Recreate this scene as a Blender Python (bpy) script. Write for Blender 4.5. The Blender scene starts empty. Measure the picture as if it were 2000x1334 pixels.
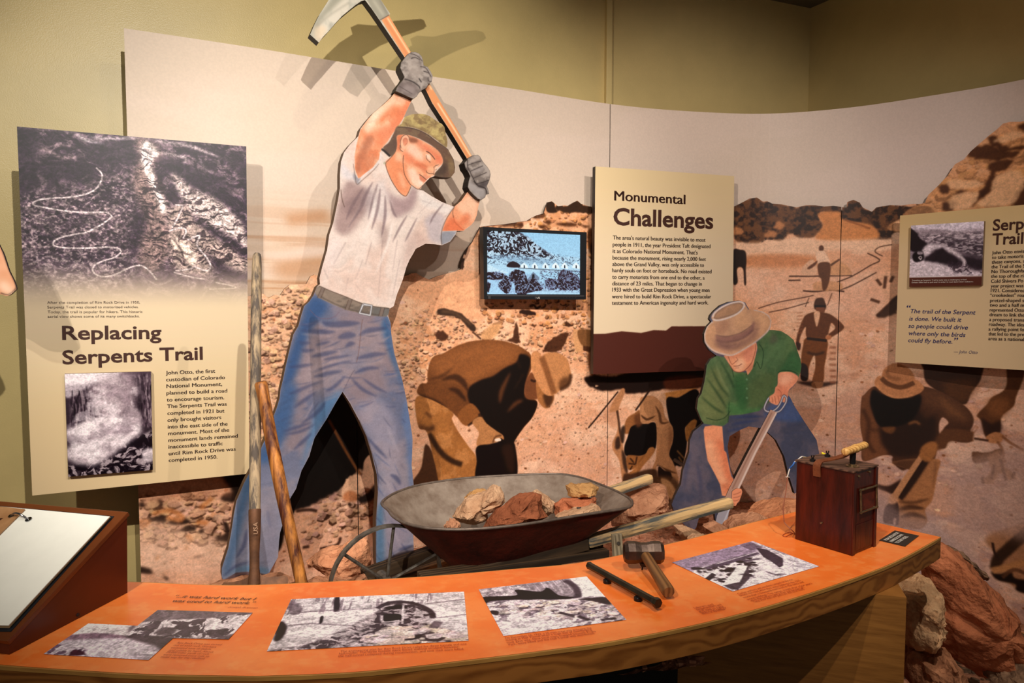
import bpy, bmesh, math, random
import numpy as np
from mathutils import Vector, Matrix, noise as mnoise
from mathutils.geometry import tessellate_polygon
random.seed(7)
SC = bpy.context.scene
COL = SC.collection
# ---------------------------------------------------------------- camera
EYE = 1.66
FPX = 1400.0
PITCH = math.atan(84 / FPX)
cam = bpy.data.objects.new('camera', bpy.data.cameras.new('camera'))
COL.objects.link(cam)
cam.location = (0, 0, EYE)
cam.rotation_euler = (math.pi / 2 - PITCH, 0, 0)
cam.data.sensor_width = 36
cam.data.lens = FPX / 2000 * 36
cam.data.clip_start = 0.05
SC.camera = cam
# ---------------------------------------------------------------- light and exposure
SC.view_settings.view_transform = 'Standard'
SC.view_settings.look = 'None'
SC.view_settings.exposure = 0.0
SC.view_settings.gamma = 1.0
SC.view_settings.use_curve_mapping = False
world = bpy.data.worlds.new('gallery_air')
SC.world = world
world.use_nodes = True
world.node_tree.nodes['Background'].inputs[0].default_value = (1.0, 0.88, 0.74, 1)
world.node_tree.nodes['Background'].inputs[1].default_value = 0.16


def spot(name, loc, target, power, color, size=70, blend=0.5, radius=0.02):
    d = bpy.data.lights.new(name, 'SPOT')
    d.energy = power
    d.color = color
    d.spot_size = math.radians(size)
    d.spot_blend = blend
    d.shadow_soft_size = radius
    o = bpy.data.objects.new(name, d)
    COL.objects.link(o)
    o.location = Vector(loc) + Vector((0, 0, EYE))
    v = Vector(target) - Vector(loc)
    o.rotation_euler = v.to_track_quat('-Z', 'Y').to_euler()
    return o


# track spotlights under the ceiling (positions relative to the eye point)
spot('track_spotlight', (0.35, -0.10, 1.70), (-0.80, 3.2, 0.32), 330, (1.0, 0.95, 0.86), 60, 0.6, 0.016)
spot('track_spotlight', (-0.37, 2.05, 1.72), (-1.10, 3.2, 1.30), 11, (1.0, 0.88, 0.62), 75, 1.0, 0.03)
spot('track_spotlight', (-1.20, -0.90, 1.70), (0.0, 3.4, -0.25), 360, (1.0, 0.90, 0.80), 52, 0.6, 0.016)
spot('track_spotlight', (1.20, 0.40, 1.70), (-0.5, 3.2, -0.45), 110, (1.0, 0.90, 0.80), 56, 0.6, 0.016)
spot('track_spotlight', (1.65, 0.4, 1.70), (1.35, 3.9, 0.05), 230, (1.0, 0.89, 0.83), 58, 0.7, 0.02)
spot('track_spotlight', (0.1, 0.9, 1.75), (0.25, 2.0, -0.8), 95, (1.0, 0.93, 0.82), 76, 0.8, 0.02)
spot('track_spotlight', (-1.3, -0.4, 1.70), (-1.45, 2.6, -0.15), 110, (1.0, 0.95, 0.84), 52, 0.8, 0.02)
spot('track_spotlight', (1.0, 0.8, 1.75), (1.65, 2.5, -1.2), 130, (1.0, 0.90, 0.78), 50, 0.8, 0.02)


# ---------------------------------------------------------------- projection helpers
SP, CP = math.sin(PITCH), math.cos(PITCH)


def ray(p):
    p = np.atleast_2d(np.asarray(p, float))
    x = (p[:, 0] - 1000) / FPX
    y = (p[:, 1] - 667) / FPX
    return np.stack([x, CP - y * SP, -SP - y * CP], 1)


class Plane:
    def __init__(s, o, ux, uy):
        s.o = np.array(o, float)
        s.ux = np.array(ux, float) / np.linalg.norm(ux)
        uy = np.array(uy, float)
        s.n = np.cross(s.ux, uy)
        s.n /= np.linalg.norm(s.n)
        s.uy = np.cross(s.n, s.ux)

    def hit(s, p):
        d = ray(p)
        t = (s.o @ s.n) / (d @ s.n)
        q = d * t[:, None] - s.o
        return np.stack([q @ s.ux, q @ s.uy], 1)

    def pt(s, uv, off=0.0):
        uv = np.atleast_2d(uv)
        q = s.o + uv[:, :1] * s.ux + uv[:, 1:2] * s.uy + off * s.n
        q = q.copy()
        q[:, 2] += EYE
        return q

    def shift(s, off):
        return Plane(s.o + s.n * off, s.ux, s.uy)


def vplane(px, depth, ang):
    """vertical plane through the photo column px at the given depth, turned by ang degrees"""
    a = math.radians(ang)
    return Plane(((px - 1000) / FPX * depth, depth, 0), (math.cos(a), math.sin(a), 0), (0, 0, 1))


def hplane(z, ang=0, o=(0, 0)):
    a = math.radians(ang)
    return Plane((o[0], o[1], z), (math.cos(a), math.sin(a), 0), (-math.sin(a), math.cos(a), 0))


class Curve:
    """vertical sheet over a plan polyline"""
    def __init__(s, P):
        s.P = np.array(P, float)
        seg = np.diff(s.P, axis=0)
        s.L = np.concatenate([[0], np.cumsum(np.hypot(seg[:, 0], seg[:, 1]))])
        t = np.gradient(s.P, axis=0)
        t /= np.hypot(t[:, 0], t[:, 1])[:, None]
        s.N = np.stack([t[:, 1], -t[:, 0]], 1)
        s.k = s.P[:, 0] / s.P[:, 1]

    def hit(s, p):
        d = ray(p)
        k = d[:, 0] / d[:, 1]
        i = np.clip(np.searchsorted(s.k, k) - 1, 0, len(s.k) - 2)
        A, B = s.P[i], s.P[i + 1]
        # X = k Y
        num = k * A[:, 1] - A[:, 0]
        den = (B[:, 0] - A[:, 0]) - k * (B[:, 1] - A[:, 1])
        f = num / den
        Y = A[:, 1] + f * (B[:, 1] - A[:, 1])
        t = Y / d[:, 1]
        return np.stack([s.L[i] + f * (s.L[i + 1] - s.L[i]), t * d[:, 2]], 1)

    def pt(s, uv, off=0.0):
        uv = np.atleast_2d(uv)
        x = np.interp(uv[:, 0], s.L, s.P[:, 0]) + off * np.interp(uv[:, 0], s.L, s.N[:, 0])
        y = np.interp(uv[:, 0], s.L, s.P[:, 1]) + off * np.interp(uv[:, 0], s.L, s.N[:, 1])
        return np.stack([x, y, uv[:, 1] + EYE], 1)

    def shift(s, off):
        return Curve(s.P + s.N * off)


def crop(x0, y0, k):
    """reads coordinates taken from an enlarged detail back into photo pixels"""
    def f(*a):
        a = np.array(a, float).reshape(-1, 2)
        return np.stack([x0 + a[:, 0] * k, y0 + a[:, 1] * k], 1)
    return f


def I(*a):
    return np.array(a, float).reshape(-1, 2)


def crom(P, n=6, closed=True):
    P = np.asarray(P, float)
    m = len(P)
    if m < 3:
        return P
    out = []
    for i in range(m if closed else m - 1):
        if closed:
            a, b, c, d = P[(i - 1) % m], P[i], P[(i + 1) % m], P[(i + 2) % m]
        else:
            a, b, c, d = P[max(i - 1, 0)], P[i], P[i + 1], P[min(i + 2, m - 1)]
        for j in range(n):
            t = j / n
            out.append(0.5 * (2 * b + (c - a) * t + (2 * a - 5 * b + 4 * c - d) * t * t + (3 * b - a - 3 * c + d) * t ** 3))
    if not closed:
        out.append(P[-1])
    return np.array(out)


# ---------------------------------------------------------------- print painter
def grid_noise(h, w, sx, sy, rng):
    gh, gw = int(h / sy) + 4, int(w / sx) + 4
    g = rng.random((gh, gw)).astype(np.float32)
    yy = np.arange(h) / sy
    xx = np.arange(w) / sx
    yi, xi = yy.astype(int), xx.astype(int)
    fy, fx = yy - yi, xx - xi
    fy = (fy * fy * (3 - 2 * fy)).astype(np.float32)
    fx = (fx * fx * (3 - 2 * fx)).astype(np.float32)
    r = g[yi] * (1 - fy)[:, None] + g[yi + 1] * fy[:, None]
    return r[:, xi] * (1 - fx) + r[:, xi + 1] * fx


def fbm(h, w, sx, sy=None, octs=4, seed=0, rough=0.55):
    sy = sy or sx
    rng = np.random.default_rng(seed)
    o = np.zeros((h, w), np.float32)
    a, tot = 1.0, 0
    for k in range(octs):
        o += a * grid_noise(h, w, max(sx / 2 ** k, 1.01), max(sy / 2 ** k, 1.01), rng)
        tot += a
        a *= rough
    o = o / tot
    return np.clip((o - 0.5) * (1.0 + 0.45 * octs ** 0.5) + 0.5, 0, 1)


def sstep(x, a, b):
    t = np.clip((x - a) / (b - a), 0, 1)
    return t * t * (3 - 2 * t)


def blur1(a, r, ax):
    if r < 1:
        return a
    pad = [(0, 0), (0, 0)]
    pad[ax] = (r + 1, r)
    c = np.cumsum(np.pad(a, pad, mode='edge'), axis=ax, dtype=np.float64)
    n = 2 * r + 1
    if ax == 0:
        return ((c[n:] - c[:-n]) / n).astype(np.float32)
    return ((c[:, n:] - c[:, :-n]) / n).astype(np.float32)


def boxblur(a, r):
    r = int(round(r))
    for _ in range(2):
        a = blur1(blur1(a, r, 0), r, 1)
    return a


class Canvas:
    def __init__(s, surf, u0, u1, v0, v1, ppm, col=(128, 128, 128)):
        s.surf, s.u0, s.u1, s.v0, s.v1, s.ppm = surf, u0, u1, v0, v1, ppm
        s.w, s.h = int((u1 - u0) * ppm), int((v1 - v0) * ppm)
        s.a = np.empty((s.h, s.w, 3), np.float32)
        s.a[:] = np.array(col, np.float32) / 255
        s.clip = None
        s.q = 1.0
        s.nq = 1.0
        s.bq = 1.0

    def M(s, p):
        uv = s.surf.hit(p)
        return np.stack([(uv[:, 0] - s.u0) * s.ppm, (uv[:, 1] - s.v0) * s.ppm], 1)

    def uv(s, q):
        q = np.atleast_2d(q)
        return np.stack([(q[:, 0] - s.u0) / (s.u1 - s.u0), (q[:, 1] - s.v0) / (s.v1 - s.v0)], 1)

    def rmask(s, C, blur=0):
        pad = int(blur * 2 + 3)
        x0 = max(int(C[:, 0].min()) - pad, 0)
        x1 = min(int(C[:, 0].max()) + pad + 2, s.w)
        y0 = max(int(C[:, 1].min()) - pad, 0)
        y1 = min(int(C[:, 1].max()) + pad + 2, s.h)
        if x1 <= x0 or y1 <= y0:
            return None
        S = 3
        W, H = (x1 - x0) * S, (y1 - y0) * S
        X = (C[:, 0] - x0) * S
        Y = (C[:, 1] - y0) * S
        D = np.zeros((H, W + 1), np.int16)
        n = len(X)
        for i in range(n):
            xa, ya, xb, yb = X[i], Y[i], X[(i + 1) % n], Y[(i + 1) % n]
            if ya > yb:
                xa, ya, xb, yb = xb, yb, xa, ya
            r0 = max(int(math.ceil(ya - 0.5)), 0)
            r1 = min(int(math.ceil(yb - 0.5)), H)
            if r1 <= r0:
                continue
            rows = np.arange(r0, r1)
            xc = np.clip(np.ceil(xa + (rows + 0.5 - ya) * (xb - xa) / (yb - ya) - 0.5), 0, W).astype(int)
            D[rows, xc] += 1
        m = (np.cumsum(D, 1)[:, :W] & 1).astype(np.float32)
        m = m.reshape(y1 - y0, S, x1 - x0, S).mean((1, 3))
        if blur >= 1:
            m = boxblur(m, blur)
        elif blur > 0:
            m = m * (1 - blur) + boxblur(m, 1) * blur
        return m, x0, x1, y0, y1

    def comp(s, r, col, a=1.0, mode='n', tex=None):
        if r is None:
            return
        m, x0, x1, y0, y1 = r
        m = m * a
        if s.clip is not None:
            m = m * s.clip[y0:y1, x0:x1]
        if tex is not None:
            m = m * tex[y0:y1, x0:x1]
        m = m[..., None]
        R = s.a[y0:y1, x0:x1]
        c = np.array(col, np.float32) / 255
        if mode == 'n':
            R += (c - R) * m
        elif mode == 'm':
            R *= 1 - m * (1 - c)
        elif mode == 'a':
            R += c * m

    def fill(s, P, col, a=1.0, blur=0.6, sm=True, mode='n', tex=None, raw=False, j=0):
        P = np.asarray(P, float)
        C = P if raw else None
        if not raw:
            if sm:
                P = crom(P)
            C = s.M(P)
        if j:
            C = jit(C, j)
        s.comp(s.rmask(C, blur * s.bq), col, a, mode, tex)

    def line(s, P, w, col, a=1.0, blur=0.6, sm=True, w1=None, mode='n', raw=False, tex=None):
        P = np.asarray(P, float)
        if sm and len(P) > 2:
            P = crom(P, 5, False)
        C = P if raw else s.M(P)
        if len(C) < 2:
            return
        t = np.gradient(C, axis=0)
        t /= np.maximum(np.hypot(t[:, 0], t[:, 1]), 1e-6)[:, None]
        nrm = np.stack([-t[:, 1], t[:, 0]], 1)
        L = np.linspace(0, 1, len(C))
        ww = (w + ((w if w1 is None else w1) - w) * L) * 0.5 * s.q
        if w1 == -1:
            ww = w * 0.5 * s.q * np.sin(np.pi * (0.06 + 0.9 * L))
        Q = np.concatenate([C + nrm * ww[:, None], (C - nrm * ww[:, None])[::-1]])
        s.comp(s.rmask(Q, blur * s.bq), col, a, mode, tex)

    def mask(s, P, sm=True, blur=0.6):
        P = np.asarray(P, float)
        if sm:
            P = crom(P)
        z = np.zeros((s.h, s.w), np.float32)
        r = s.rmask(s.M(P), blur)
        if r is not None:
            z[r[3]:r[4], r[1]:r[2]] = r[0]
        return z

    def noise(s, sx, sy=None, octs=4, seed=0, rough=0.55):
        return fbm(s.h, s.w, sx * s.nq, (sy or sx) * s.nq, octs, seed, rough)

    def warp(s, n, amp, sc, seed):
        """bends a noise field so that its shapes lose the grid direction"""
        sc = max(sc, 2.2 * amp)
        dx = (fbm(s.h, s.w, sc, sc, 2, seed) - .5) * 2 * amp
        dy = (fbm(s.h, s.w, sc, sc, 2, seed + 1) - .5) * 2 * amp
        yy, xx = np.mgrid[0:s.h, 0:s.w]
        return n[np.clip(yy + dy, 0, s.h - 1).astype(int), np.clip(xx + dx, 0, s.w - 1).astype(int)]

    def blend(s, m, col, a=1.0, mode='n'):
        if s.clip is not None:
            m = m * s.clip
        m = (m * a)[..., None]
        c = np.array(col, np.float32) / 255
        if mode == 'n':
            s.a += (c - s.a) * m
        else:
            s.a *= 1 - m * (1 - c)

    def grit(s, fine, mid, seed, contrast=1.0, msc=9):
        """photographic grain and tone variation of a print"""
        n = s.noise(2.2, 2.2, 2, seed) - .5
        m = s.warp(s.noise(msc, msc * .6, 4, seed + 1), msc, msc * 3, seed + 2) - .5
        g = s.a.mean(2, keepdims=True)
        k = 1 + (n * fine * 2 + m * mid * 2)[..., None]
        s.a = np.clip(((s.a - .5) * contrast + .5) * k, 0, 1)

    def rubble(s, P, n, lo, hi, seed, light=(244, 212, 186), dark=(58, 34, 22), dk=0.8, sh=0.55):
        """broken stone: each piece a light face above a dark gap"""
        rnd = random.Random(seed)
        C = s.M(P)
        x0, y0, x1, y1 = C[:, 0].min(), C[:, 1].min(), C[:, 0].max(), C[:, 1].max()
        m = s.mask(P, False, 3)
        for _ in range(n):
            x, y = rnd.uniform(x0, x1), rnd.uniform(y0, y1)
            xi, yi = int(x), int(y)
            if not (0 <= xi < s.w and 0 <= yi < s.h) or m[yi, xi] < rnd.random():
                continue
            r = (lo + (hi - lo) * rnd.random() ** 2.2) * s.q
            k = rnd.randint(5, 8)
            ph = rnd.uniform(0, 6.28)
            e = rnd.uniform(.5, .95)
            Q = np.array([[math.cos(ph + 6.283 * i / k) * r * rnd.uniform(.7, 1.25), math.sin(ph + 6.283 * i / k) * r * e * rnd.uniform(.7, 1.2)] for i in range(k)])
            o = np.array([x, y])
            if rnd.random() < sh:
                s.fill(Q * [1.05, .9] + o + [r * rnd.uniform(-.2, .45), -r * rnd.uniform(.25, .6)], dark, dk * rnd.uniform(.5, 1), .5, raw=True)
            v = rnd.uniform(.84, 1.04)
            s.fill(Q + o, [min(light[0] * v, 252), light[1] * v * rnd.uniform(.94, 1), light[2] * v * rnd.uniform(.88, 1)], rnd.uniform(.5, .95), .5, raw=True)

    def image(s, name):
        im = bpy.data.images.new(name, s.w, s.h, alpha=False)
        px = np.ones((s.h, s.w, 4), np.float32)
        px[..., :3] = np.clip(s.a, 0, 1)
        im.pixels.foreach_set(px.ravel())
        im.update()
        im.pack()
        return im


def jit(C, amp):
    """roughens an outline drawn in print space"""
    C = np.asarray(C, float)
    out = []
    n = len(C)
    for i in range(n):
        a, b = C[i], C[(i + 1) % n]
        L = np.hypot(*(b - a))
        m = max(int(L / 5), 1)
        for k in range(m):
            q = a + (b - a) * k / m
            out.append(q + np.array([random.gauss(0, amp), random.gauss(0, amp)]) * 0.6)
    return np.array(out)


# ---------------------------------------------------------------- materials
MATS = {}


def lin(c):
    return tuple(((v / 255) / 12.92 if v / 255 <= 0.04045 else ((v / 255 + 0.055) / 1.055) ** 2.4) for v in c[:3]) + (1,)


def newmat(name):
    m = bpy.data.materials.new(name)
    m.use_nodes = True
    nt = m.node_tree
    b = nt.nodes['Principled BSDF']
    return m, nt, b


def mat_print(name, canvas, rough=0.55, spec=0.3):
    m, nt, b = newmat(name)
    t = nt.nodes.new('ShaderNodeTexImage')
    t.image = canvas.image(name)
    t.extension = 'EXTEND'
    nt.links.new(t.outputs[0], b.inputs['Base Color'])
    b.inputs['Roughness'].default_value = rough
    b.inputs['Specular IOR Level'].default_value = spec
    return m


def mat_plain(name, col, rough=0.6, metal=0.0, spec=0.4, var=0.0, scale=20, bump=0.0, bscale=60, stretch=(1, 1, 1), col2=None, detail=6, ramp=(.32, .66), bdist=.004):
    """colour with procedural variation and relief"""
    if name in MATS:
        return MATS[name]
    m, nt, b = newmat(name)
    b.inputs['Roughness'].default_value = rough
    b.inputs['Metallic'].default_value = metal
    b.inputs['Specular IOR Level'].default_value = spec
    b.inputs['Base Color'].default_value = lin(col)
    tc = nt.nodes.new('ShaderNodeTexCoord')
    mp = nt.nodes.new('ShaderNodeMapping')
    mp.inputs['Scale'].default_value = stretch
    nt.links.new(tc.outputs['Object'], mp.inputs[0])
    if var or col2:
        n = nt.nodes.new('ShaderNodeTexNoise')
        n.inputs['Scale'].default_value = scale
        n.inputs['Detail'].default_value = detail
        n.inputs['Roughness'].default_value = 0.65
        nt.links.new(mp.outputs[0], n.inputs['Vector'])
        r = nt.nodes.new('ShaderNodeValToRGB')
        c2 = col2 or tuple(v * (1 - var) for v in col)
        c1 = col if col2 else tuple(min(v * (1 + var * 0.6), 255) for v in col)
        r.color_ramp.elements[0].color = lin(c2)
        r.color_ramp.elements[1].color = lin(c1)
        r.color_ramp.elements[0].position = ramp[0]
        r.color_ramp.elements[1].position = ramp[1]
        nt.links.new(n.outputs[0], r.inputs[0])
        nt.links.new(r.outputs[0], b.inputs['Base Color'])
    if bump:
        n2 = nt.nodes.new('ShaderNodeTexNoise')
        n2.inputs['Scale'].default_value = bscale
        n2.inputs['Detail'].default_value = 5
        nt.links.new(mp.outputs[0], n2.inputs['Vector'])
        bp = nt.nodes.new('ShaderNodeBump')
        bp.inputs['Strength'].default_value = bump
        bp.inputs['Distance'].default_value = bdist
        nt.links.new(n2.outputs[0], bp.inputs['Height'])
        nt.links.new(bp.outputs[0], b.inputs['Normal'])
    MATS[name] = m
    return m


def mat_wood(name, dark, light, axis=0, rings=14, rough=0.5, dist=4.0, coord='Object', stretch=0.12, bump=0.1, detail=2.5, bands=None):
    if name in MATS:
        return MATS[name]
    m, nt, b = newmat(name)
    b.inputs['Roughness'].default_value = rough
    b.inputs['Specular IOR Level'].default_value = 0.35
    tc = nt.nodes.new('ShaderNodeTexCoord')
    mp = nt.nodes.new('ShaderNodeMapping')
    sc = [1, 1, 1]
    sc[axis] = stretch
    mp.inputs['Scale'].default_value = sc
    nt.links.new(tc.outputs[coord], mp.inputs[0])
    w = nt.nodes.new('ShaderNodeTexWave')
    w.wave_type = 'BANDS'
    w.bands_direction = bands or ('Y' if axis != 1 else 'X')
    w.inputs['Scale'].default_value = rings
    w.inputs['Distortion'].default_value = dist
    w.inputs['Detail'].default_value = detail
    w.inputs['Detail Scale'].default_value = 1.6
    nt.links.new(mp.outputs[0], w.inputs['Vector'])
    n = nt.nodes.new('ShaderNodeTexNoise')
    n.inputs['Scale'].default_value = 90
    n.inputs['Detail'].default_value = 4
    nt.links.new(mp.outputs[0], n.inputs['Vector'])
    mx = nt.nodes.new('ShaderNodeMath')
    mx.operation = 'MULTIPLY_ADD'
    mx.inputs[1].default_value = 0.45
    nt.links.new(n.outputs[0], mx.inputs[0])
    m2 = nt.nodes.new('ShaderNodeMath')
    m2.operation = 'MULTIPLY'
    m2.inputs[1].default_value = 0.62
    nt.links.new(w.outputs['Fac'], m2.inputs[0])
    nt.links.new(m2.outputs[0], mx.inputs[2])
    r = nt.nodes.new('ShaderNodeValToRGB')
    r.color_ramp.elements[0].color = lin(dark)
    r.color_ramp.elements[1].color = lin(light)
    r.color_ramp.elements[0].position = 0.12
    r.color_ramp.elements[1].position = 0.72
    nt.links.new(mx.outputs[0], r.inputs[0])
    nt.links.new(r.outputs[0], b.inputs['Base Color'])
    bp = nt.nodes.new('ShaderNodeBump')
    bp.inputs['Strength'].default_value = bump
    bp.inputs['Distance'].default_value = 0.002
    nt.links.new(mx.outputs[0], bp.inputs['Height'])
    nt.links.new(bp.outputs[0], b.inputs['Normal'])
    MATS[name] = m
    return m


# ---------------------------------------------------------------- object helpers
def tag(o, label=None, cat=None, group=None, kind=None):
    if label:
        o['label'] = label
    if cat:
        o['category'] = cat
    if group:
        o['group'] = group
    if kind:
        o['kind'] = kind
    return o


def empty(name, loc, label=None, cat=None, group=None, rz=0.0):
    o = bpy.data.objects.new(name, None)
    COL.objects.link(o)
    o.empty_display_size = 0.05
    o.location = loc
    o.rotation_euler = (0, 0, rz)
    return tag(o, label, cat, group)


def adopt(o, parent):
    if parent is not None:
        bpy.context.view_layer.update()
        o.parent = parent
        o.matrix_parent_inverse = parent.matrix_world.inverted()
    return o


def mesh_obj(name, verts, faces, mats, parent=None, fm=None, uvs=None, smooth=False, origin=None, kind=None, label=None):
    """verts in world coordinates"""
    V = np.asarray(verts, float)
    if origin is None:
        origin = V.mean(0)
    origin = np.array(origin, float)
    me = bpy.data.meshes.new(name)
    me.from_pydata([tuple(v) for v in (V - origin)], [], [tuple(int(k) for k in f) for f in faces])
    if not isinstance(mats, (list, tuple)):
        mats = [mats]
    for m in mats:
        me.materials.append(m)
    if fm is not None:
        me.polygons.foreach_set('material_index', np.array(fm, np.int32))
    if uvs is not None:
        lay = me.uv_layers.new(name='uv')
        vi = np.empty(len(me.loops), np.int32)
        me.loops.foreach_get('vertex_index', vi)
        lay.data.foreach_set('uv', np.asarray(uvs, np.float32)[vi].ravel())
    if smooth:
        me.polygons.foreach_set('use_smooth', np.ones(len(me.polygons), bool))
    me.update()
    o = bpy.data.objects.new(name, me)
    COL.objects.link(o)
    o.location = origin
    if kind:
        o['kind'] = kind
    if label:
        o['label'] = label
    return adopt(o, parent)


def bm_obj(name, bm, mats, parent=None, smooth=False, origin=None, kind=None, label=None, angle=None):
    bm.normal_update()
    V = np.array([v.co[:] for v in bm.verts])
    if origin is None:
        origin = V.mean(0)
    origin = Vector([float(q) for q in origin])
    for v in bm.verts:
        v.co -= origin
    me = bpy.data.meshes.new(name)
    bm.to_mesh(me)
    bm.free()
    if not isinstance(mats, (list, tuple)):
        mats = [mats]
    for m in mats:
        me.materials.append(m)
    if smooth:
        me.polygons.foreach_set('use_smooth', np.ones(len(me.polygons), bool))
        if angle:
            me.set_sharp_from_angle(angle=math.radians(angle))
    o = bpy.data.objects.new(name, me)
    COL.objects.link(o)
    o.location = origin
    if kind:
        o['kind'] = kind
    if label:
        o['label'] = label
    return adopt(o, parent)


def board(name, surf, outline_px, thick, canvas, mfront, medge, parent=None, off=0.0, outline_uv=None, label=None):
    """flat (or curved) printed sheet cut to an outline; front face at the surface, thickness behind it"""
    q = surf.hit(outline_px) if outline_uv is None else np.asarray(outline_uv, float)
    n = len(q)
    tri = tessellate_polygon([[Vector((a, b, 0)) for a, b in q]])
    F = surf.pt(q, off)
    B = surf.pt(q, off - thick)
    V = np.concatenate([F, B, F, B])
    faces, fm = [], []
    for t in tri:
        a, b, c = (q[k] for k in t)
        cr = (b[0] - a[0]) * (c[1] - a[1]) - (b[1] - a[1]) * (c[0] - a[0])
        t = t if cr > 0 else t[::-1]
        faces.append(t)
        fm.append(0)
        faces.append(tuple(k + n for k in t[::-1]))
        fm.append(1)
    area = 0.5 * np.sum(q[:, 0] * np.roll(q[:, 1], -1) - np.roll(q[:, 0], -1) * q[:, 1])
    for i in range(n):
        j = (i + 1) % n
        f = (i + 2 * n, i + 3 * n, j + 3 * n, j + 2 * n)
        faces.append(f if area > 0 else f[::-1])
        fm.append(1)
    uv = canvas.uv(q) if canvas is not None else np.zeros((n, 2))
    uvs = np.concatenate([uv, uv, uv, uv])
    return mesh_obj(name, V, faces, [mfront, medge], parent, fm, uvs, label=label)


def box_bm(bm, o, ax, ay, az, bevel=0.0):
    """box spanned by three vectors from corner o"""
    o, ax, ay, az = (Vector([float(k) for k in v]) for v in (o, ax, ay, az))
    vs = [bm.verts.new(o + ax * i + ay * j + az * k) for k in (0, 1) for j in (0, 1) for i in (0, 1)]
    fs = [(0, 2, 3, 1), (4, 5, 7, 6), (0, 1, 5, 4), (2, 6, 7, 3), (0, 4, 6, 2), (1, 3, 7, 5)]
    fl = [bm.faces.new([vs[k] for k in f]) for f in fs]
    if ax.cross(ay).dot(az) < 0:
        for f in fl:
            f.normal_flip()
    if bevel:
        ed = {e for f in fl for e in f.edges}
        bmesh.ops.bevel(bm, geom=list(ed), offset=bevel, segments=2, profile=0.6, affect='EDGES')


def tube_bm(bm, pts, rad, seg=12, caps=True, squash=None):
    """round bar along a path; rad is a number or one radius per point"""
    P = [Vector([float(k) for k in p]) for p in pts]
    n = len(P)
    R = [rad] * n if np.isscalar(rad) else list(rad)
    up = Vector((0, 0, 1))
    rings = []
    prev = None
    for i in range(n):
        t = (P[min(i + 1, n - 1)] - P[max(i - 1, 0)]).normalized()
        if prev is None:
            a = t.cross(up)
            if a.length < 0.1:
                a = t.cross(Vector((1, 0, 0)))
        else:
            a = prev - t * prev.dot(t)
        a.normalize()
        prev = a.copy()
        b = t.cross(a)
        sq = squash or (1, 1)
        rings.append([bm.verts.new(P[i] + a * math.cos(2 * math.pi * k / seg) * R[i] * sq[0] + b * math.sin(2 * math.pi * k / seg) * R[i] * sq[1]) for k in range(seg)])
    for i in range(n - 1):
        for k in range(seg):
            k2 = (k + 1) % seg
            bm.faces.new([rings[i][k], rings[i][k2], rings[i + 1][k2], rings[i + 1][k]])
    if caps:
        bm.faces.new(rings[0][::-1])
        bm.faces.new(rings[-1])
    return rings


def quad_surf(name, P, mat, parent=None, kind=None):
    return mesh_obj(name, P, [tuple(range(len(P)))], mat, parent, kind=kind)


def W(x, y, z):
    return (x, y, z + EYE)


def at(px, py, z=None, d=None):
    """point where the sight line through a photo pixel meets height z, or lies at depth d"""
    r = ray((px, py))[0]
    t = z / r[2] if z is not None else d / r[1]
    q = r * t
    return np.array([q[0], q[1], q[2] + EYE])


def standoff(P, Q, r, parent, mat):
    bm = bmesh.new()
    tube_bm(bm, [P, Q], r, 10)
    return bm_obj('standoff', bm, mat, parent)


# ---------------------------------------------------------------- lettering
FONTC = {}


def text_mesh(body, bold=0.0):
    key = (body, bold)
    if key in FONTC:
        return FONTC[key]
    cu = bpy.data.curves.new('lettering', 'FONT')
    cu.body = body
    cu.size = 1.0
    cu.resolution_u = 3
    cu.offset = bold
    o = bpy.data.objects.new('lettering_tmp', cu)
    COL.objects.link(o)
    dg = bpy.context.evaluated_depsgraph_get()
    me = o.evaluated_get(dg).to_mesh()
    V = np.array([v.co[:2] for v in me.vertices]) if len(me.vertices) else np.zeros((0, 2))
    F = [tuple(p.vertices) for p in me.polygons]
    o.evaluated_get(dg).to_mesh_clear()
    bpy.data.objects.remove(o)
    bpy.data.curves.remove(cu)
    FONTC[key] = (V, F)
    return V, F


def lettering(name, surf, lines, mat, parent, off=0.0012, bold=0.0, slant=0.0, label=None, twice=0):
    """lines: (text, left px point on the baseline, right px point, cap height in metres)"""
    VV, FF = [], []
    if twice:
        lines = list(lines) + [(l[0], np.array(l[1]) + [twice, 0], np.array(l[2]) + [twice, 0]) + tuple(l[3:]) for l in lines]
    for ln in lines:
        body, a, b, cap = ln[:4]
        V, F = text_mesh(body, bold)
        if not len(V):
            continue
        vis = text_mesh(ln[4], bold)[0] if len(ln) > 4 else V
        q = surf.hit(np.array([a, b], float))
        d = q[1] - q[0]
        L = np.hypot(*d)
        e = d / L
        w = np.array([-e[1], e[0]])
        x0, x1 = vis[:, 0].min(), vis[:, 0].max()
        X = (V[:, 0] - x0) / (x1 - x0) * L + V[:, 1] * (cap / 0.69) * slant
        Y = V[:, 1] * (cap / 0.69)
        P = q[0] + X[:, None] * e + Y[:, None] * w
        base = sum(len(v) for v in VV)
        VV.append(surf.pt(P, off))
        FF += [tuple(k + base for k in f) for f in F]
    return mesh_obj(name, np.concatenate(VV), FF, mat, parent, label=label)
# ================================================================ setting
MT = 1.08                                   # height of the mural's top edge above the eye
top_px = I(242, 55, 500, 94, 783, 140, 1000, 173, 1191, 203, 1340, 217, 1500, 222, 1660, 210, 1830, 185, 2000, 155, 2200, 106)
d_ = ray(top_px)
plan = (d_ * (MT / d_[:, 2])[:, None])[:, :2]
MURAL = Curve(crom(plan, 16, False))
ROCKL = MURAL.shift(0.045)                  # the cut-out layer stands in front of the sky layer
FLOOR = -1.66

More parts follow.
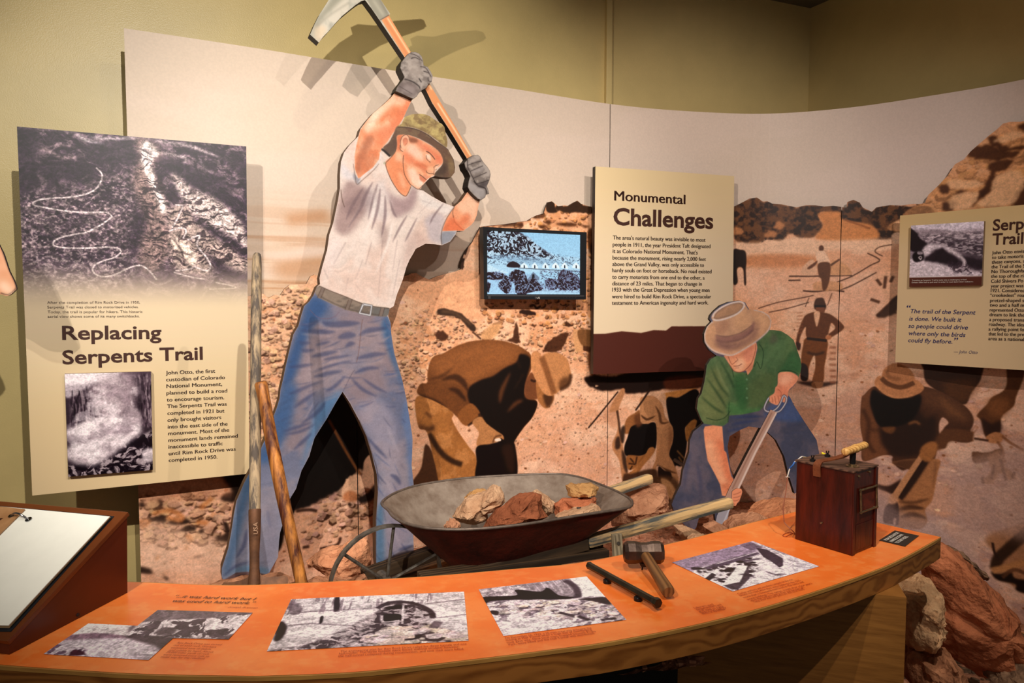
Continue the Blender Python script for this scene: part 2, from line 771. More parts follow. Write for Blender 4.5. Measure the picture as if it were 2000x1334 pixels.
wall_paint = mat_plain('wall_paint', (206, 183, 124), 0.36, var=0.03, scale=3, bump=0.16, bscale=220, spec=0.45)
wall_paint2 = mat_plain('wall_paint_ochre', (186, 152, 100), 0.5, var=0.03, scale=3, bump=0.10, bscale=220, spec=0.35)
floor_mat = mat_plain('floor_carpet', (92, 82, 72), 0.9, var=0.25, scale=120, bump=0.3)
ceil_mat = mat_plain('ceiling_paint', (120, 112, 98), 0.9, var=0.02)
dark_mat = mat_plain('dark_void', (16, 13, 11), 0.9)


def wall(name, a, b, mat, z0=FLOOR, z1=1.95, t=0.1):
    a, b = np.array(a, float), np.array(b, float)
    e = (b - a) / np.linalg.norm(b - a)
    n = np.array([-e[1], e[0]])
    bm = bmesh.new()
    box_bm(bm, W(a[0], a[1], z0), (*(b - a), 0), (*(n * t), 0), (0, 0, z1 - z0))
    return bm_obj(name, bm, mat, kind='structure')


P0 = MURAL.pt([(0, 0)])[0][:2]
e0 = (MURAL.P[8] - MURAL.P[0]) / np.linalg.norm(MURAL.P[8] - MURAL.P[0])
n0 = np.array([-e0[1], e0[0]])
wa = P0 + n0 * 0.13 - e0 * 1.9
wc = np.array([(1183 - 1000) / FPX * 4.35, 4.35])
wd = np.array([(1568 - 1000) / FPX * 4.95, 4.95])
we = np.array([2.75, 3.5])
we = wd + (we - wd) * 1.3
wall('wall_left', wa, wc, wall_paint)
wall('wall_back', wc, wd, wall_paint)
wall('wall_right', wd, we, wall_paint)
bm = bmesh.new()
box_bm(bm, W(wc[0] - .012, wc[1] - .045, FLOOR), (.034, .012, 0), (-.01, .05, 0), (0, 0, 1.95 - FLOOR), .002)
bm_obj('trim_1', bm, wall_paint, kind='structure')
bm = bmesh.new()
box_bm(bm, W(-5, -2.6, FLOOR - 0.1), (10, 0, 0), (0, 8, 0), (0, 0, 0.1))
bm_obj('floor', bm, floor_mat, kind='structure')
bm = bmesh.new()
box_bm(bm, W(-5, -2.6, 1.95), (10, 0, 0), (0, 8, 0), (0, 0, 0.1))
bm_obj('ceiling', bm, ceil_mat, kind='structure')

# ---------------------------------------------------------------- raised ground behind the counter
def gz(x, y):
    """height of the made ground relative to the eye"""
    z = -1.075 + 0.02 * mnoise.noise(Vector((x * 3, y * 3, 0.3)))
    z -= 0.16 * float(sstep(np.float64(-x), 0.45, 0.95))            # lower at the left
    z -= 0.14 * float(sstep(np.float64(y - 0.1 * x), 2.55, 3.2))
    z -= 0.52 * float(sstep(np.float64(x - 0.25 * (y - 2.4)), 1.12, 1.36))
    return max(z, -1.62)


def ground():
    nx, ny = 230, 120
    vs, fs = [], []
    for j in range(ny):
        for i in range(nx):
            x = -1.75 + 4.6 * i / (nx - 1)
            k = x / 3.2
            # back border just in front of the mural, front border behind the counter
            yb = np.interp(x, MURAL.P[:, 0], MURAL.P[:, 1]) - 0.06
            yf = 1.93 + 0.3 * max(x, 0) ** 1.5 if x < 1.15 else 1.7
            yf = min(yf, yb - 0.1)
            y = yf + (yb - yf) * j / (ny - 1)
            z = gz(x, y)
            v = Vector((x, y, 0))
            z += 0.012 * mnoise.fractal(v * 14, 0.9, 2.1, 4) + 0.006 * abs(mnoise.noise(v * 60))
            vs.append(W(x, y, z))
    for j in range(ny - 1):
        for i in range(nx - 1):
            a = j * nx + i
            fs.append((a, a + 1, a + nx + 1, a + nx))
    gm = mat_plain('gravel_soil', (205, 148, 118), 0.95, col2=(122, 78, 56), scale=38, bump=0.9, bscale=150, spec=0.1)
    o = mesh_obj('ground', vs, fs, gm, kind='stuff')
    tag(o, 'pinkish brown gravelly soil filling the raised bed behind the orange counter', 'soil')
    return o


ground()


def gravel(n, box, smin, smax, seed, name, label, mat):
    """loose chips too small to pick apart, joined into one object"""
    rnd = random.Random(seed)
    vs, fs = [], []
    for _ in range(n):
        x, y = rnd.uniform(box[0], box[1]), rnd.uniform(box[2], box[3])
        if y > np.interp(x, MURAL.P[:, 0], MURAL.P[:, 1]) - 0.1:
            continue
        if x < 1.15 and y < 1.95 + 0.3 * max(x, 0) ** 1.5:
            continue
        s = smin + (smax - smin) * rnd.random() ** 3
        z = gz(x, y)
        b = len(vs)
        for k in range(8):
            vs.append(W(x + s * ((k & 1) * 2 - 1) * rnd.uniform(.5, 1), y + s * ((k >> 1 & 1) * 2 - 1) * rnd.uniform(.5, 1), z + s * 0.25 + s * ((k >> 2) * 2 - 1) * rnd.uniform(.4, .8)))
        for f in ((0, 2, 3, 1), (4, 5, 7, 6), (0, 1, 5, 4), (2, 6, 7, 3), (0, 4, 6, 2), (1, 3, 7, 5)):
            fs.append(tuple(b + q for q in f))
    o = mesh_obj(name, vs, fs, mat, kind='stuff')
    return tag(o, label, 'gravel')


chip = mat_plain('sandstone_chips', (206, 150, 118), 0.95, col2=(140, 88, 62), scale=14, spec=0.1)
gravel(3200, (-1.2, 1.7, 1.9, 3.9), 0.004, 0.022, 3, 'gravel', 'small reddish stone chips scattered over the soil around the wheelbarrow', chip)
chip2 = mat_plain('grey_gravel', (128, 106, 86), 0.95, col2=(70, 56, 45), scale=30, spec=0.1)
gravel(1600, (1.5, 2.8, 1.7, 3.3), 0.006, 0.024, 4, 'gravel', 'grey brown gravel on the floor beside the big red boulder', chip2)

# ---------------------------------------------------------------- curved counter
CZ = -0.75
CT = hplane(CZ)
front_px = I(-140, 1284, 0, 1298, 140, 1308, 280, 1316, 450, 1319.5, 540, 1319, 722, 1310, 944, 1285, 1080, 1268, 1200, 1251, 1375, 1216, 1550, 1168, 1725, 1107, 1837, 1049)
back_px = I(-140, 1128, 100, 1132, 265, 1137, 450, 1143.5, 630, 1137, 820, 1127, 1000, 1112, 1147, 1097, 1330, 1057, 1480, 1018, 1552, 1000, 1581, 991)
fr = CT.hit(crom(front_px, 6, False))
bk = CT.hit(crom(back_px, 6, False))
outl = np.concatenate([fr, bk[::-1]])
cc = Canvas(CT, -1.75, 1.5, 1.2, 2.7, 500, (250, 128, 52))
n1 = cc.noise(90, 60, 4, 11)
n2 = cc.noise(14, 10, 4, 12)
cc.blend(sstep(n1, 0.35, 0.85), (253, 150, 78), 0.6)
cc.blend(sstep(1 - n1, 0.45, 0.9), (243, 112, 38), 0.5)
cc.blend(sstep(n2, 0.55, 0.9), (255, 178, 112), 0.25)
cc.blend(sstep(cc.noise(5, 5, 2, 13), 0.6, 0.9), (236, 112, 46), 0.15)
m_orange = mat_print('orange_graphic', cc, 0.34, 0.45)
m_ply = mat_plain('plywood_rim', (196, 146, 74), .5, col2=(150, 104, 50), scale=40, stretch=(.1, .1, 1))
m_oak = mat_wood('oak_edge', (116, 66, 24), (160, 102, 46), 0, 11, 0.42, dist=11, stretch=0.2, detail=1.2, bands='Z')
m_oak2 = mat_plain('oak_panel', (156, 104, 48), .45, col2=(124, 78, 32), scale=60, stretch=(.1, .1, 1.2), bump=.15)

counter = empty('curved_counter', W(0.1, 1.7, CZ - 0.04), 'long curved orange topped exhibit counter with an oak edge in front of the diorama', 'counter')
# top sheet
TH = 0.068
vs = np.array([W(x, y, CZ) for x, y in outl])
tri = tessellate_polygon([[Vector((a, b, 0)) for a, b in outl]])
fc = []
for t in tri:
    a, b, c = (outl[k] for k in t)
    cr = (b[0] - a[0]) * (c[1] - a[1]) - (b[1] - a[1]) * (c[0] - a[0])
    fc.append(t if cr > 0 else t[::-1])
mesh_obj('graphic_sheet', vs, fc, m_orange, counter, uvs=cc.uv(outl), label='orange printed laminate sheet')


def slab(name, out, z0, z1, mat, parent, grow=0.0):
    n = len(out)
    o2 = np.array(out)
    V = [W(x, y, z0) for x, y in o2] + [W(x, y, z1) for x, y in o2]
    F = []
    for t in tri:
        a, b, c = (out[k] for k in t)
        cr = (b[0] - a[0]) * (c[1] - a[1]) - (b[1] - a[1]) * (c[0] - a[0])
        t = t if cr > 0 else t[::-1]
        F.append(tuple(k + n for k in t))
        F.append(tuple(t[::-1]))
    for i in range(n):
        j = (i + 1) % n
        F.append((i, j, j + n, i + n))
    return mesh_obj(name, V, F, mat, parent)


cen = outl.mean(0)


def offset_poly(out, d):
    n = len(out)
    r = []
    for i in range(n):
        a, b, c = out[i - 1], out[i], out[(i + 1) % n]
        t = (c - a) / max(np.linalg.norm(c - a), 1e-9)
        r.append(b + d * np.array([t[1], -t[0]]))
    return np.array(r)


slab('plywood_layer', offset_poly(outl, 0.004), CZ - 0.009, CZ - 0.0008, m_ply, counter)
slab('oak_edge_band', offset_poly(outl, 0.0025), CZ - TH, CZ - 0.009, m_oak, counter)
# slab pedestal seen under the right end
pa, pb = np.array([1.082, 1.92]), np.array([0.40, 2.13])
e = (pb - pa)
bm = bmesh.new()
box_bm(bm, W(pa[0], pa[1], FLOOR), (e[0], e[1], 0), (0.03, 0.10, 0), (0, 0, CZ - TH - 0.001 - FLOOR))
bm_obj('pedestal', bm, m_oak2, counter)
bm = bmesh.new()
box_bm(bm, W(-1.2, 1.60, FLOOR), (0.8, -0.05, 0), (0.01, 0.1, 0), (0, 0, CZ - TH - 0.001 - FLOOR))
bm_obj('pedestal', bm, m_oak2, counter)
# dark panel between the pedestals that closes the raised bed
vs, fs = [], []
bb = offset_poly(outl, -0.03)[len(fr):][::-1]
for i, (x, y) in enumerate(bb):
    vs += [W(x, y - 0.03, FLOOR), W(x, y - 0.03, CZ - TH - 0.002), W(x, y + 0.01, FLOOR), W(x, y + 0.01, CZ - TH - 0.002)]
for i in range(len(bb) - 1):
    a = 4 * i
    fs += [(a, a + 4, a + 5, a + 1), (a + 2, a + 3, a + 7, a + 6), (a + 1, a + 5, a + 7, a + 3)]
mesh_obj('rear_panel', vs, fs, dark_mat, counter, label='dark panel closing the raised bed')
# ================================================================ mural
u_of = lambda px, py=400: float(MURAL.hit((px, py))[0, 0])
UE = MURAL.L[-1]
sky = Canvas(MURAL, 0, UE, -0.6, MT, 300, (226, 205, 186))
vv = np.linspace(-0.6, MT, sky.h)[:, None].astype(np.float32)
uu = np.linspace(0, UE, sky.w)[None, :].astype(np.float32)
one = np.ones((sky.h, sky.w), np.float32)
sky.blend(one * sstep(vv, 0.35, 1.0), (216, 196, 178), 0.6)
# the sky fades to orange haze low on the left half
lowl = sstep(0.55 - vv, 0.0, 0.5) * sstep(2.3 - uu, 0.0, 1.5)
sky.blend(one * lowl, (228, 186, 148), 0.7)
st = sky.noise(260, 9, 5, 21)
st2 = sky.noise(420, 14, 4, 22)
sky.blend(sstep(st, 0.5, 0.75) * lowl, (190, 126, 82), 0.75)
sky.blend(sstep(st2, 0.55, 0.78) * lowl, (240, 212, 190), 0.85)
sky.blend(sstep(sky.noise(200, 60, 4, 23), 0.4, 0.9), (232, 210, 196), 0.35)
sky.line(I(560, 430, 640, 420), 16, (196, 136, 92), .6, 5)
sky.fill(I(540, 505, 600, 490, 640, 500, 640, 530, 590, 545, 540, 540), (196, 132, 84), .55, 8)
sky.fill(I(520, 500, 600, 480, 645, 486, 640, 497, 560, 508), (245, 220, 205), .8, 4)
sky.blend(sstep(uu, 3.3, 4.2) * one, (214, 196, 190), 0.5)
sky.blend(sky.noise(1.5, 1.5, 1, 24), (0, 0, 0), 0.03)

rk = Canvas(ROCKL, 0, ROCKL.L[-1], -1.72, 0.95, 440, (230, 176, 140))
H_, W_ = rk.h, rk.w
vv = np.linspace(-1.72, 0.95, H_)[:, None].astype(np.float32)
uu = np.linspace(0, ROCKL.L[-1], W_)[None, :].astype(np.float32)
one = np.ones((H_, W_), np.float32)
uR = lambda px, py=600: float(ROCKL.hit((px, py))[0, 0])
GREY = sstep(uu, uR(1350), uR(1800)) * one
low = sstep(-vv, 0.15, 1.1) * one
rk.blend(low, (206, 164, 142), 0.8)
rk.blend(GREY * (0.35 + 0.65 * low), (168, 138, 130), 0.85)
nz = rk.noise(120, 70, 5, 31)
rk.blend(sstep(nz, 0.5, 0.8), (240, 206, 180), 0.5)
rk.blend(sstep(1 - nz, 0.5, 0.85), (214, 162, 126), 0.35 )
nf = rk.noise(16, 10, 4, 32)
rk.blend(sstep(nf, 0.58, 0.8), (200, 142, 108), 0.25)
nm = rk.noise(34, 20, 5, 33)
# rubble: light stones with dark gaps, only where the print shows rubble
ruba = np.maximum.reduce([
    rk.mask(I(488, 575, 560, 560, 620, 570, 620, 800, 545, 900, 488, 900), False, 12),
    rk.mask(I(770, 650, 840, 610, 960, 640, 1010, 650, 1150, 620, 1160, 720, 1100, 700, 1030, 690, 940, 670, 860, 690, 810, 760, 780, 820, 770, 700), False, 12),
    rk.mask(I(272, 960, 430, 960, 440, 1060, 272, 1060), False, 14) * .8,
    rk.mask(I(600, 960, 740, 900, 740, 1010, 640, 1060, 590, 1060), False, 14) * .6,
    rk.mask(I(940, 430, 1160, 400, 1160, 640, 940, 600), False, 8) * .9,
    rk.mask(I(1780, 410, 1900, 300, 2000, 240, 2100, 220, 2100, 440, 1780, 430), False, 3)])
cellB = rk.warp(rk.noise(34, 20, 4, 35), 12, 40, 136)
rk.blend(sstep(1 - cellB, 0.5, 0.8) * ruba, (196, 138, 98), 0.6)
for P_, n_, lo_, hi_, l_, q_ in ((I(488, 575, 560, 560, 620, 570, 620, 800, 545, 900, 488, 900), 900, 2, 9, (246, 208, 178), .5),
                            (I(770, 640, 840, 600, 960, 640, 1010, 650, 1150, 620, 1160, 720, 1100, 700, 1030, 690, 940, 670, 860, 690, 820, 760, 790, 830, 775, 760), 1500, 2, 7, (244, 204, 174), .55),
                            (I(272, 960, 430, 960, 450, 1010, 440, 1060, 272, 1060), 260, 4, 15, (216, 178, 152), .45),
                            (I(600, 960, 740, 900, 740, 1010, 640, 1060, 590, 1060), 200, 4, 14, (214, 176, 156), .35),
                            (I(940, 430, 1160, 400, 1165, 640, 940, 640), 500, 3, 9, (232, 172, 124), .5),
                            (I(1780, 410, 1900, 300, 2000, 240, 2100, 220, 2100, 440, 1780, 430), 600, 4, 20, (222, 168, 122), .6),
                            (I(1000, 720, 1190, 720, 1190, 920, 1000, 920), 160, 1.5, 4, (226, 190, 168), .8),
                            (I(800, 800, 830, 940, 1190, 940, 1190, 1000, 700, 1000, 720, 800), 160, 2, 6, (222, 184, 160), .7)):
    rk.rubble(P_, int(n_ * 1.5), lo_, hi_ * .9, int(lo_ * 10 + n_), l_, sh=q_ + .25, dk=.95)
# scattered specks over the open ground
opn = np.clip(1 - ruba, 0, 1)
sp = rk.warp(rk.noise(10, 7, 3, 36), 8, 9, 140)
dens = sstep(rk.noise(110, 60, 3, 37), 0.35, 0.75)

rk.rubble(I(272, 600, 940, 560, 1160, 600, 1500, 640, 2100, 600, 2100, 1250, 272, 1150), 1500, 1, 4, 77, (150, 98, 68), (60, 34, 22), sh=.5)
rk.rubble(I(272, 600, 940, 560, 1160, 600, 1500, 640, 2100, 600, 2100, 1250, 272, 1150), 700, 2, 8, 78, (236, 204, 184), (150, 100, 74), sh=.6, dk=.5)
sp2 = rk.warp(rk.noise(24, 10, 3, 38), 14, 16, 142)


K = crop
DK, BLK, BR = (52, 30, 20), (18, 10, 8), (124, 80, 46)
# --- distant bushes and the pale quarry slope
c = K(1400, 360, 0.29975)
bush = c(110, 150, 180, 110, 260, 88, 300, 120, 330, 112, 420, 130, 520, 150, 640, 135, 760, 140, 850, 150, 850, 110, 890, 100, 945, 130, 960, 160, 1010, 180, 1040, 150, 1130, 135, 1260, 150, 1400, 160, 1400, 330, 1050, 360, 820, 300, 700, 180, 660, 210, 690, 270, 640, 340, 540, 350, 480, 320, 420, 370, 330, 360, 280, 385, 190, 385, 110, 340)
rk.fill(bush, (78, 52, 36), 1, 1.5, j=2.5)
bm_ = rk.mask(bush)
bn = rk.noise(14, 12, 4, 41)
rk.blend(bm_ * sstep(bn, .45, .75), (124, 84, 52), .6)
rk.blend(bm_ * sstep(1 - bn, .5, .75), (36, 22, 16), .75)
rk.fill(c(660, 190, 800, 180, 820, 230, 1010, 270, 1050, 350, 900, 370, 700, 365, 640, 345, 690, 270), (196, 134, 86), 1, 2)
rk.line(c(840, 235, 1000, 290), 5, (140, 88, 52), .8)
for q in ((120, 300, 60), (400, 265, 40), (350, 320, 45)):
    rk.fill(c(q[0] - q[2], q[1] + 20, q[0], q[1] - 20, q[0] + q[2], q[1], q[0] + q[2] * .5, q[1] + 30), (200, 140, 96), .8, 2, j=2)
rk.fill(c(110, 390, 330, 380, 520, 350, 700, 370, 1130, 360, 1130, 420, 1000, 440, 820, 430, 700, 440, 620, 460, 300, 460, 110, 470), (228, 190, 162), .9, 4)
rk.fill(c(200, 470, 420, 455, 640, 480, 640, 530, 420, 545, 200, 540), (190, 128, 88), .8, 5)
rk.fill(c(100, 560, 500, 560, 1150, 600, 1150, 900, 700, 850, 300, 800, 100, 700), (224, 184, 164), .35, 10)
# mule
rk.fill(c(105, 440, 150, 428, 185, 440, 192, 500, 188, 560, 190, 650, 178, 650, 172, 560, 150, 540, 130, 560, 135, 640, 105, 640), (38, 24, 18), 1, 1)
# rails, sleepers and cart
for P, w in (((270, 810, 400, 770, 560, 740, 630, 725), 4), ((340, 835, 460, 810, 600, 770), 4), ((780, 640, 880, 600, 1000, 530, 1060, 495, 980, 450), 5),
             ((800, 690, 880, 660, 1040, 575), 5), ((1080, 470, 1030, 440, 1060, 410, 1140, 395), 4), ((470, 600, 640, 600, 880, 595), 6), ((465, 628, 545, 626), 6),
             ((560, 695, 640, 700, 740, 690, 830, 700), 7), ((600, 740, 575, 800), 3), ((750, 710, 720, 790), 3)):
    rk.line(c(*P), w * .55, DK, .85, .6)
rk.fill(c(560, 540, 620, 490, 650, 540, 640, 590, 560, 590), (214, 172, 144), 1, 1)
rk.fill(c(730, 540, 760, 500, 830, 520, 870, 560, 870, 590, 740, 590), (200, 152, 116), 1, 1)
rk.fill(c(640, 640, 800, 640, 800, 690, 640, 690), (196, 148, 112), .9, 1, j=2)
rk.line(c(740, 530, 800, 490), 5, DK, .7)
# man at the cart
rk.fill(c(665, 410, 680, 398, 695, 410, 692, 432, 668, 434), (84, 52, 36), 1, .8)
rk.fill(c(645, 450, 670, 436, 700, 440, 725, 480, 735, 520, 670, 530, 650, 500), (226, 190, 164), 1, .8)
rk.fill(c(660, 520, 735, 515, 735, 610, 715, 680, 690, 690, 680, 620, 665, 600), (92, 58, 38), 1, .8)
rk.fill(c(655, 500, 640, 530, 600, 555, 590, 545, 630, 515), (96, 60, 42), 1, .8)
# standing man, hands on hips
SM = (104, 62, 38)
rk.fill(c(635, 770, 650, 745, 690, 742, 706, 775, 712, 795, 700, 820, 645, 818, 632, 800), (72, 46, 34), 1, .8)
rk.fill(c(648, 800, 698, 800, 700, 835, 670, 850, 648, 830), (120, 76, 54), 1, .8)
rk.line(c(636, 795, 708, 795), 5, (30, 18, 14), 1)
rk.fill(c(585, 850, 640, 832, 700, 838, 750, 855, 820, 915, 818, 950, 730, 1005, 712, 990, 770, 940, 745, 905, 728, 960, 715, 1010, 590, 1000, 578, 930, 545, 990, 530, 1060, 516, 1030, 530, 960, 560, 880), (96, 58, 36), 1, .8)
rk.fill(c(632, 838, 672, 838, 650, 930), (220, 176, 146), 1, .8)
rk.fill(c(710, 990, 740, 985, 745, 1005, 715, 1015), (180, 120, 84), 1, .8)
rk.fill(c(516, 1030, 545, 1040, 540, 1080, 522, 1075), (60, 36, 28), 1, .8)
rk.fill(c(585, 1000, 712, 1010, 715, 1100, 700, 1190, 690, 1290, 620, 1300, 640, 1200, 636, 1110, 600, 1190, 590, 1270, 550, 1270, 548, 1150, 560, 1060), (112, 68, 36), 1, .8)
rk.fill(c(548, 1170, 590, 1190, 590, 1275, 548, 1270), (40, 26, 22), 1, 1)
rk.line(c(585, 1005, 715, 1020), 7, (34, 20, 14), .9)
rk.line(c(590, 1095, 640, 1110, 700, 1095), 6, (40, 24, 16), .7, 2)
rk.fill(c(520, 1290, 600, 1285, 690, 1290, 790, 1290, 700, 1320, 620, 1320), (44, 26, 20), .9, 1.5)
rk.fill(c(620, 1290, 690, 1290, 680, 1325, 625, 1325), (130, 86, 56), 1, 1)
# sleepers ladder down the seam
for y in range(800, 1330, 38):
    rk.line(c(735 + random.uniform(-5, 5), y + 260 if y < 1060 else y, 775, y + 262 if y < 1060 else y), 5, (140, 90, 66), .5, 1)
for y in range(840, 980, 22):
    rk.line(c(520, y, 560, y - 5), 3, (150, 96, 70), .55, 1)
# heap of stones and boulders right of the track
rk.fill(c(1150, 260, 1190, 240, 1200, 300, 1160, 305), (230, 196, 172), 1, 1)
rk.fill(c(1140, 330, 1190, 315, 1200, 380, 1150, 385), (230, 196, 172), 1, 1)
rk.fill(c(1030, 600, 1150, 560, 1180, 640, 1180, 860, 1120, 860, 1080, 700), (214, 170, 140), .6, 4, j=2)
for P in (((1040, 620), (1070, 660)), ((1100, 600), (1090, 680)), ((1130, 640), (1150, 600)), ((1000, 750), (1060, 770)), ((1040, 860), (1180, 730))):
    rk.line(c(*P[0], *P[1]), 7, (66, 38, 24), .85, 1)
rk.fill(c(1040, 865, 1100, 800, 1180, 720, 1180, 820, 1120, 860), (50, 30, 20), .9, 1.5, j=2)
# cliff top right
c2 = K(1640, 140, 0.22486)
cl = c2(540, 1260, 600, 1200, 680, 1160, 730, 1150, 770, 1070, 860, 990, 940, 900, 1000, 810, 1090, 760, 1130, 700, 1220, 620, 1290, 560, 1360, 510, 1450, 450, 1550, 435, 1800, 420, 2300, 380, 2300, 1400, 540, 1400)
rk.fill(cl, (206, 154, 110), .6, 1)
for P in ((1110, 730, 1160, 660, 1300, 640, 1420, 700, 1560, 690, 1500, 760, 1300, 770, 1180, 760), (1280, 580, 1360, 560, 1400, 630, 1500, 660, 1600, 640, 1600, 670, 1380, 690), (1300, 800, 1500, 770, 1440, 850, 1360, 880, 1330, 990, 1250, 1080, 1130, 1190, 1200, 1080, 1250, 1000, 1300, 900),
          (1540, 470, 1640, 440, 1640, 500, 1560, 490), (900, 1140, 1000, 1130, 970, 1200, 890, 1210), (1570, 1000, 1700, 900, 1700, 1160, 1500, 1160), (1000, 1040, 1090, 1040, 1050, 1070), (880, 990, 960, 980, 930, 1060, 870, 1040), (1220, 1040, 1320, 1010, 1310, 1060, 1210, 1100)):
    rk.fill(c2(*P), (66, 38, 22), .9, 1.5, j=3)
for P in ((1330, 610, 1450, 540, 1560, 520, 1580, 570, 1450, 610), (1350, 920, 1560, 860, 1600, 1000, 1480, 1160, 1200, 1160, 1300, 1050), (960, 940, 1230, 960, 1200, 1000, 1100, 1020, 960, 1010), (980, 1080, 1210, 1060, 1110, 1190, 960, 1190)):
    rk.fill(c2(*P), (228, 184, 146), .75, 2, j=2)

# --- rubble band, ledge and log around the screen
c = K(900, 380, 0.19493)
rk.fill(c(850, 100, 880, 70, 930, 80, 945, 130, 960, 180, 870, 180), (52, 36, 26), 1, 1)
rk.fill(c(945, 150, 970, 110, 1040, 120, 1100, 100, 1150, 65, 1200, 85, 1230, 110, 1320, 130, 1330, 185, 1200, 180, 1050, 185), (58, 40, 28), 1, 1, j=1.5)
for P in ((560, 290, 620, 280, 610, 330, 570, 320), (720, 220, 840, 205, 820, 235, 730, 240), (960, 290, 1150, 290, 1140, 320, 1000, 315), (840, 270, 900, 260, 880, 310), (400, 300, 560, 290, 550, 320, 420, 320), (780, 310, 860, 320, 820, 345), (1180, 300, 1300, 320, 1250, 335), (1270, 370, 1330, 360, 1330, 600, 1280, 560)):
    rk.fill(c(*P), (70, 40, 22), .9, 1.5, j=1.5)
rk.line(c(720, 215, 840, 195), 3, DK, .9)
rk.line(c(555, 275, 700, 255), 3, DK, .9)
rk.line(c(200, 315, 400, 300, 560, 285), 4, DK, .8)
for P in ((20, 640, 10, 720, 25, 740), (60, 520, 30, 600), (140, 380, 110, 420), (170, 330, 150, 380)):
    rk.line(c(*P), 9, DK, .95, .6)
rk.line(c(690, 1120, 730, 1110, 760, 1140, 800, 1120), 5, DK, .9)
rk.fill(c(590, 1170, 640, 1155, 740, 1180, 750, 1210, 680, 1210, 600, 1195), (48, 28, 20), 1, 1, j=1)
cw = K(780, 560, 0.28483)
LOG = cw(262, 160, 300, 150, 360, 165, 420, 185, 480, 235, 522, 275, 515, 310, 480, 295, 430, 235, 370, 205, 280, 195, 258, 180)
rk.fill(LOG, (62, 44, 34), 1, 1, j=1)
rk.line(cw(290, 170, 380, 185, 490, 260), 6, (104, 78, 58), .6, 1.5)
rk.line(cw(500, 310, 560, 360), 4, DK, .8)
for P in ((550, 320, 600, 310, 620, 330), (780, 340, 800, 240, 820, 380, 740, 370), (560, 370, 600, 330, 640, 260, 690, 255, 620, 370), (980, 440, 1020, 380, 1100, 330, 1160, 320, 1130, 400, 1100, 440, 1000, 450), (890, 260, 940, 260, 920, 280), (1130, 250, 1150, 240, 1180, 270, 1150, 275), (240, 330, 290, 300, 340, 345, 290, 375), (1260, 400, 1340, 410, 1340, 460, 1250, 430)):
    rk.fill(cw(*P), (64, 36, 22), .9, 1, j=2)
rk.fill(cw(560, 330, 640, 255, 700, 258, 660, 340, 590, 370), (214, 164, 120), .9, 1.5)
rk.fill(cw(1190, 320, 1230, 300, 1260, 430, 1210, 440), (208, 158, 116), 1, 1)
rk.fill(cw(1225, 300, 1340, 310, 1340, 400, 1250, 400), (122, 84, 54), 1, 1)
rk.fill(cw(1290, 470, 1340, 460, 1340, 640, 1310, 600), (96, 58, 36), .9, 2)

# --- bent worker
rk.fill(cw(180, 1080, 250, 1180, 320, 1334, 60, 1400, 90, 1334, 150, 1240), (74, 48, 32), 1, 1)
PANT = cw(110, 770, 200, 755, 300, 800, 370, 870, 360, 910, 400, 990, 470, 1090, 530, 1180, 540, 1334, 310, 1400, 240, 1200, 190, 1000, 130, 960)
rk.fill(PANT, (158, 106, 62), 1, .8)
rk.clip = rk.mask(PANT)
rk.blend(sstep(rk.noise(30, 40, 4, 51), .5, .8), (196, 140, 92), .5)
rk.line(cw(200, 1010, 280, 1130, 350, 1190, 430, 1220), 12, (34, 20, 12), .85, 2)
rk.line(cw(130, 960, 200, 980, 240, 960), 10, (50, 30, 20), .7, 3)
rk.line(cw(180, 860, 220, 900), 6, (96, 60, 36), .8, 2)
rk.fill(cw(120, 900, 190, 1000, 230, 1150, 180, 1100), (110, 70, 42), .7, 5)
rk.fill(cw(330, 860, 400, 960, 450, 1060, 380, 1000), (120, 76, 44), .6, 6)
rk.clip = None
JACK = cw(190, 660, 192, 600, 210, 520, 240, 478, 300, 460, 400, 405, 520, 372, 680, 370, 800, 400, 870, 440, 905, 480, 905, 560, 875, 640, 862, 740, 945, 790, 915, 890, 850, 970, 790, 1060, 780, 1120, 700, 1080, 600, 1000, 540, 900, 460, 952, 400, 900, 330, 835, 230, 780, 130, 740, 125, 700, 150, 665)
rk.fill(JACK, (106, 66, 38), 1, .8)
rk.clip = rk.mask(JACK)
rk.fill(cw(210, 520, 300, 455, 520, 375, 700, 370, 820, 410, 870, 470, 760, 500, 620, 500, 480, 540, 360, 600, 250, 610), (142, 92, 56), .9, 12)
rk.fill(cw(280, 650, 380, 600, 520, 520, 640, 470, 760, 480, 790, 520, 700, 560, 560, 640, 490, 690, 400, 640), (148, 96, 58), .8, 10)
rk.fill(cw(480, 690, 560, 640, 640, 615, 720, 560, 800, 520, 830, 462, 900, 500, 870, 640, 862, 760, 945, 790, 915, 890, 850, 970, 790, 1060, 760, 1120, 620, 1000, 560, 880, 500, 830, 470, 760), BLK, .96, 2)
for P, w, q in (((290, 640, 380, 620, 440, 660, 470, 720), 20, .7), ((340, 700, 400, 720, 460, 790), 16, .75), ((150, 665, 260, 660), 8, .8), ((200, 640, 300, 610, 360, 560), 10, .45), ((130, 740, 250, 790, 330, 840), 12, .8), ((430, 870, 560, 880), 6, .5)):
    rk.line(cw(*P), w * .7, (42, 24, 14), q, 2.5, w1=-1)
for P, w in (((760, 590, 700, 720, 690, 800), 12), ((790, 470, 830, 560), 10), ((850, 600, 790, 700), 8), ((740, 860, 800, 800, 850, 780), 10), ((400, 800, 470, 860), 14)):
    rk.line(cw(*P), w, (124, 78, 46), .6, 3, w1=-1)
rk.clip = None
rk.fill(cw(400, 880, 490, 800, 555, 885, 460, 955), (132, 84, 48), 1, 1)
rk.line(cw(540, 880, 565, 880, 470, 955), 5, BLK, .7, 1)
rk.fill(cw(500, 930, 555, 892, 600, 940, 660, 985, 710, 1020, 715, 1050, 690, 1040, 640, 1075, 540, 1095, 530, 1060, 545, 1000), (172, 122, 82), 1, .8)
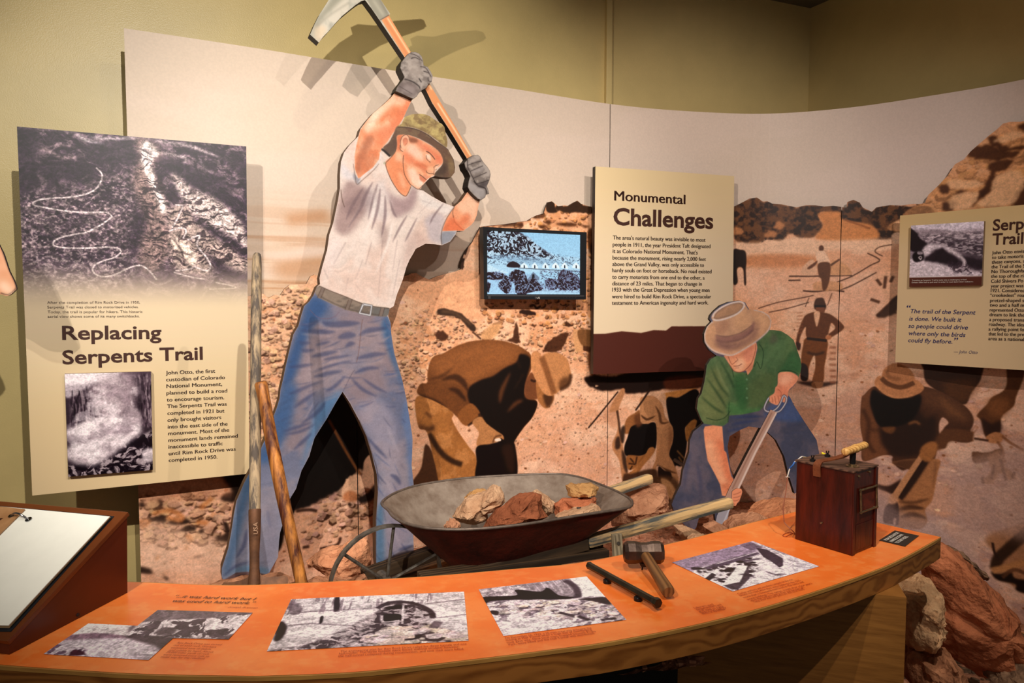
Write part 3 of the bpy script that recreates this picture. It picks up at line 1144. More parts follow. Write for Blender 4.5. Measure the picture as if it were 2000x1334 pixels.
rk.line(cw(640, 1070, 660, 1030, 700, 1020), 4, DK, .6, 1)
rk.fill(cw(655, 1045, 690, 1040, 695, 1058, 660, 1062), (236, 214, 196), 1, .6)
rk.fill(cw(530, 1100, 620, 1080, 700, 1062, 760, 1075, 795, 1100, 790, 1334, 540, 1334, 530, 1200), BLK, 1, 1)
rk.fill(cw(700, 1100, 780, 1090, 785, 1280, 740, 1250, 720, 1180), (48, 28, 18), .8, 4)
rk.fill(cw(870, 640, 900, 590, 925, 610, 945, 680, 960, 760, 900, 775, 862, 750, 858, 690), (112, 70, 46), 1, 1)
rk.line(cw(900, 640, 925, 650, 940, 640), 5, BLK, .7, 1)
rk.fill(cw(940, 650, 990, 700, 1055, 735, 1052, 790, 1010, 835, 970, 812, 945, 760), (162, 110, 70), 1, .8)
rk.fill(cw(985, 740, 1050, 745, 1045, 800, 1010, 825), (52, 32, 22), .8, 3)
rk.fill(cw(903, 480, 920, 447, 950, 447, 975, 480, 1010, 580, 1062, 730, 1000, 740, 940, 650, 905, 560), (196, 140, 98), 1, .8)
rk.fill(cw(985, 480, 1060, 452, 1110, 465, 1150, 500, 1170, 560, 1178, 620, 1160, 670, 1110, 705, 1060, 735, 1030, 660), (188, 134, 92), 1, .8)
rk.line(cw(975, 480, 1010, 580, 1062, 735), 16, (128, 84, 54), .9, 1.5)
rk.line(cw(1175, 600, 1160, 670, 1100, 705), 10, (60, 38, 26), .8, 2)
rk.fill(cw(1100, 640, 1160, 620, 1160, 680, 1100, 700), (70, 44, 28), .7, 4)
# stick and pick of the next group
rk.line(cw(1295, 970, 1370, 880, 1500, 720), 4, (44, 28, 22), 1, .6)
rk.fill(cw(1400, 880, 1480, 760, 1530, 700, 1550, 720, 1500, 840, 1490, 960, 1450, 960), (198, 148, 118), .8, 3)

# --- second group, under the cream sign
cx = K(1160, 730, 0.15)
rk.fill(cx(-120, 60, 0, 20, 260, 30, 700, -60, 1460, -80, 1460, 120, 1300, 200, 950, 190, 700, 245, 420, 255, 350, 200, 150, 232, 0, 190, -80, 150), (30, 16, 12), 1, 1.5, j=1.5)  # dark ground behind the group, part of the sign's shadow painted into it
rk.fill(cx(20, 150, 60, 160, 20, 175), (214, 176, 146), 1, 1)
rk.fill(cx(930, 60, 1200, 20, 1440, 60, 1420, 150, 1200, 200, 940, 200), (84, 44, 26), 1, 3)
rk.fill(cx(850, 340, 900, 260, 1300, 190, 1310, 210, 1100, 310, 940, 345), (190, 132, 78), 1, 1)
rk.fill(cx(720, 260, 910, 255, 935, 340, 920, 420, 860, 380), (216, 172, 142), .9, 1)
rk.fill(cx(940, 350, 1100, 310, 1300, 205, 1370, 260, 1360, 420, 1400, 640, 1340, 700, 1190, 700, 1210, 900, 1150, 1190, 1060, 1200, 1060, 1334, 980, 1334, 900, 1050, 1020, 880), (17, 13, 13), 1, 1)
rk.fill(cx(1190, 710, 1290, 600, 1340, 640, 1220, 890), (150, 104, 60), 1, 1, j=1)
rk.line(cx(1080, 1000, 1180, 1110), 5, (130, 94, 58), .8, 1)
rk.line(cx(1100, 1080, 1150, 1160), 5, (120, 84, 52), .8, 1)
rk.fill(cx(600, 480, 520, 520, 440, 570, 400, 660, 400, 780, 520, 760, 600, 660), (146, 98, 62), 1, 1)
rk.fill(cx(480, 700, 560, 660, 640, 650, 810, 655, 805, 960, 720, 1010, 620, 1070, 420, 1070, 395, 960, 440, 820), (14, 10, 9), 1, 1)
rk.fill(cx(350, 720, 400, 680, 400, 800, 380, 900, 330, 900), (40, 28, 22), .9, 2)
rk.fill(cx(520, 560, 610, 520, 640, 640, 560, 700), (96, 60, 38), .9, 3)
SH = cx(600, 330, 660, 300, 720, 285, 790, 300, 860, 360, 900, 440, 925, 560, 975, 620, 1025, 700, 1035, 800, 1020, 900, 980, 1050, 1030, 1150, 1085, 1300, 1095, 1400, 1000, 1334, 930, 1260, 830, 1200, 770, 1334, 760, 1240, 810, 1060, 805, 650, 700, 655, 620, 640, 600, 560)
rk.fill(SH, (178, 130, 94), 1, .8)
rk.clip = rk.mask(SH)
for P, w, q in (((610, 540, 690, 595, 800, 550), 8, .9), ((800, 420, 850, 520, 880, 640, 980, 630), 10, .75), ((820, 1190, 900, 1240, 1080, 1300), 10, .8), ((820, 700, 860, 760), 6, .4), ((960, 760, 900, 860), 6, .4)):
    rk.line(cx(*P), w * .15 * 5, (70, 44, 28), q, 1.2, w1=-1)
rk.fill(cx(980, 680, 1030, 760, 1020, 900, 960, 1030, 970, 860), (132, 90, 62), .7, 3)
rk.clip = None
rk.fill(cx(840, 1210, 920, 1260, 1000, 1290, 1000, 1400, 850, 1400), (34, 22, 18), 1, 1)
rk.fill(cx(330, 240, 370, 190, 405, 215, 370, 330, 325, 450, 320, 640, 345, 760, 380, 960, 410, 1150, 440, 1280, 500, 1334, 380, 1400, 330, 1140, 250, 1000, 240, 900, 300, 760, 305, 640, 290, 500, 205, 500, 250, 360), (178, 128, 92), 1, 1)
rk.line(cx(300, 480, 320, 600, 340, 760, 370, 900), 6, (50, 32, 24), .8, 1.2)
rk.fill(cx(280, 860, 330, 820, 340, 960, 280, 980), (48, 32, 26), .9, 2)
rk.fill(cx(400, 1040, 440, 1160, 430, 1300, 380, 1200, 360, 1000), (52, 36, 28), .9, 2)
rk.fill(cx(430, 1070, 600, 1070, 680, 1050, 640, 1160, 520, 1240, 440, 1240), (142, 94, 56), 1, 1)
for P in ((470, 1100, 520, 1160), (560, 1080, 540, 1180), (450, 1170, 540, 1180), (500, 1200, 470, 1250)):
    rk.line(cx(*P), 4, (46, 28, 18), .85, .8)
rk.fill(cx(440, 1320, 500, 1260, 580, 1170, 660, 1070, 710, 975, 760, 955, 795, 980, 780, 1030, 720, 1110, 640, 1200, 540, 1334), (164, 112, 70), 1, 1)
rk.line(cx(740, 190, 640, 340, 540, 480), 5, (44, 30, 24), .95, .7)
# lower part behind the barrow and stones
rk.fill(cx(380, 1334, 500, 1300, 760, 1240, 830, 1320, 800, 1700, 500, 1800, 380, 1700), (60, 38, 26), .9, 2)
rk.fill(cx(640, 1460, 800, 1334, 1090, 1400, 1200, 1900, 900, 1900, 760, 1700), (80, 54, 36), .9, 3)
rk.fill(cx(870, 1370, 980, 1400, 1080, 1560, 1040, 1650, 930, 1560), (190, 144, 104), .9, 2)

# --- kneeling worker in the right foreground
cr = K(1600, 680, 0.28490)
rk.fill(cr(720, 60, 1090, 60, 1110, 200, 1040, 310, 1000, 385, 900, 360, 800, 290, 730, 230, 715, 150), (58, 36, 24), 1, 1)
rk.fill(cr(860, 230, 1080, 220, 1000, 370, 880, 330), (96, 62, 36), .6, 6)
rk.fill(cr(1290, 60, 1420, 60, 1400, 200, 1350, 330, 1330, 400, 1250, 470, 1240, 570, 1200, 600, 1140, 610, 1110, 500, 1080, 460, 1150, 385, 1180, 340, 1280, 265), (88, 56, 34), 1, 1)
rk.fill(cr(1170, 350, 1290, 350, 1300, 420, 1240, 480, 1160, 440), (128, 84, 52), .7, 6)
rk.fill(cr(1110, 480, 1180, 520, 1240, 500, 1240, 580, 1150, 610), (36, 22, 18), .8, 3)
rk.fill(cr(1150, 600, 1210, 575, 1260, 600, 1240, 650, 1170, 650, 1145, 625), (170, 120, 84), 1, 1)
rk.line(cr(1060, 620, 1160, 635), 5, DK, .9, 1)
for P in ((1250, 600, 1310, 650, 1400, 700), (1220, 640, 1260, 720, 1240, 860), (1050, 570, 1080, 540, 1040, 600, 1050, 640)):
    rk.line(cr(*P), 6, (120, 78, 52), .85, 1)
rk.fill(cr(1045, 750, 1060, 710, 1150, 715, 1240, 690, 1250, 740, 1180, 770, 1070, 790), (84, 54, 34), 1, 1, j=1)
rk.fill(cr(1160, 760, 1230, 700, 1260, 800, 1340, 870, 1300, 900, 1230, 850, 1190, 930, 1120, 920, 1180, 840), (142, 98, 66), .9, 1.5, j=2)
for P in ((1200, 800, 1180, 900), (1240, 760, 1280, 910), (1120, 880, 1120, 930), (1340, 850, 1320, 890)):
    rk.line(cr(*P), 6, DK, .8, 1)
TORS = cr(290, 350, 310, 320, 370, 265, 440, 280, 600, 300, 690, 265, 800, 285, 900, 335, 1000, 400, 1050, 465, 1055, 520, 1035, 570, 1040, 640, 960, 645, 900, 630, 870, 655, 860, 685, 810, 690, 790, 760, 740, 800, 690, 780, 600, 830, 560, 835, 500, 780, 500, 740, 430, 735, 305, 775, 290, 700, 300, 640, 282, 520)
rk.fill(TORS, (70, 45, 32), 1, 1)
rk.clip = rk.mask(TORS)
rk.fill(cr(280, 360, 370, 270, 350, 400, 400, 520, 430, 640, 470, 740, 300, 780), (116, 76, 52), .9, 4)
rk.line(cr(300, 420, 340, 520, 330, 640, 380, 720), 10, (62, 38, 26), .7, 3)
rk.line(cr(350, 560, 420, 560), 8, (70, 44, 30), .7, 3)
rk.fill(cr(700, 270, 850, 300, 1000, 400, 1050, 500, 900, 500, 820, 420, 760, 420, 700, 360), (98, 66, 46), .7, 8)
rk.line(cr(820, 330, 900, 420, 1000, 480), 14, (128, 88, 58), .55, 5, w1=-1)
rk.fill(cr(420, 540, 480, 540, 600, 500, 680, 420, 720, 480, 800, 470, 790, 620, 740, 700, 650, 740, 520, 740, 430, 660), (34, 22, 18), .75, 5)
rk.fill(cr(355, 400, 350, 340, 370, 285, 440, 320, 600, 345, 690, 320, 690, 400, 640, 490, 560, 530, 470, 545, 400, 520), (16, 11, 10), 1, 2)
rk.fill(cr(430, 545, 520, 540, 500, 585, 450, 575), (118, 78, 48), .8, 2)
rk.line(cr(610, 520, 660, 505, 690, 525), 6, (150, 104, 66), .7, 1.5)
rk.clip = None
rk.fill(cr(825, 590, 820, 520, 845, 475, 885, 510, 860, 540), (206, 166, 146), 1, 1)
rk.fill(cr(790, 640, 860, 560, 1040, 570, 1035, 640, 900, 640, 860, 685, 790, 700, 760, 680), (92, 60, 40), 1, 1.5)
PANTS = cr(500, 790, 560, 770, 650, 760, 700, 770, 825, 765, 810, 860, 790, 970, 770, 1050, 725, 1110, 740, 1190, 690, 1240, 600, 1230, 540, 1215, 520, 1130, 530, 1040, 560, 950, 640, 850)
rk.fill(PANTS, (156, 110, 76), 1, 1)
rk.clip = rk.mask(PANTS)
for P, w, q in (((640, 910, 780, 970), 6, .5), ((540, 1110, 620, 1090, 720, 1100), 12, .8), ((560, 1160, 640, 1140, 740, 1170), 12, .8), ((540, 1050, 640, 1060, 760, 1030), 8, .6), ((800, 780, 780, 960), 10, .6)):
    rk.line(cr(*P), w, (56, 34, 22), q, 2, w1=-1)
rk.fill(cr(500, 780, 660, 760, 700, 790, 560, 860), (62, 40, 28), .8, 4)
rk.clip = None
rk.fill(cr(440, 1190, 445, 1110, 480, 1060, 525, 1045, 545, 1100, 540, 1210, 490, 1205), (38, 24, 20), 1, 1)
rk.fill(cr(510, 1170, 525, 1170, 520, 1210, 508, 1208), (216, 180, 160), 1, 1)
rk.fill(cr(395, 935, 470, 945, 540, 910, 560, 900, 520, 1000, 460, 985, 400, 960), (44, 26, 20), .95, 1.5)
rk.fill(cr(470, 1050, 500, 1000, 540, 1010, 530, 1060, 480, 1070), (190, 142, 110), 1, 1.5)
rk.line(cr(545, 1030, 640, 900, 730, 760), 18, (30, 18, 14), .9, 1.5)
rk.line(cr(515, 1020, 600, 890, 705, 735), 15, (176, 130, 96), 1, .8, w1=11)
rk.fill(cr(690, 700, 720, 660, 770, 640, 810, 660, 800, 720, 770, 770, 730, 780, 690, 750), (150, 102, 64), 1, 1.5)
HATB = cr(378, 245, 400, 195, 440, 200, 560, 260, 650, 215, 715, 262, 695, 305, 610, 338, 510, 344, 430, 305)
rk.fill(HATB, (186, 132, 94), 1, .8)
rk.fill(cr(428, 205, 440, 150, 480, 118, 520, 105, 600, 130, 645, 180, 650, 240, 600, 268, 520, 262, 450, 235), (174, 122, 86), 1, .8)
rk.line(cr(425, 205, 470, 245, 560, 270, 650, 238), 11, (92, 60, 40), .9, 1.2)
rk.line(cr(390, 250, 450, 310, 540, 338, 640, 322), 6, (206, 150, 108), .6, 2)
rk.line(cr(460, 150, 480, 200, 560, 215), 8, (110, 74, 50), .6, 2)
# dry branch and roots low on the right
cb = K(1860, 1040, 0.22047)
rk.fill(cb(360, 0, 1500, -200, 1500, 560, 900, 600, 640, 540, 500, 450, 350, 380, 380, 200), (150, 108, 78), .9, 3)
rk.fill(cb(345, 350, 420, 370, 520, 350, 640, 420, 1500, 400, 1500, 700, 640, 540, 560, 460, 400, 420), (22, 14, 12), 1, 2)
rk.line(cb(380, 330, 400, 240, 480, 160, 640, 20, 900, -150), 22, (50, 34, 24), 1, 1.5)
rk.line(cb(410, 250, 370, 170, 355, 90), 5, (44, 28, 22), 1, 1)
rk.line(cb(350, 340, 480, 310, 640, 270, 1200, 200), 14, (170, 124, 84), 1, 1.5)
rk.line(cb(440, 400, 540, 330, 640, 360), 8, (90, 60, 42), .8, 1)
rk.fill(I(1700, 960, 1760, 1000, 1860, 1040, 1960, 1240, 1700, 1240), (156, 136, 134), .7, 14)
rk.fill(I(1880, 900, 2060, 880, 2060, 1060, 1930, 1040, 1890, 1120, 1860, 1000), (176, 148, 138), .7, 12)

# --- dark gully between the striding legs and its pale stones
ci = K(400, 820, 0.25491)
rk.fill(I(640, 560, 700, 740, 700, 800, 726, 886, 735, 915, 730, 932, 704, 915, 690, 930, 672, 950, 650, 965, 630, 975, 600, 990, 575, 1000, 560, 1030, 545, 1075, 520, 1075, 540, 960, 560, 880, 600, 780, 620, 700), (20, 14, 12), 1, 1.5, j=2)
rk.line(ci(950, 0, 1080, 240, 1190, 420), 6, (116, 74, 44), 1, 1)
rk.fill(ci(1210, 400, 1220, 320, 1260, 270, 1290, 300, 1300, 460, 1200, 560, 1180, 540), (214, 172, 144), 1, 1)
rk.fill(ci(1060, 510, 1100, 440, 1160, 420, 1200, 440, 1180, 560, 1060, 600), (220, 176, 146), 1, 1, j=1.5)
rk.fill(ci(1060, 580, 1100, 545, 1160, 560, 1160, 620, 1070, 620), (180, 118, 82), .9, 2)
rk.fill(ci(1180, 600, 1250, 560, 1300, 500, 1300, 600, 1200, 640), (26, 18, 16), .9, 2)
for P in ((1100, 640, 1120, 660), (700, 700, 800, 690, 860, 700), (750, 980, 800, 970), (880, 990, 1010, 960, 1040, 900)):
    rk.line(ci(*P), 6, (52, 32, 24), .9, 1)
# left foot of the mural
cz = K(260, 900, 0.18738)
for P in ((60, 440, 110, 430, 120, 470, 70, 480), (160, 620, 230, 590, 300, 560, 350, 600, 330, 640, 230, 630), (360, 640, 420, 610, 480, 650, 540, 600, 600, 640, 480, 670, 380, 665), (380, 735, 480, 720, 560, 680, 650, 690, 640, 730, 520, 740, 400, 745), (930, 640, 1000, 680, 1000, 830, 900, 840, 860, 790, 960, 760), (910, 400, 960, 340, 1080, 330, 1060, 420, 980, 430), (80, 1100, 180, 1130, 200, 1180, 80, 1170), (620, 1010, 680, 985, 740, 990, 690, 1015), (310, 1190, 360, 1220, 350, 1250), (680, 740, 740, 700, 720, 760), (320, 1040, 350, 1050, 330, 1060), (790, 600, 850, 600, 820, 620), (250, 410, 300, 410, 300, 480)):
    rk.fill(cz(*P), (36, 22, 16), .95, 1.5, j=1.2)
for P in ((200, 560, 350, 520, 480, 560, 500, 620, 350, 590), (700, 500, 820, 390), (660, 640, 780, 650), (560, 770, 610, 840), (60, 640, 160, 640, 80, 700), (540, 900, 570, 910), (240, 1000, 270, 1020)):
    rk.line(cz(*P), 9, (176, 112, 66), .7, 2.5)
rk.fill(cz(100, 640, 380, 680, 620, 780, 960, 860, 900, 1200, 100, 1050), (222, 186, 164), .55, 12)
rk.fill(cz(-80, 100, 1200, 60, 1200, 330, -80, 420), (170, 118, 90), .5, 6)
rk.fill(I(430, 900, 500, 880, 500, 960, 470, 980, 440, 940), (24, 16, 12), .9, 3, j=2)
g_ = rk.a.mean(2, keepdims=True)
rk.a = np.clip(g_ + (rk.a - g_) * 1.12, 0, 1)
rk.grit(.06, .05, 60, 1.08)

m_sky = mat_print('mural_sky_print', sky, 0.5, 0.3)
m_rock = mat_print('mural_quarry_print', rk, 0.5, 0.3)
m_edge = mat_plain('mural_edge', (52, 36, 28), 0.6)


def sheet(name, surf, canvas, mat, us, topf, z0, thick, label, group):
    """curved printed panel between two joints"""
    us = np.array(us)
    zt = np.array([topf(u) for u in us])
    n = len(us)
    V = np.concatenate([surf.pt(np.stack([us, np.full(n, z0)], 1)), surf.pt(np.stack([us, zt], 1)),
                        surf.pt(np.stack([us, np.full(n, z0)], 1), -thick), surf.pt(np.stack([us, zt], 1), -thick)])
    V = np.concatenate([V, V])
    uv = canvas.uv(np.concatenate([np.stack([us, np.full(n, z0)], 1), np.stack([us, zt], 1)] * 2))
    uv = np.concatenate([uv, uv])
    F, fm = [], []
    for i in range(n - 1):
        F.append((i, i + 1, n + i + 1, n + i)); fm.append(0)
        F.append((2 * n + i + 1, 2 * n + i, 3 * n + i, 3 * n + i + 1)); fm.append(1)
        b = 4 * n
        F.append((b + n + i, b + n + i + 1, b + 3 * n + i + 1, b + 3 * n + i)); fm.append(1)
    b = 4 * n
    F.append((b, b + n, b + 3 * n, b + 2 * n)); fm.append(1)
    F.append((b + n - 1, b + 3 * n - 1, b + 4 * n - 1, b + 2 * n - 1)); fm.append(1)
    o = mesh_obj(name, V, F, [mat, m_edge], None, fm, uv)
    tag(o, label, 'mural', 'curved mural panels')
    return o


g = 0.002
uA = u_of(1191, 300)
sheet('mural_sky_panel', MURAL, sky, m_sky, np.linspace(0, uA - g, 60), lambda u: MT, -0.55, 0.02, 'tall pale sky panel of the mural behind the big man with the pickaxe', 0)
sheet('mural_sky_panel', MURAL, sky, m_sky, np.linspace(uA + g, UE, 60), lambda u: MT, -0.55, 0.02, 'pale sky panel of the mural above the cream and brown sign and to its right', 0)
# outline of the cut-out quarry layer
edge_px = I(242, 600, 300, 596, 380, 588, 488, 578, 497, 572, 515, 574, 524, 583, 535, 576, 547, 577, 556, 564, 566, 556, 598, 555, 606, 540, 614, 536, 640, 545, 700, 560, 760, 548, 795, 538, 803, 534, 812, 533, 824, 540, 838, 546, 852, 540, 866, 536, 890, 530, 900, 526, 901, 512, 906, 497, 913, 484, 922, 474, 930, 458, 938, 443, 952, 441, 985, 438, 1010, 434, 1030, 431, 1040, 425, 1050, 420, 1062, 417, 1066, 404, 1070, 395, 1078, 393, 1084, 398, 1090, 403, 1102, 401, 1110, 402, 1120, 396, 1128, 392, 1135, 398, 1150, 403, 1165, 405, 1250, 405, 1340, 402, 1431, 405)
edge2 = np.concatenate([edge_px, K(1400, 360, 0.29975)(180, 112, 215, 92, 262, 86, 300, 112, 330, 110, 360, 125, 420, 130, 520, 150, 580, 136, 640, 136, 700, 145, 760, 140, 845, 152, 850, 115, 890, 101, 930, 118, 950, 150, 1010, 178, 1040, 150, 1130, 135, 1200, 138),
                        I(1785, 398), K(1640, 140, 0.22486)(690, 1150, 740, 1140, 770, 1070, 860, 985, 940, 900, 1000, 805, 1080, 760, 1140, 690, 1220, 620, 1290, 560, 1360, 505, 1420, 450, 1480, 436, 1570, 435, 1800, 380, 2350, 300)])
euv = ROCKL.hit(edge2)
order = np.argsort(euv[:, 0], kind='stable')
euv = euv[order]


def rtop(u):
    return float(np.interp(u, euv[:, 0], euv[:, 1]))


cuts = [0.0, uR(698, 900), uR(1187, 760), uR(1636, 700), ROCKL.L[-1]]
labs = ['curved mural panel of rubble behind the striding man\'s rear leg and the shovel',
        'curved mural panel showing a bent worker in a tan hat beneath the screen',
        'curved mural panel with a standing man hands on hips, behind the green shirted figure',
        'curved mural panel at the right with a kneeling worker in a hat holding a tool']
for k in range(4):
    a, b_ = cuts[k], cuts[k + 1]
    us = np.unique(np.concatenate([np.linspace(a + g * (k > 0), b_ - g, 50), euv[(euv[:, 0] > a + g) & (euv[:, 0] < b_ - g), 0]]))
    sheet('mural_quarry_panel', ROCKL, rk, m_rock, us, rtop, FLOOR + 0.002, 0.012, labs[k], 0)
# ================================================================ signs, prints and screen
m_ink = mat_plain('brown_ink', (62, 28, 16), 0.5)
m_ink2 = mat_plain('dark_ink', (58, 38, 30), 0.5)
m_blue = mat_plain('blue_ink', (26, 30, 92), 0.5)
m_white = mat_plain('white_ink', (232, 224, 214), 0.5)
m_red = mat_plain('rust_ink', (176, 62, 20), 0.5)
m_sedge = mat_plain('sign_edge', (34, 24, 20), 0.5)
m_lip = mat_plain('print_edge', (120, 96, 72), 0.5)


def bw_noise(c, sx, sy, seed, lo, hi, d, l, a=1.0, wamp=8, octs=4):
    n = c.warp(c.noise(sx, sy, octs, seed), wamp, max(sx, 6), seed + 500)
    c.blend(sstep(n, lo, hi), l, a)
    c.blend(sstep(1 - n, lo, hi), d, a)
    return n


def canvas_for(surf, px, ppm, col, pad=0.0):
    q = surf.hit(px)
    return Canvas(surf, q[:, 0].min() - pad, q[:, 0].max() + pad, q[:, 1].min() - pad, q[:, 1].max() + pad, ppm, col)


PV = (66, 56, 66)      # print black with a violet cast
PL = (226, 216, 222)

# ---------------------------------------------------------------- left sign
SL = vplane(242, 2.78, 28)
co = I(33, 247, 481, 286, 487, 925, 63, 968)
k1 = K(0, 220, 0.29983)
cs = canvas_for(SL, co, 560, (70, 58, 70))
n = cs.warp(cs.noise(16, 9, 5, 71), 16, 22, 72)
n2_ = cs.noise(70, 40, 4, 73)
cs.blend(sstep(n, 0.55, 0.78), (150, 132, 138), 0.5)
cs.blend(sstep(1 - n, 0.5, 0.75), (44, 36, 46), 0.6)
# slope with scrub left
m = cs.mask(k1(110, 560, 300, 520, 560, 480, 860, 380, 900, 560, 930, 700, 900, 1000, 700, 1150, 120, 1150), True, 12)
cs.blend(sstep(n2_, .3, .7) * m, (112, 98, 104), .45)
ms = cs.noise(5, 4, 3, 74)
cs.blend(sstep(ms, .58, .8) * m, (182, 166, 166), .55)
cs.blend(sstep(1 - ms, .6, .8) * m, (46, 38, 46), .55)
for P, w, col, a in (((110, 100, 300, 105, 480, 130, 560, 180, 900, 160, 1100, 200, 1300, 190), 26, (140, 126, 132), .6), ((500, 140, 560, 180, 640, 200, 720, 215), 20, PL, .7), ((560, 150, 700, 170, 900, 165), 14, PL, .6),
                     ((1000, 180, 1200, 210, 1350, 260, 1450, 300), 22, (196, 182, 184), .7), ((230, 260, 300, 240, 420, 300, 560, 270), 16, (168, 150, 150), .7), ((230, 240, 400, 210, 520, 240), 10, (168, 150, 150), .6),
                     ((960, 250, 1150, 280, 1210, 300, 1180, 350), 16, (214, 200, 200), .7), ((1290, 280, 1330, 360, 1400, 400), 10, (196, 182, 184), .7)):
    cs.line(k1(*P), w * .3, col, a, 2.5, w1=-1)
for P in ((110, 130, 260, 150, 240, 330, 180, 520, 110, 500), (260, 320, 560, 340, 600, 380, 560, 420, 380, 450, 250, 400), (540, 210, 800, 200, 900, 280, 880, 340, 640, 330, 560, 280), (980, 290, 1100, 290, 1300, 380, 1450, 420, 1520, 600, 1460, 600, 1300, 500, 1150, 400, 1000, 340),
          (870, 640, 950, 700, 930, 800, 880, 960, 850, 850), (1210, 740, 1350, 820, 1480, 900, 1600, 960, 1600, 1080, 1450, 1050, 1300, 950), (1400, 240, 1600, 330, 1600, 440, 1500, 340)):
    cs.fill(k1(*P), (56, 46, 58), .75, 5, j=3)
# the pale slide
cs.fill(k1(880, 170, 960, 180, 1040, 260, 1000, 340, 1010, 420, 1060, 520, 1080, 620, 1100, 760, 1110, 900, 1000, 1050, 900, 980, 960, 700, 900, 560, 870, 400, 900, 290), (142, 122, 118), .85, 6, j=4)
cs.fill(k1(925, 190, 990, 210, 1030, 270, 985, 330, 1010, 440, 1060, 540, 1085, 650, 1050, 640, 1000, 520, 960, 420, 920, 300), (226, 214, 212), .9, 3, j=3)
cs.fill(k1(1110, 400, 1180, 430, 1260, 500, 1400, 560, 1560, 700, 1600, 800, 1610, 880, 1500, 800, 1380, 740, 1260, 660, 1180, 560), (206, 190, 186), .85, 4, j=4)
cs.fill(k1(1090, 640, 1200, 600, 1280, 720, 1400, 820, 1600, 960, 1590, 1040, 1440, 980, 1320, 900, 1380, 1000, 1330, 1060, 1180, 1040, 1110, 960, 1100, 800), (198, 178, 168), .75, 5, j=4)
mm = cs.mask(k1(900, 180, 1110, 400, 1600, 700, 1610, 1060, 1180, 1060, 900, 1000, 880, 300), False, 8)
q = cs.warp(cs.noise(14, 4, 3, 75), 10, 12, 76)
cs.blend(sstep(1 - q, .55, .72) * mm, (58, 48, 54), .8)
cs.fill(k1(1120, 830, 1200, 850, 1270, 940, 1260, 1000, 1150, 900), (226, 208, 196), .85, 3)
for P in ((1130, 830, 1180, 900, 1200, 1000), (1140, 900, 1250, 930), (1180, 760, 1160, 840)):
    cs.line(k1(*P), 3, (60, 48, 52), .8, 1)
ROAD = (205, 192, 194)
for P, w in (((625, 358, 660, 395, 662, 430, 630, 490, 560, 530, 440, 552, 300, 560, 225, 580, 220, 602, 290, 618, 420, 640, 560, 650, 680, 648, 722, 668, 715, 690, 640, 740, 560, 780, 490, 792, 400, 812, 350, 840, 352, 866, 420, 880, 560, 882, 700, 876, 770, 886, 785, 910, 740, 945, 660, 970, 610, 1000, 608, 1040, 660, 1068, 740, 1058, 820, 1020, 880, 998, 930, 1000, 980, 1040, 1020, 1090), 3.2),
             ((1190, 610, 1160, 680, 1120, 750), 3), ((1100, 770, 1180, 750, 1210, 770, 1190, 820), 3), ((1220, 830, 1300, 800, 1280, 860, 1340, 940, 1370, 1000, 1340, 1030, 1260, 1000), 3.6), ((1140, 1030, 1200, 1025, 1260, 1010), 3), ((1130, 1040, 1240, 1070, 1330, 1085), 2.6), ((1400, 1105, 1540, 1140, 1360, 1150), 2.4), ((1140, 600, 1190, 605), 3)):
    cs.line(k1(*P), w, (50, 40, 48), .5, 1.5)
    cs.line(k1(*P), w, ROAD, .95, .5)
cs.grit(.25, .34, 77, 1.3, 7)
# fade into the cream field
V_ = np.linspace(cs.v0, cs.v1, cs.h)[:, None].astype(np.float32) * np.ones((1, cs.w), np.float32)
zt = SL.hit((260, 480))[0, 1]
zb = SL.hit((260, 585))[0, 1]
U_ = np.linspace(0, 1, cs.w)[None, :].astype(np.float32)
fade = sstep(zt - V_ - 0.03 * U_, 0.0, (zt - zb))
cs.blend(fade * 0.6, (168, 152, 164), 1)
fade2 = sstep(zt - V_ - 0.04, 0.0, (zt - zb) * 1.05)
cs.blend(fade2, (226, 204, 170), 1)
cs.blend(sstep(zb - V_, 0.05, 0.45), (216, 188, 138), .55)
ms1 = mat_print('left_sign_print', cs, .42, .35)
sl = empty('interpretive_sign', tuple(SL.pt((0, -0.7))[0]), 'tall cream sign with a violet aerial photo of a winding road, headed Replacing Serpents Trail', 'sign')
board('sign_board', SL, co, 0.02, cs, ms1, m_sedge, sl)
zx = SL.hit((100, 300))[0, 0]
for px_ in ((120, 400), (420, 400), (120, 850), (420, 850)):
    q = SL.hit(px_)[0]
    standoff(SL.pt(q, -0.02)[0], SL.pt(q, -0.058)[0], .012, sl, m_sedge)
k2 = K(0, 560, 0.31488)


def L2(k, s, x0, y0, x1, y1, cap, *v):
    a, b = k(x0, y0, x1, y1)
    return (s, a, b, cap) + v


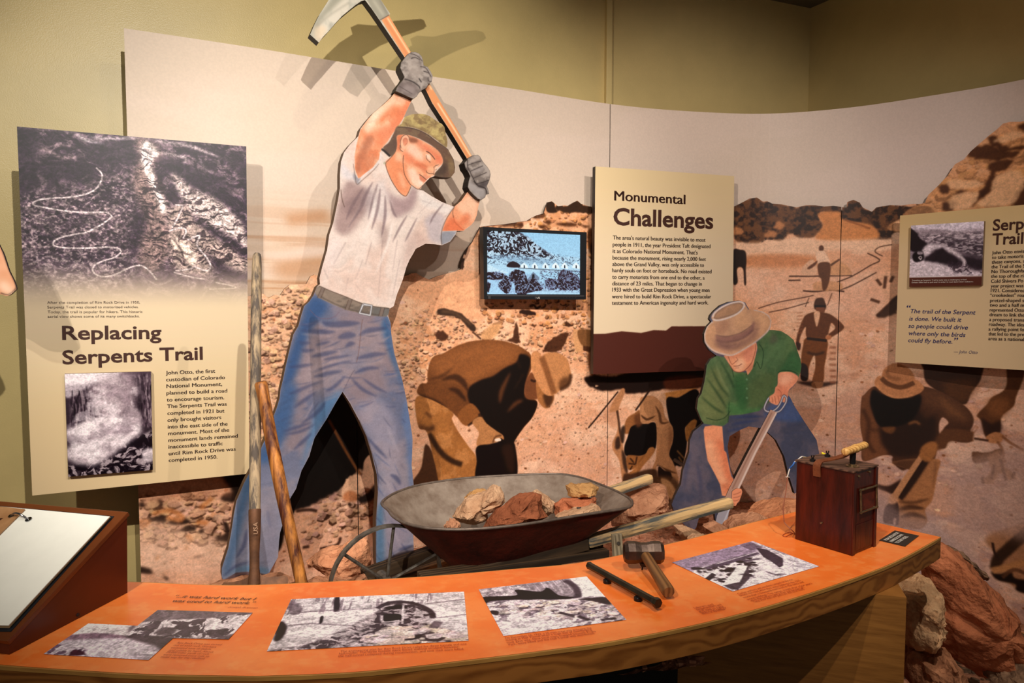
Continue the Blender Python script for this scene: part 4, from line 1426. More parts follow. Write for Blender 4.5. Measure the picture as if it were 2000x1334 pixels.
lettering('small_caption', SL, [L2(k2, *t, .0098) for t in (
    ('After the completion of Rim Rock Drive in 1950,', 293, 106, 868, 104), ('Serpents Trail was closed to motorized vehicles.', 294, 135, 860, 133),
    ('Today, the trail is popular for hikers. This historic', 296, 164, 884, 162), ('aerial view shows some of its many switchbacks.', 296, 193, 866, 190))], m_ink2, sl)
lettering('heading', SL, [L2(k2, 'Replacing', 386, 328, 1002, 321, .051), L2(k2, 'Serpents Trail', 388, 480, 1258, 450, .051)], m_ink, sl, bold=.022)
BL = [('John Otto, the first', 1028, 545, 1333, 533), ('custodian of Colorado', 1030, 587, 1394, 572), ('National Monument,', 1032, 628, 1376, 614), ('planned to build a road', 1032, 670, 1408, 655), ('to encourage tourism.', 1034, 712, 1388, 697),
      ('The Serpents Trail was', 1036, 753, 1405, 737), ('completed in 1921 but', 1038, 795, 1390, 779), ('only brought visitors', 1038, 838, 1371, 820), ('into the east side of the', 1040, 880, 1410, 860), ('monument. Most of the', 1042, 921, 1420, 898),
      ('monument lands remained', 1044, 963, 1473, 935), ('inaccessible to traffic', 1044, 1004, 1380, 982), ('until Rim Rock Drive was', 1046, 1046, 1460, 1016), ('completed in 1950.', 1046, 1087, 1347, 1065)]
lettering('body_text', SL, [L2(k2, *t, .0150) for t in BL], m_ink2, sl, twice=.55)
# mounted photograph of a blast
SL2 = SL.shift(0.022)
pc = k2(401, 541, 937, 527, 948, 1136, 424, 1179)
cb_ = canvas_for(SL2, pc, 560, (96, 82, 92))
k = k2
cb_.fill(k(380, 500, 960, 500, 960, 640, 700, 620, 580, 620, 460, 650, 380, 700), (222, 212, 218), 1, 2)
cb_.fill(k(380, 620, 480, 610, 600, 600, 600, 660, 380, 700), (176, 164, 172), 1, 3)
cb_.fill(k(380, 690, 440, 690, 560, 620, 700, 620, 740, 700, 700, 820, 600, 860, 380, 940), (62, 50, 60), 1, 1.5, j=2)
cb_.fill(k(740, 540, 840, 520, 960, 510, 960, 900, 860, 880, 830, 780, 780, 700), (84, 70, 80), 1, 2, j=2)
q = cb_.noise(3, 18, 4, 81)
m = cb_.mask(k(440, 640, 960, 530, 960, 900, 440, 880), False, 3)
cb_.blend(sstep(q, .5, .8) * m, (160, 146, 152), .6)
cb_.blend(sstep(1 - q, .55, .8) * m, (34, 26, 34), .7)
cb_.fill(k(830, 640, 870, 600, 880, 760, 850, 800), (24, 16, 24), .8, 3)
cb_.fill(k(400, 940, 960, 880, 960, 1200, 380, 1200), (58, 48, 56), 1, 2)
q = cb_.warp(cb_.noise(9, 7, 4, 82), 8, 8, 83)
m = cb_.mask(k(380, 1120, 640, 1080, 800, 960, 960, 880, 960, 1200, 380, 1200), False, 2)
cb_.blend(sstep(q, .52, .68) * m, (186, 172, 178), .75)
cb_.blend(sstep(1 - q, .5, .66) * m, (26, 20, 28), .8)
cb_.fill(k(880, 1020, 950, 1000, 950, 1080, 900, 1090), (206, 194, 200), .8, 2, j=2)
for P, col, a, b in (((560, 640, 620, 580, 700, 540, 800, 540, 860, 620, 840, 700, 800, 780, 700, 820, 600, 800), (158, 142, 150), .85, 9), ((620, 600, 720, 560, 780, 600, 760, 760, 680, 820, 620, 760), (196, 182, 188), .6, 9),
                     ((420, 900, 480, 860, 560, 820, 700, 810, 840, 810, 870, 860, 860, 920, 760, 950, 560, 940, 430, 930), (214, 202, 208), .95, 5), ((420, 1000, 560, 930, 760, 930, 800, 960, 700, 1040, 580, 1110, 440, 1080), (206, 194, 200), .95, 5),
                     ((780, 770, 850, 760, 870, 820, 800, 840), (190, 176, 182), .8, 4), ((420, 930, 560, 935, 640, 925, 560, 960, 430, 965), (120, 104, 114), .7, 4), ((600, 820, 760, 820, 700, 850), (236, 226, 230), .7, 4), ((480, 860, 560, 840, 580, 880, 500, 900), (238, 228, 232), .7, 4), ((620, 880, 800, 860, 820, 900, 700, 920), (170, 154, 164), .6, 5)):
    cb_.fill(k(*P), col, a, b, j=2)
q = cb_.noise(22, 18, 4, 84)
m = cb_.mask(k(420, 880, 560, 620, 840, 560, 870, 900, 700, 1040, 560, 1100, 430, 1080), False, 6)
cb_.blend(sstep(q, .5, .8) * m, (240, 230, 236), .45)
cb_.blend(sstep(1 - q, .55, .8) * m, (126, 110, 120), .4)
cb_.grit(.10, .09, 87, 1.25, 8)
board('photo_print', SL2, pc, 0.022, cb_, mat_print('blast_photo', cb_, .3, .4), m_lip, sl)

# ---------------------------------------------------------------- cream and brown sign
k3 = K(1140, 300, 0.32990)
pA, pB = MURAL.hit((1163, 330))[0, 0], MURAL.hit((1433, 345))[0, 0]
A_, B_ = MURAL.pt((pA, 0), .15)[0], MURAL.pt((pB, 0), .11)[0]
SM_ = Plane((A_[0], A_[1], 0), (B_ - A_) * [1, 1, 0], (0, 0, 1))
co = I(1163, 325, 1434, 344, 1430, 722, 1158.5, 731)
cm = canvas_for(SM_, co, 420, (226, 205, 172))
V_ = np.linspace(0, 1, cm.h)[:, None].astype(np.float32) * np.ones((1, cm.w), np.float32)
cm.blend(sstep(V_, .5, 1.0), (222, 196, 146), .7)
cm.fill(k3(40, 1068, 125, 1067, 225, 1052, 340, 1062, 415, 1045, 487, 1048, 520, 1023, 720, 1022, 920, 1020, 920, 1400, 40, 1400), (78, 34, 24), 1, .5, sm=False)
msm = mat_print('cream_sign_print', cm, .42, .35)
sm_ = empty('interpretive_sign', tuple(SM_.pt((0.2, -0.35))[0]), 'cream sign with a jagged brown foot, headed Monumental Challenges', 'sign')
board('sign_board', SM_, co, 0.035, cm, msm, m_sedge, sm_)
for px_ in ((1200, 400), (1400, 400), (1200, 680), (1400, 680)):
    q = SM_.hit(px_)[0]
    standoff(SM_.pt(q, -0.035)[0], SM_.pt(q, -0.065)[0], .012, sm_, m_sedge)
lettering('heading', SM_, [L2(k3, 'Monumental', 180, 277, 598, 299, .052), L2(k3, 'Monumental', 182, 277.5, 600, 299.5, .052), L2(k3, 'Monumental', 184, 278, 602, 300, .052)], m_ink, sm_)
lettering('heading', SM_, [L2(k3, 'Challenges', 175, 420, 766, 444, .088)], m_ink, sm_, bold=.026)
T3 = [("The area's natural beauty was invisible to most", 172, 508, 719, 522), ('people in 1911, the year President Taft designated', 171, 549, 749, 560), ("it as Colorado National Monument. That's", 171, 588, 673, 597), ('because the monument, rising nearly 2,000 feet', 170, 627, 722, 636),
      ('above the Grand Valley, was only accessible to', 169, 665, 711, 671), ('hardy souls on foot or horseback. No road existed', 168, 702, 755, 709), ('to carry motorists from one end to the other, a', 168, 741, 714, 746), ('distance of 23 miles. That began to change in', 168, 780, 698, 782),
      ('1933 with the Great Depression when young men', 168, 817, 743, 819), ('were hired to build Rim Rock Drive, a spectacular', 167, 857, 753, 857), ('testament to American ingenuity and hard work.', 166, 895, 736, 893)]
lettering('body_text', SM_, [L2(k3, *t, .0215) for t in T3], m_ink2, sm_, twice=.55)

# ---------------------------------------------------------------- right sign
k4 = K(1700, 400, 0.25488)
pA, pB = MURAL.hit((1758, 500))[0, 0], MURAL.hit((2150, 500))[0, 0]
A_, B_ = MURAL.pt((pA, 0), .13)[0], MURAL.pt((pB, 0), .12)[0]
SR = Plane((A_[0], A_[1], 0), (B_ - A_) * [1, 1, 0], (0, 0, 1))
co = I(1758, 421, 2150, 387, 2150, 732.5, 1748.5, 707.5)
crr = canvas_for(SR, co, 300, (218, 192, 150))
V_ = np.linspace(0, 1, crr.h)[:, None].astype(np.float32) * np.ones((1, crr.w), np.float32)
crr.blend(sstep(V_, .7, 1.0), (206, 176, 120), .7)
sr = empty('interpretive_sign', tuple(SR.pt((0.2, -0.35))[0]), 'tan sign at the right edge with a small road photo and a blue quotation', 'sign')
board('sign_board', SR, co, 0.02, crr, mat_print('tan_sign_print', crr, .42, .35), m_sedge, sr)
for px_ in ((1790, 450), (2100, 450), (1790, 680), (2100, 680)):
    q = SR.hit(px_)[0]
    standoff(SR.pt(q, -0.02)[0], SR.pt(q, -0.06)[0], .012, sr, m_sedge)
lettering('heading', SR, [L2(k4, 'Serpents', 938, 198, 1177, 184, .053, 'Serp'), L2(k4, 'Trail', 933, 305, 1170, 297, .053)], m_ink, sr, bold=.022)
T4 = [('John Otto envis', 932, 380, 1177, 367), ('to take motoris', 932, 416, 1172, 405), ('these canyons, a', 930, 452, 1184, 442), ('the Trail of the S', 927, 488, 1184, 480), ('No Thoroughfa', 927, 524, 1177, 518), ('the top of the ri', 924, 560, 1172, 556),
      ('Cold Shivers Po', 924, 598, 1170, 594), ('year project was', 922, 634, 1172, 632), ('1921. Considered', 922, 669, 1182, 669), ('“crookedest” roa', 917, 705, 1177, 706), ('pretzel-shaped s', 917, 745, 1177, 745), ('two and a half m', 915, 780, 1177, 782),
      ('represented Otto', 914, 817, 1177, 820), ('dream to link the', 912, 853, 1180, 857), ('a proposed trans', 910, 891, 1177, 895), ('roadway. The idea', 908, 927, 1182, 932), ('a rallying point fo', 905, 964, 1178, 969), ('that led to the pre', 905, 1000, 1177, 1006), ('area as a national', 903, 1037, 1177, 1044)]
lettering('body_text', SR, [L2(k4, *t, .0165) for t in T4], m_ink2, sr, twice=.55)
lettering('quotation', SR, [L2(k4, 'The trail of the Serpent', 303, 829, 803, 841, .0215), L2(k4, 'is done. We built it', 297, 886, 695, 897, .0215), L2(k4, 'so people could drive', 291, 942, 745, 956, .0215),
                            L2(k4, 'where only the birds', 290, 998, 725, 1013, .0215), L2(k4, 'could fly before.', 288, 1052, 628, 1064, .0215), L2(k4, '“', 270, 818, 300, 818, .034), L2(k4, '”', 634, 1070, 664, 1070, .034)], m_blue, sr, bold=.012, slant=.2)
lettering('quotation_source', SR, [L2(k4, '— John Otto', 637, 1136, 820, 1143, .0155)], m_blue, sr, slant=.2)
SR2 = SR.shift(.022)
pc = k4(311, 160, 871, 125, 852, 617, 297, 628)
cp = canvas_for(SR2, pc, 420, (150, 136, 146))
k = k4
cp.fill(k(280, 100, 900, 100, 900, 260, 700, 215, 500, 190, 280, 190), (206, 196, 210), 1, 2)
cp.fill(k(370, 235, 500, 225, 700, 200, 870, 190, 870, 280, 700, 270, 500, 260, 400, 270), (170, 156, 166), 1, 3)
cp.fill(k(420, 280, 600, 270, 870, 300, 870, 420, 780, 430, 640, 340, 500, 310), (92, 80, 90), 1, 3)
q = cp.noise(7, 3, 3, 91)
m = cp.mask(k(380, 230, 880, 200, 880, 400, 400, 300), False, 2)
cp.blend(sstep(q, .5, .75) * m, (206, 194, 202), .6)
cp.blend(sstep(1 - q, .5, .75) * m, (56, 46, 56), .5)
cp.fill(k(305, 190, 350, 210, 380, 260, 420, 290, 440, 330, 400, 350, 305, 350), (38, 28, 36), 1, 1.2, j=1.5)
cp.fill(k(305, 420, 400, 400, 420, 380, 560, 460, 700, 500, 850, 520, 850, 552, 300, 552), (206, 194, 204), 1, 2)
cp.line(k(620, 350, 560, 330, 480, 320, 440, 335, 430, 360, 400, 420, 330, 520), 6, (206, 194, 204), 1, 1.5, w1=26)
cp.fill(k(470, 370, 540, 330, 600, 370, 660, 400, 700, 450, 640, 470, 560, 450, 420, 430, 420, 400), (44, 34, 42), 1, 1.5, j=1.5)
cp.fill(k(700, 390, 860, 430, 860, 500, 760, 480, 700, 440), (50, 40, 48), 1, 2, j=1.5)
cp.line(k(600, 350, 660, 380, 710, 420, 730, 480), 6, (198, 186, 194), 1, 1)
q = cp.warp(cp.noise(5, 4, 3, 92), 5, 6, 93)
m = cp.mask(k(560, 440, 700, 430, 860, 520, 860, 552, 640, 520), False, 2)
cp.blend(sstep(1 - q, .5, .66) * m, (60, 48, 58), .8)
cp.fill(k(325, 380, 360, 355, 400, 358, 408, 420, 350, 440, 325, 420), (30, 22, 28), 1, 1)
cp.fill(k(362, 360, 398, 362, 398, 380, 362, 380), (190, 178, 188), .8, .6)
cp.fill(crom(k(366, 405, 384, 392, 396, 405, 384, 424)), (230, 220, 224), .9, .6)
cp.fill(crom(k(376, 405, 384, 399, 390, 405, 384, 413)), (30, 22, 28), .9, .4)
cp.grit(.1, .14, 94, 1.15, 6)
cp.fill(k(280, 558, 880, 545, 880, 660, 280, 660), (84, 38, 26), 1, .5, sm=False)
cp.line(k(290, 555, 870, 544), 2, (226, 216, 220), .9, .4, sm=False)
board('photo_print', SR2, pc, .022, cp, mat_print('road_photo', cp, .3, .4), m_lip, sr)
lettering('photo_caption', SR2, [L2(k4, 'Traveling up Serpents Trail by auto was a challenging ordeal.', 318, 584, 740, 577, .0062), L2(k4, 'Drivers often had to pull over in order to cool down their radiators.', 318, 600, 790, 593, .0062)], m_white, sr)

# ---------------------------------------------------------------- wall screen
k5 = K(900, 380, 0.19493)
pA, pB = MURAL.hit((944, 500))[0, 0], MURAL.hit((1146, 500))[0, 0]
A_, B_ = MURAL.pt((pA, 0), .15)[0], MURAL.pt((pB, 0), .17)[0]
ST = Plane((A_[0], A_[1], 0), (B_ - A_) * [1, 1, 0], (0, 0, 1))
outer = k5(224, 323, 1262, 378, 1254, 1052, 233, 1049)
scr = k5(265, 362, 1200, 405, 1196, 1000, 266, 998)
m_case = mat_plain('black_plastic', (20, 22, 26), .35, spec=.5)
m_case2 = mat_plain('black_plastic_strip', (62, 60, 62), .4)
mon = empty('flat_monitor', tuple(ST.pt(ST.hit((1045, 585)))[0]), 'black flat screen on the mural showing a blue toned view of tents below a cliff', 'monitor')
c6 = canvas_for(ST, outer, 10, (0, 0, 0))
oq, sq = ST.hit(outer), ST.hit(scr)
V = np.concatenate([ST.pt(oq, 0), ST.pt(sq, 0), ST.pt(sq, -.006), ST.pt(oq, -.045)])
F = [(0, 3, 2, 1)] * 0
for i in range(4):
    j = (i + 1) % 4
    F += [(i, i + 4, j + 4, j), (i + 4, i + 8, j + 8, j + 4), (i, j, j + 12, i + 12)]
F += [(12, 13, 14, 15)]
bz = mesh_obj('bezel', V, F, m_case, mon)
cq = canvas_for(ST, scr, 760, (168, 208, 232))
k = k5
V_ = np.linspace(0, 1, cq.h)[:, None].astype(np.float32) * np.ones((1, cq.w), np.float32)
cq.blend(sstep(V_, .4, 1), (150, 196, 224), .6)
cq.fill(k(260, 560, 500, 560, 800, 560, 1000, 620, 1200, 640, 1200, 760, 260, 760), (178, 212, 232), 1, 2)
cq.fill(k(260, 350, 560, 375, 640, 410, 700, 440, 720, 480, 800, 530, 870, 580, 900, 620, 700, 620, 480, 580, 260, 560), (70, 62, 76), 1, 1.5, j=2)
q = cq.warp(cq.noise(8, 6, 3, 95), 9, 8, 96)
m = cq.mask(k(260, 350, 560, 375, 700, 440, 800, 530, 880, 600, 1000, 640, 700, 660, 480, 640, 260, 640), False, 2)
cq.blend(sstep(q, .5, .6) * m, (190, 216, 232), .9)
cq.blend(sstep(1 - q, .52, .62) * m, (26, 12, 20), .9)
q2 = cq.noise(5, 3, 3, 97)
m2 = cq.mask(k(880, 580, 1200, 640, 1200, 720, 260, 700, 260, 600, 480, 600), False, 2)
cq.blend(sstep(1 - q2, .6, .75) * m2, (40, 40, 58), .6)
cq.fill(k(300, 620, 560, 610, 880, 650, 1000, 690, 700, 700, 500, 680), (140, 172, 196), .6, 3)
cq.fill(k(480, 690, 530, 670, 590, 700, 590, 730, 470, 725), (40, 16, 24), 1, .8)
for x, w in ((640, 40), (745, 34), (852, 34), (955, 40), (1045, 36), (1160, 40)):
    cq.fill(k(x - w, 735, x - w * .8, 705, x, 680, x + w * .8, 715, x + w, 745), (226, 242, 250), 1, .5, sm=False)
    cq.fill(k(x - 6, 738, x - 5, 708, x + 5, 710, x + 6, 740), (20, 14, 24), 1, .4, sm=False)
cq.line(k(580, 735, 900, 755, 1200, 772), 2, (16, 10, 18), .9, .4)
cq.fill(k(670, 850, 730, 775, 790, 830, 790, 860, 680, 860), (118, 134, 156), 1, .6, sm=False)
cq.fill(k(715, 840, 722, 800, 740, 800, 745, 845), (20, 14, 22), 1, .5, sm=False)
cq.fill(k(265, 700, 360, 740, 480, 780, 440, 790, 265, 790), (196, 222, 236), 1, 1)
cq.fill(k(260, 850, 400, 850, 560, 850, 560, 1010, 260, 1010), (168, 206, 232), 1, 1)
cq.fill(k(700, 970, 860, 930, 1000, 950, 1200, 960, 1200, 1010, 700, 1010), (176, 210, 232), 1, 1.5)
for P in ((265, 790, 400, 780, 480, 830, 460, 850, 265, 850), (390, 880, 440, 850, 500, 850, 510, 920, 480, 990, 440, 980, 390, 930), (500, 790, 560, 750, 640, 780, 680, 860, 740, 840, 800, 900, 820, 950, 700, 980, 640, 1000, 560, 990, 540, 900, 490, 840),
          (850, 870, 900, 840, 960, 860, 970, 940, 880, 950), (970, 850, 1000, 780, 1050, 750, 1130, 790, 1190, 840, 1200, 940, 1100, 960, 1000, 950, 960, 900), (265, 880, 300, 890, 290, 960, 265, 970)):
    cq.fill(k(*P), (40, 14, 26), 1, .8, j=2.2)
m3 = cq.mask(k(800, 760, 1200, 760, 1200, 980, 800, 960), False, 3)
cq.blend(sstep(q, .6, .7) * m3, (130, 140, 170), .7)
cq.blend(sstep(1 - q2, .62, .74) * m3, (36, 14, 26), .6)
m3 = cq.mask(k(265, 780, 560, 750, 640, 780, 800, 860, 970, 850, 1050, 750, 1190, 840, 1200, 960, 800, 960, 560, 1000, 390, 960, 265, 900), True, 3)
lf = cq.warp(cq.noise(5, 5, 3, 298), 4, 9, 299)
cq.blend(sstep(lf, .56, .66) * m3, (150, 176, 206), .75)
cq.grit(.05, .05, 98, 1.15, 5)
mscr, nt, b = newmat('screen_picture')
t = nt.nodes.new('ShaderNodeTexImage')
t.image = cq.image('screen_picture')
nt.links.new(t.outputs[0], b.inputs['Emission Color'])
b.inputs['Emission Strength'].default_value = 0.95
b.inputs['Base Color'].default_value = (0.01, 0.01, 0.012, 1)
b.inputs['Roughness'].default_value = .3
q = ST.hit(scr)
qb = [(q[0][0], q[0][1]), (q[1][0], q[1][1]), (q[2][0], q[2][1]), (q[3][0], q[3][1])]
mesh_obj('screen', ST.pt(q, -.005), [(3, 2, 1, 0)], mscr, mon, uvs=cq.uv(q))
st2q = ST.hit(k5(262, 1006, 1236, 1010, 1236, 1022, 262, 1017))
mesh_obj('chin_strip', ST.pt(st2q, .0008), [(3, 2, 1, 0)], m_case2, mon)
lettering('maker_mark', ST, [L2(k5, 'LG', 762, 1043, 790, 1043, .0085)], m_white, mon)
lettering('model_line', ST, [L2(k5, 'FLATRON', 274, 350, 355, 355, .0045)], m_case2, mon)
cdot = ST.hit(k5(750, 1034))[0]
for x, r_ in ((750, .0055), (1030, .0013), (1060, .0013), (1090, .0013), (1120, .0013), (1150, .0013)):
    q = ST.hit(k5(x, 1034 if x == 750 else 1031))[0]
    bm = bmesh.new()
    tube_bm(bm, [ST.pt(q, .0002)[0], ST.pt(q, .0012)[0]], r_, 12)
    bm_obj('button' if x > 750 else 'round_mark', bm, m_case2, mon)
q = ST.hit(k5(272, 1044, 298, 1044, 298, 1018, 272, 1018))
mesh_obj('label_sticker', ST.pt(q, .0012), [(0, 1, 2, 3)], m_case2, mon)
bm = bmesh.new()
q = ST.hit((1045, 515))[0]
p = ST.pt(q - [.1, .1], -.045)[0]
box_bm(bm, p, ST.ux * .2, (0, 0, .2), -ST.n * .05)
bm_obj('wall_bracket', bm, m_case, mon)
# ================================================================ painted cut-out figures
m_brim = mat_plain('cutout_edge', (84, 58, 36), 0.6)
m_black_edge = mat_plain('cutout_edge_black', (22, 14, 10), 0.6)
INK = (74, 50, 40)
ka = K(700, 200, 0.15)
kb = K(540, 0, 0.25485)
kc = K(560, 320, 0.23991)
kd = K(420, 540, 0.23991)
ke = K(400, 820, 0.25491)


def strokes(c, k, L, col, a=.6, blur=2, q=1.0):
    for s in L:
        w = s[-1]
        c.line(k(*s[:-1]), w * q, col, a, blur, w1=-1)


MP = vplane(700, 3.0, 28)
head = I(806, 192, 800, 205, 794, 217, 789, 229, 797, 226, 805, 223, 820, 222, 830, 223, 839, 227, 848, 233, 857, 239, 863, 242, 868, 248, 871, 263, 873, 270, 874, 278, 873, 287, 878, 297, 886, 311, 889, 327, 888, 337, 880, 347, 865, 347, 848, 344, 846, 345, 840, 347, 835, 352, 832, 355, 828, 359, 825, 363, 822, 369, 818, 371, 826, 372)
body = np.concatenate([
    head,
    I(841, 382, 862, 394, 887, 404, 901, 392, 915, 372, 925, 360, 945, 372, 940, 390, 937, 392, 934, 405, 931, 421, 926, 433, 920, 440, 905, 451, 892, 451, 890, 457, 879, 472, 863, 479, 848, 477, 831, 476, 812, 486, 806, 497, 800, 507, 794, 521, 787, 545, 781, 561, 775, 576, 769, 598, 761, 603, 758, 617, 763, 631, 764, 650, 770, 689, 785, 739, 794, 780, 799, 811, 805, 849, 806, 861, 804, 909, 808, 947, 807, 980, 806, 1024, 808, 1065, 809, 1095, 812, 1112, 780, 1120, 738, 1118, 734, 1095, 734, 1049, 734, 1014, 738, 963, 736, 927, 726, 886, 716, 853, 701, 820, 684, 788, 669, 765, 655, 788, 637, 820, 624, 840, 614, 856, 604, 891, 589, 919, 578, 955, 567, 973, 560, 998, 553, 1021, 547, 1040, 545, 1057, 543, 1088, 533, 1106, 524, 1122, 520, 1150, 440, 1150, 433, 1126, 433, 1110, 446, 1070, 452, 1037, 457, 1003, 462, 978, 476, 945, 488, 922, 502, 893, 517, 860, 525, 832, 535, 811, 541, 795, 546, 778, 548, 760, 552, 744, 558, 715, 564, 689, 573, 653, 583, 636, 588, 617, 594, 598, 604, 589, 612, 577, 619, 560, 625, 555, 624, 543, 630, 519, 639, 488, 643, 459, 651, 435, 655, 416, 660, 392, 664, 368, 664, 340, 666, 316, 672, 298, 683, 283, 700, 266, 704, 252, 716, 236, 729, 221, 749, 204, 764, 190, 772, 180, 785, 172)])
cb1 = canvas_for(MP, body, 560, (232, 212, 200), .01)
c = cb1
# sleeve, arms
SKIN, SKL, SKD = (240, 164, 124), (252, 218, 190), (224, 120, 74)
ARM = I(772, 178, 806, 190, 800, 205, 790, 226, 778, 247, 766, 262, 756, 278, 745, 291, 742, 300, 740, 312, 728, 328, 712, 340, 700, 350, 693, 330, 692, 305, 697, 280, 703, 256, 716, 236, 729, 221, 749, 204)
c.fill(ARM, SKIN, 1, .5, sm=False)
c.clip = c.mask(ARM, False)
n = c.noise(26, 40, 4, 101)
c.blend(sstep(n, .5, .8), SKL, .5)
c.blend(sstep(1 - n, .5, .8), SKD, .6)
c.fill(kb(720, 900, 780, 820, 860, 760, 900, 740, 920, 780, 830, 860, 770, 930, 740, 1000, 700, 1010), SKL, .9, 6)
c.fill(kb(760, 1000, 860, 960, 960, 820, 1040, 760, 1000, 900, 900, 1040, 800, 1140, 770, 1100), (232, 128, 86), .75, 6)
c.fill(kb(690, 1050, 730, 1040, 745, 1080, 700, 1160, 660, 1250, 640, 1320, 600, 1330, 620, 1200, 660, 1100), (172, 104, 74), .75, 4)
c.fill(kb(760, 1060, 800, 1040, 780, 1100, 750, 1200, 740, 1260, 700, 1330, 680, 1330, 740, 1180), (236, 140, 96), .7, 5)
c.fill(ka(0, 700, 60, 660, 160, 640, 240, 660, 200, 800, 120, 900, 40, 940), (196, 118, 82), .6, 8)
c.fill(ka(60, 330, 120, 250, 180, 120, 260, 60, 300, 90, 220, 220, 140, 340, 120, 420), (252, 226, 204), .85, 6)
c.clip = None
ARM2 = I(887, 404, 901, 392, 915, 372, 925, 360, 945, 372, 940, 390, 937, 392, 934, 405, 931, 421, 926, 433, 920, 440, 905, 451, 892, 451, 870, 454, 862, 452, 872, 425)
c.fill(ARM2, SKIN, 1, .5, sm=False)
c.clip = c.mask(ARM2, False)
c.fill(kc(1380, 340, 1440, 290, 1500, 240, 1560, 300, 1540, 420, 1500, 470, 1440, 420), (250, 206, 176), .8, 5)
c.fill(kc(1330, 440, 1380, 460, 1430, 520, 1440, 560, 1300, 570, 1270, 520), (228, 116, 74), .8, 5)
c.fill(kc(1460, 400, 1500, 440, 1440, 500, 1400, 480), (224, 122, 82), .7, 4)
c.line(kc(1355, 420, 1365, 470, 1400, 510, 1440, 545), 1.6, (178, 84, 52), .8, .8)
c.line(kc(1360, 340, 1350, 400, 1358, 440), 1.5, INK, .7, .8)
c.clip = None
# shirt
SHIRT = np.concatenate([I(693, 340, 700, 350, 712, 340, 728, 328, 740, 312, 743, 297, 752, 314, 753, 322, 760, 342, 772, 364, 786, 380, 795, 383, 800, 375, 803, 365, 818, 370, 826, 372, 841, 382, 862, 394, 887, 404, 872, 425, 863, 452, 892, 451, 890, 457, 879, 472, 863, 479, 848, 477, 831, 476, 812, 486, 800, 507, 787, 545, 775, 576, 769, 602, 740, 596, 700, 586, 660, 576, 637, 565, 619, 556, 624, 543, 630, 519, 639, 488, 643, 459, 651, 435, 655, 416, 660, 392, 664, 368, 664, 340, 666, 316, 672, 298, 683, 283, 697, 268, 692, 300, 692, 325)])
c.fill(SHIRT, (232, 214, 206), 1, .4, sm=False)
c.clip = c.mask(SHIRT, False)
n = c.noise(60, 90, 4, 103)
c.blend(sstep(n, .4, .8), (226, 198, 186), .8)
for P, col, a, b in (((400, 420, 440, 250, 500, 130, 560, 160, 640, 200, 700, 330, 600, 460, 520, 560, 440, 580, 390, 520), (164, 136, 134), .85, 6), ((470, 330, 560, 240, 660, 200, 740, 280, 640, 360, 560, 420, 480, 400), (136, 110, 112), .6, 6),
                     ((440, 0, 520, 60, 560, 120, 500, 130, 450, 100), (220, 214, 220), .8, 5), ((800, 200, 860, 260, 960, 280, 1020, 200, 1060, 210, 1040, 340, 960, 420, 880, 440, 840, 330), (160, 132, 136), .8, 6),
                     ((740, 500, 820, 520, 830, 620, 780, 680, 740, 600), (158, 136, 134), .6, 6), ((1080, 220, 1200, 290, 1360, 350, 1300, 420, 1200, 380, 1100, 330), (236, 226, 222), .9, 5),
                     ((1120, 460, 1200, 400, 1280, 430, 1260, 560, 1250, 650, 1160, 620, 1140, 540), (196, 184, 190), .85, 5), ((1260, 560, 1380, 550, 1370, 580, 1330, 640, 1262, 662), (150, 152, 164), .95, 1.5),
                     ((560, 60, 600, 130, 580, 170, 540, 110), (150, 146, 156), .9, 2), ((300, 800, 360, 620, 420, 600, 440, 700, 360, 860, 300, 900), (240, 222, 220), .6, 8),
                     ((980, 600, 1080, 560, 1140, 640, 1060, 690, 1000, 780, 940, 900), (196, 166, 158), .6, 7), ((620, 540, 740, 500, 760, 640, 700, 700, 640, 640), (240, 228, 222), .7, 9), ((880, 460, 1000, 420, 1060, 470, 980, 560, 900, 620), (236, 222, 214), .6, 9),
                     ((640, 250, 760, 130, 820, 200, 840, 420, 740, 480, 660, 440), (214, 206, 210), .5, 9)):
    c.fill(kc(*P), col, a, b)
strokes(c, kc, [(700, 150, 640, 260, 600, 360, 500, 520, 14), (740, 160, 700, 300, 660, 460, 10), (760, 200, 740, 360, 690, 540, 12), (800, 260, 800, 420, 770, 600, 12), (840, 300, 870, 400, 900, 440, 10), (620, 200, 540, 330, 480, 460, 12), (980, 420, 920, 520, 860, 640, 9),
                (1060, 440, 1000, 560, 960, 640, 8), (1280, 320, 1200, 420, 1160, 500, 8), (1340, 380, 1240, 480, 6), (690, 640, 640, 820, 12), (780, 620, 760, 900, 10), (480, 640, 380, 820, 10), (900, 620, 860, 880, 9), (500, 930, 480, 1020, 7), (560, 980, 600, 1040, 6), (760, 900, 740, 1100, 7), (920, 780, 860, 1080, 9),
                (1180, 300, 1060, 420, 7), (620, 780, 560, 940, 7), (1100, 300, 1180, 330, 8), (300, 860, 340, 940, 8), (650, 240, 560, 440, 8)], (118, 96, 102), .6, 1.2, .6)
strokes(c, kc, [(720, 220, 700, 420, 640, 560, 10), (860, 470, 820, 660, 720, 900, 12), (600, 340, 480, 560, 8), (560, 620, 420, 860, 12), (1100, 420, 960, 640, 10), (980, 660, 860, 1000, 9), (450, 640, 330, 900, 8), (1300, 380, 1200, 560, 8)], (250, 242, 238), .6, 1.5, .55)
c.line(kc(440, 210, 450, 290, 470, 355), 1.6, INK, .8, .5)
c.clip = None
c.line(kc(1262, 662, 1256, 600, 1268, 520, 1310, 430, 1365, 350), 1.5, INK, .8, .6)
c.line(kc(540, 0, 556, 90, 570, 168, 620, 130, 700, 60, 750, 0), 1.3, INK, .7, .5)
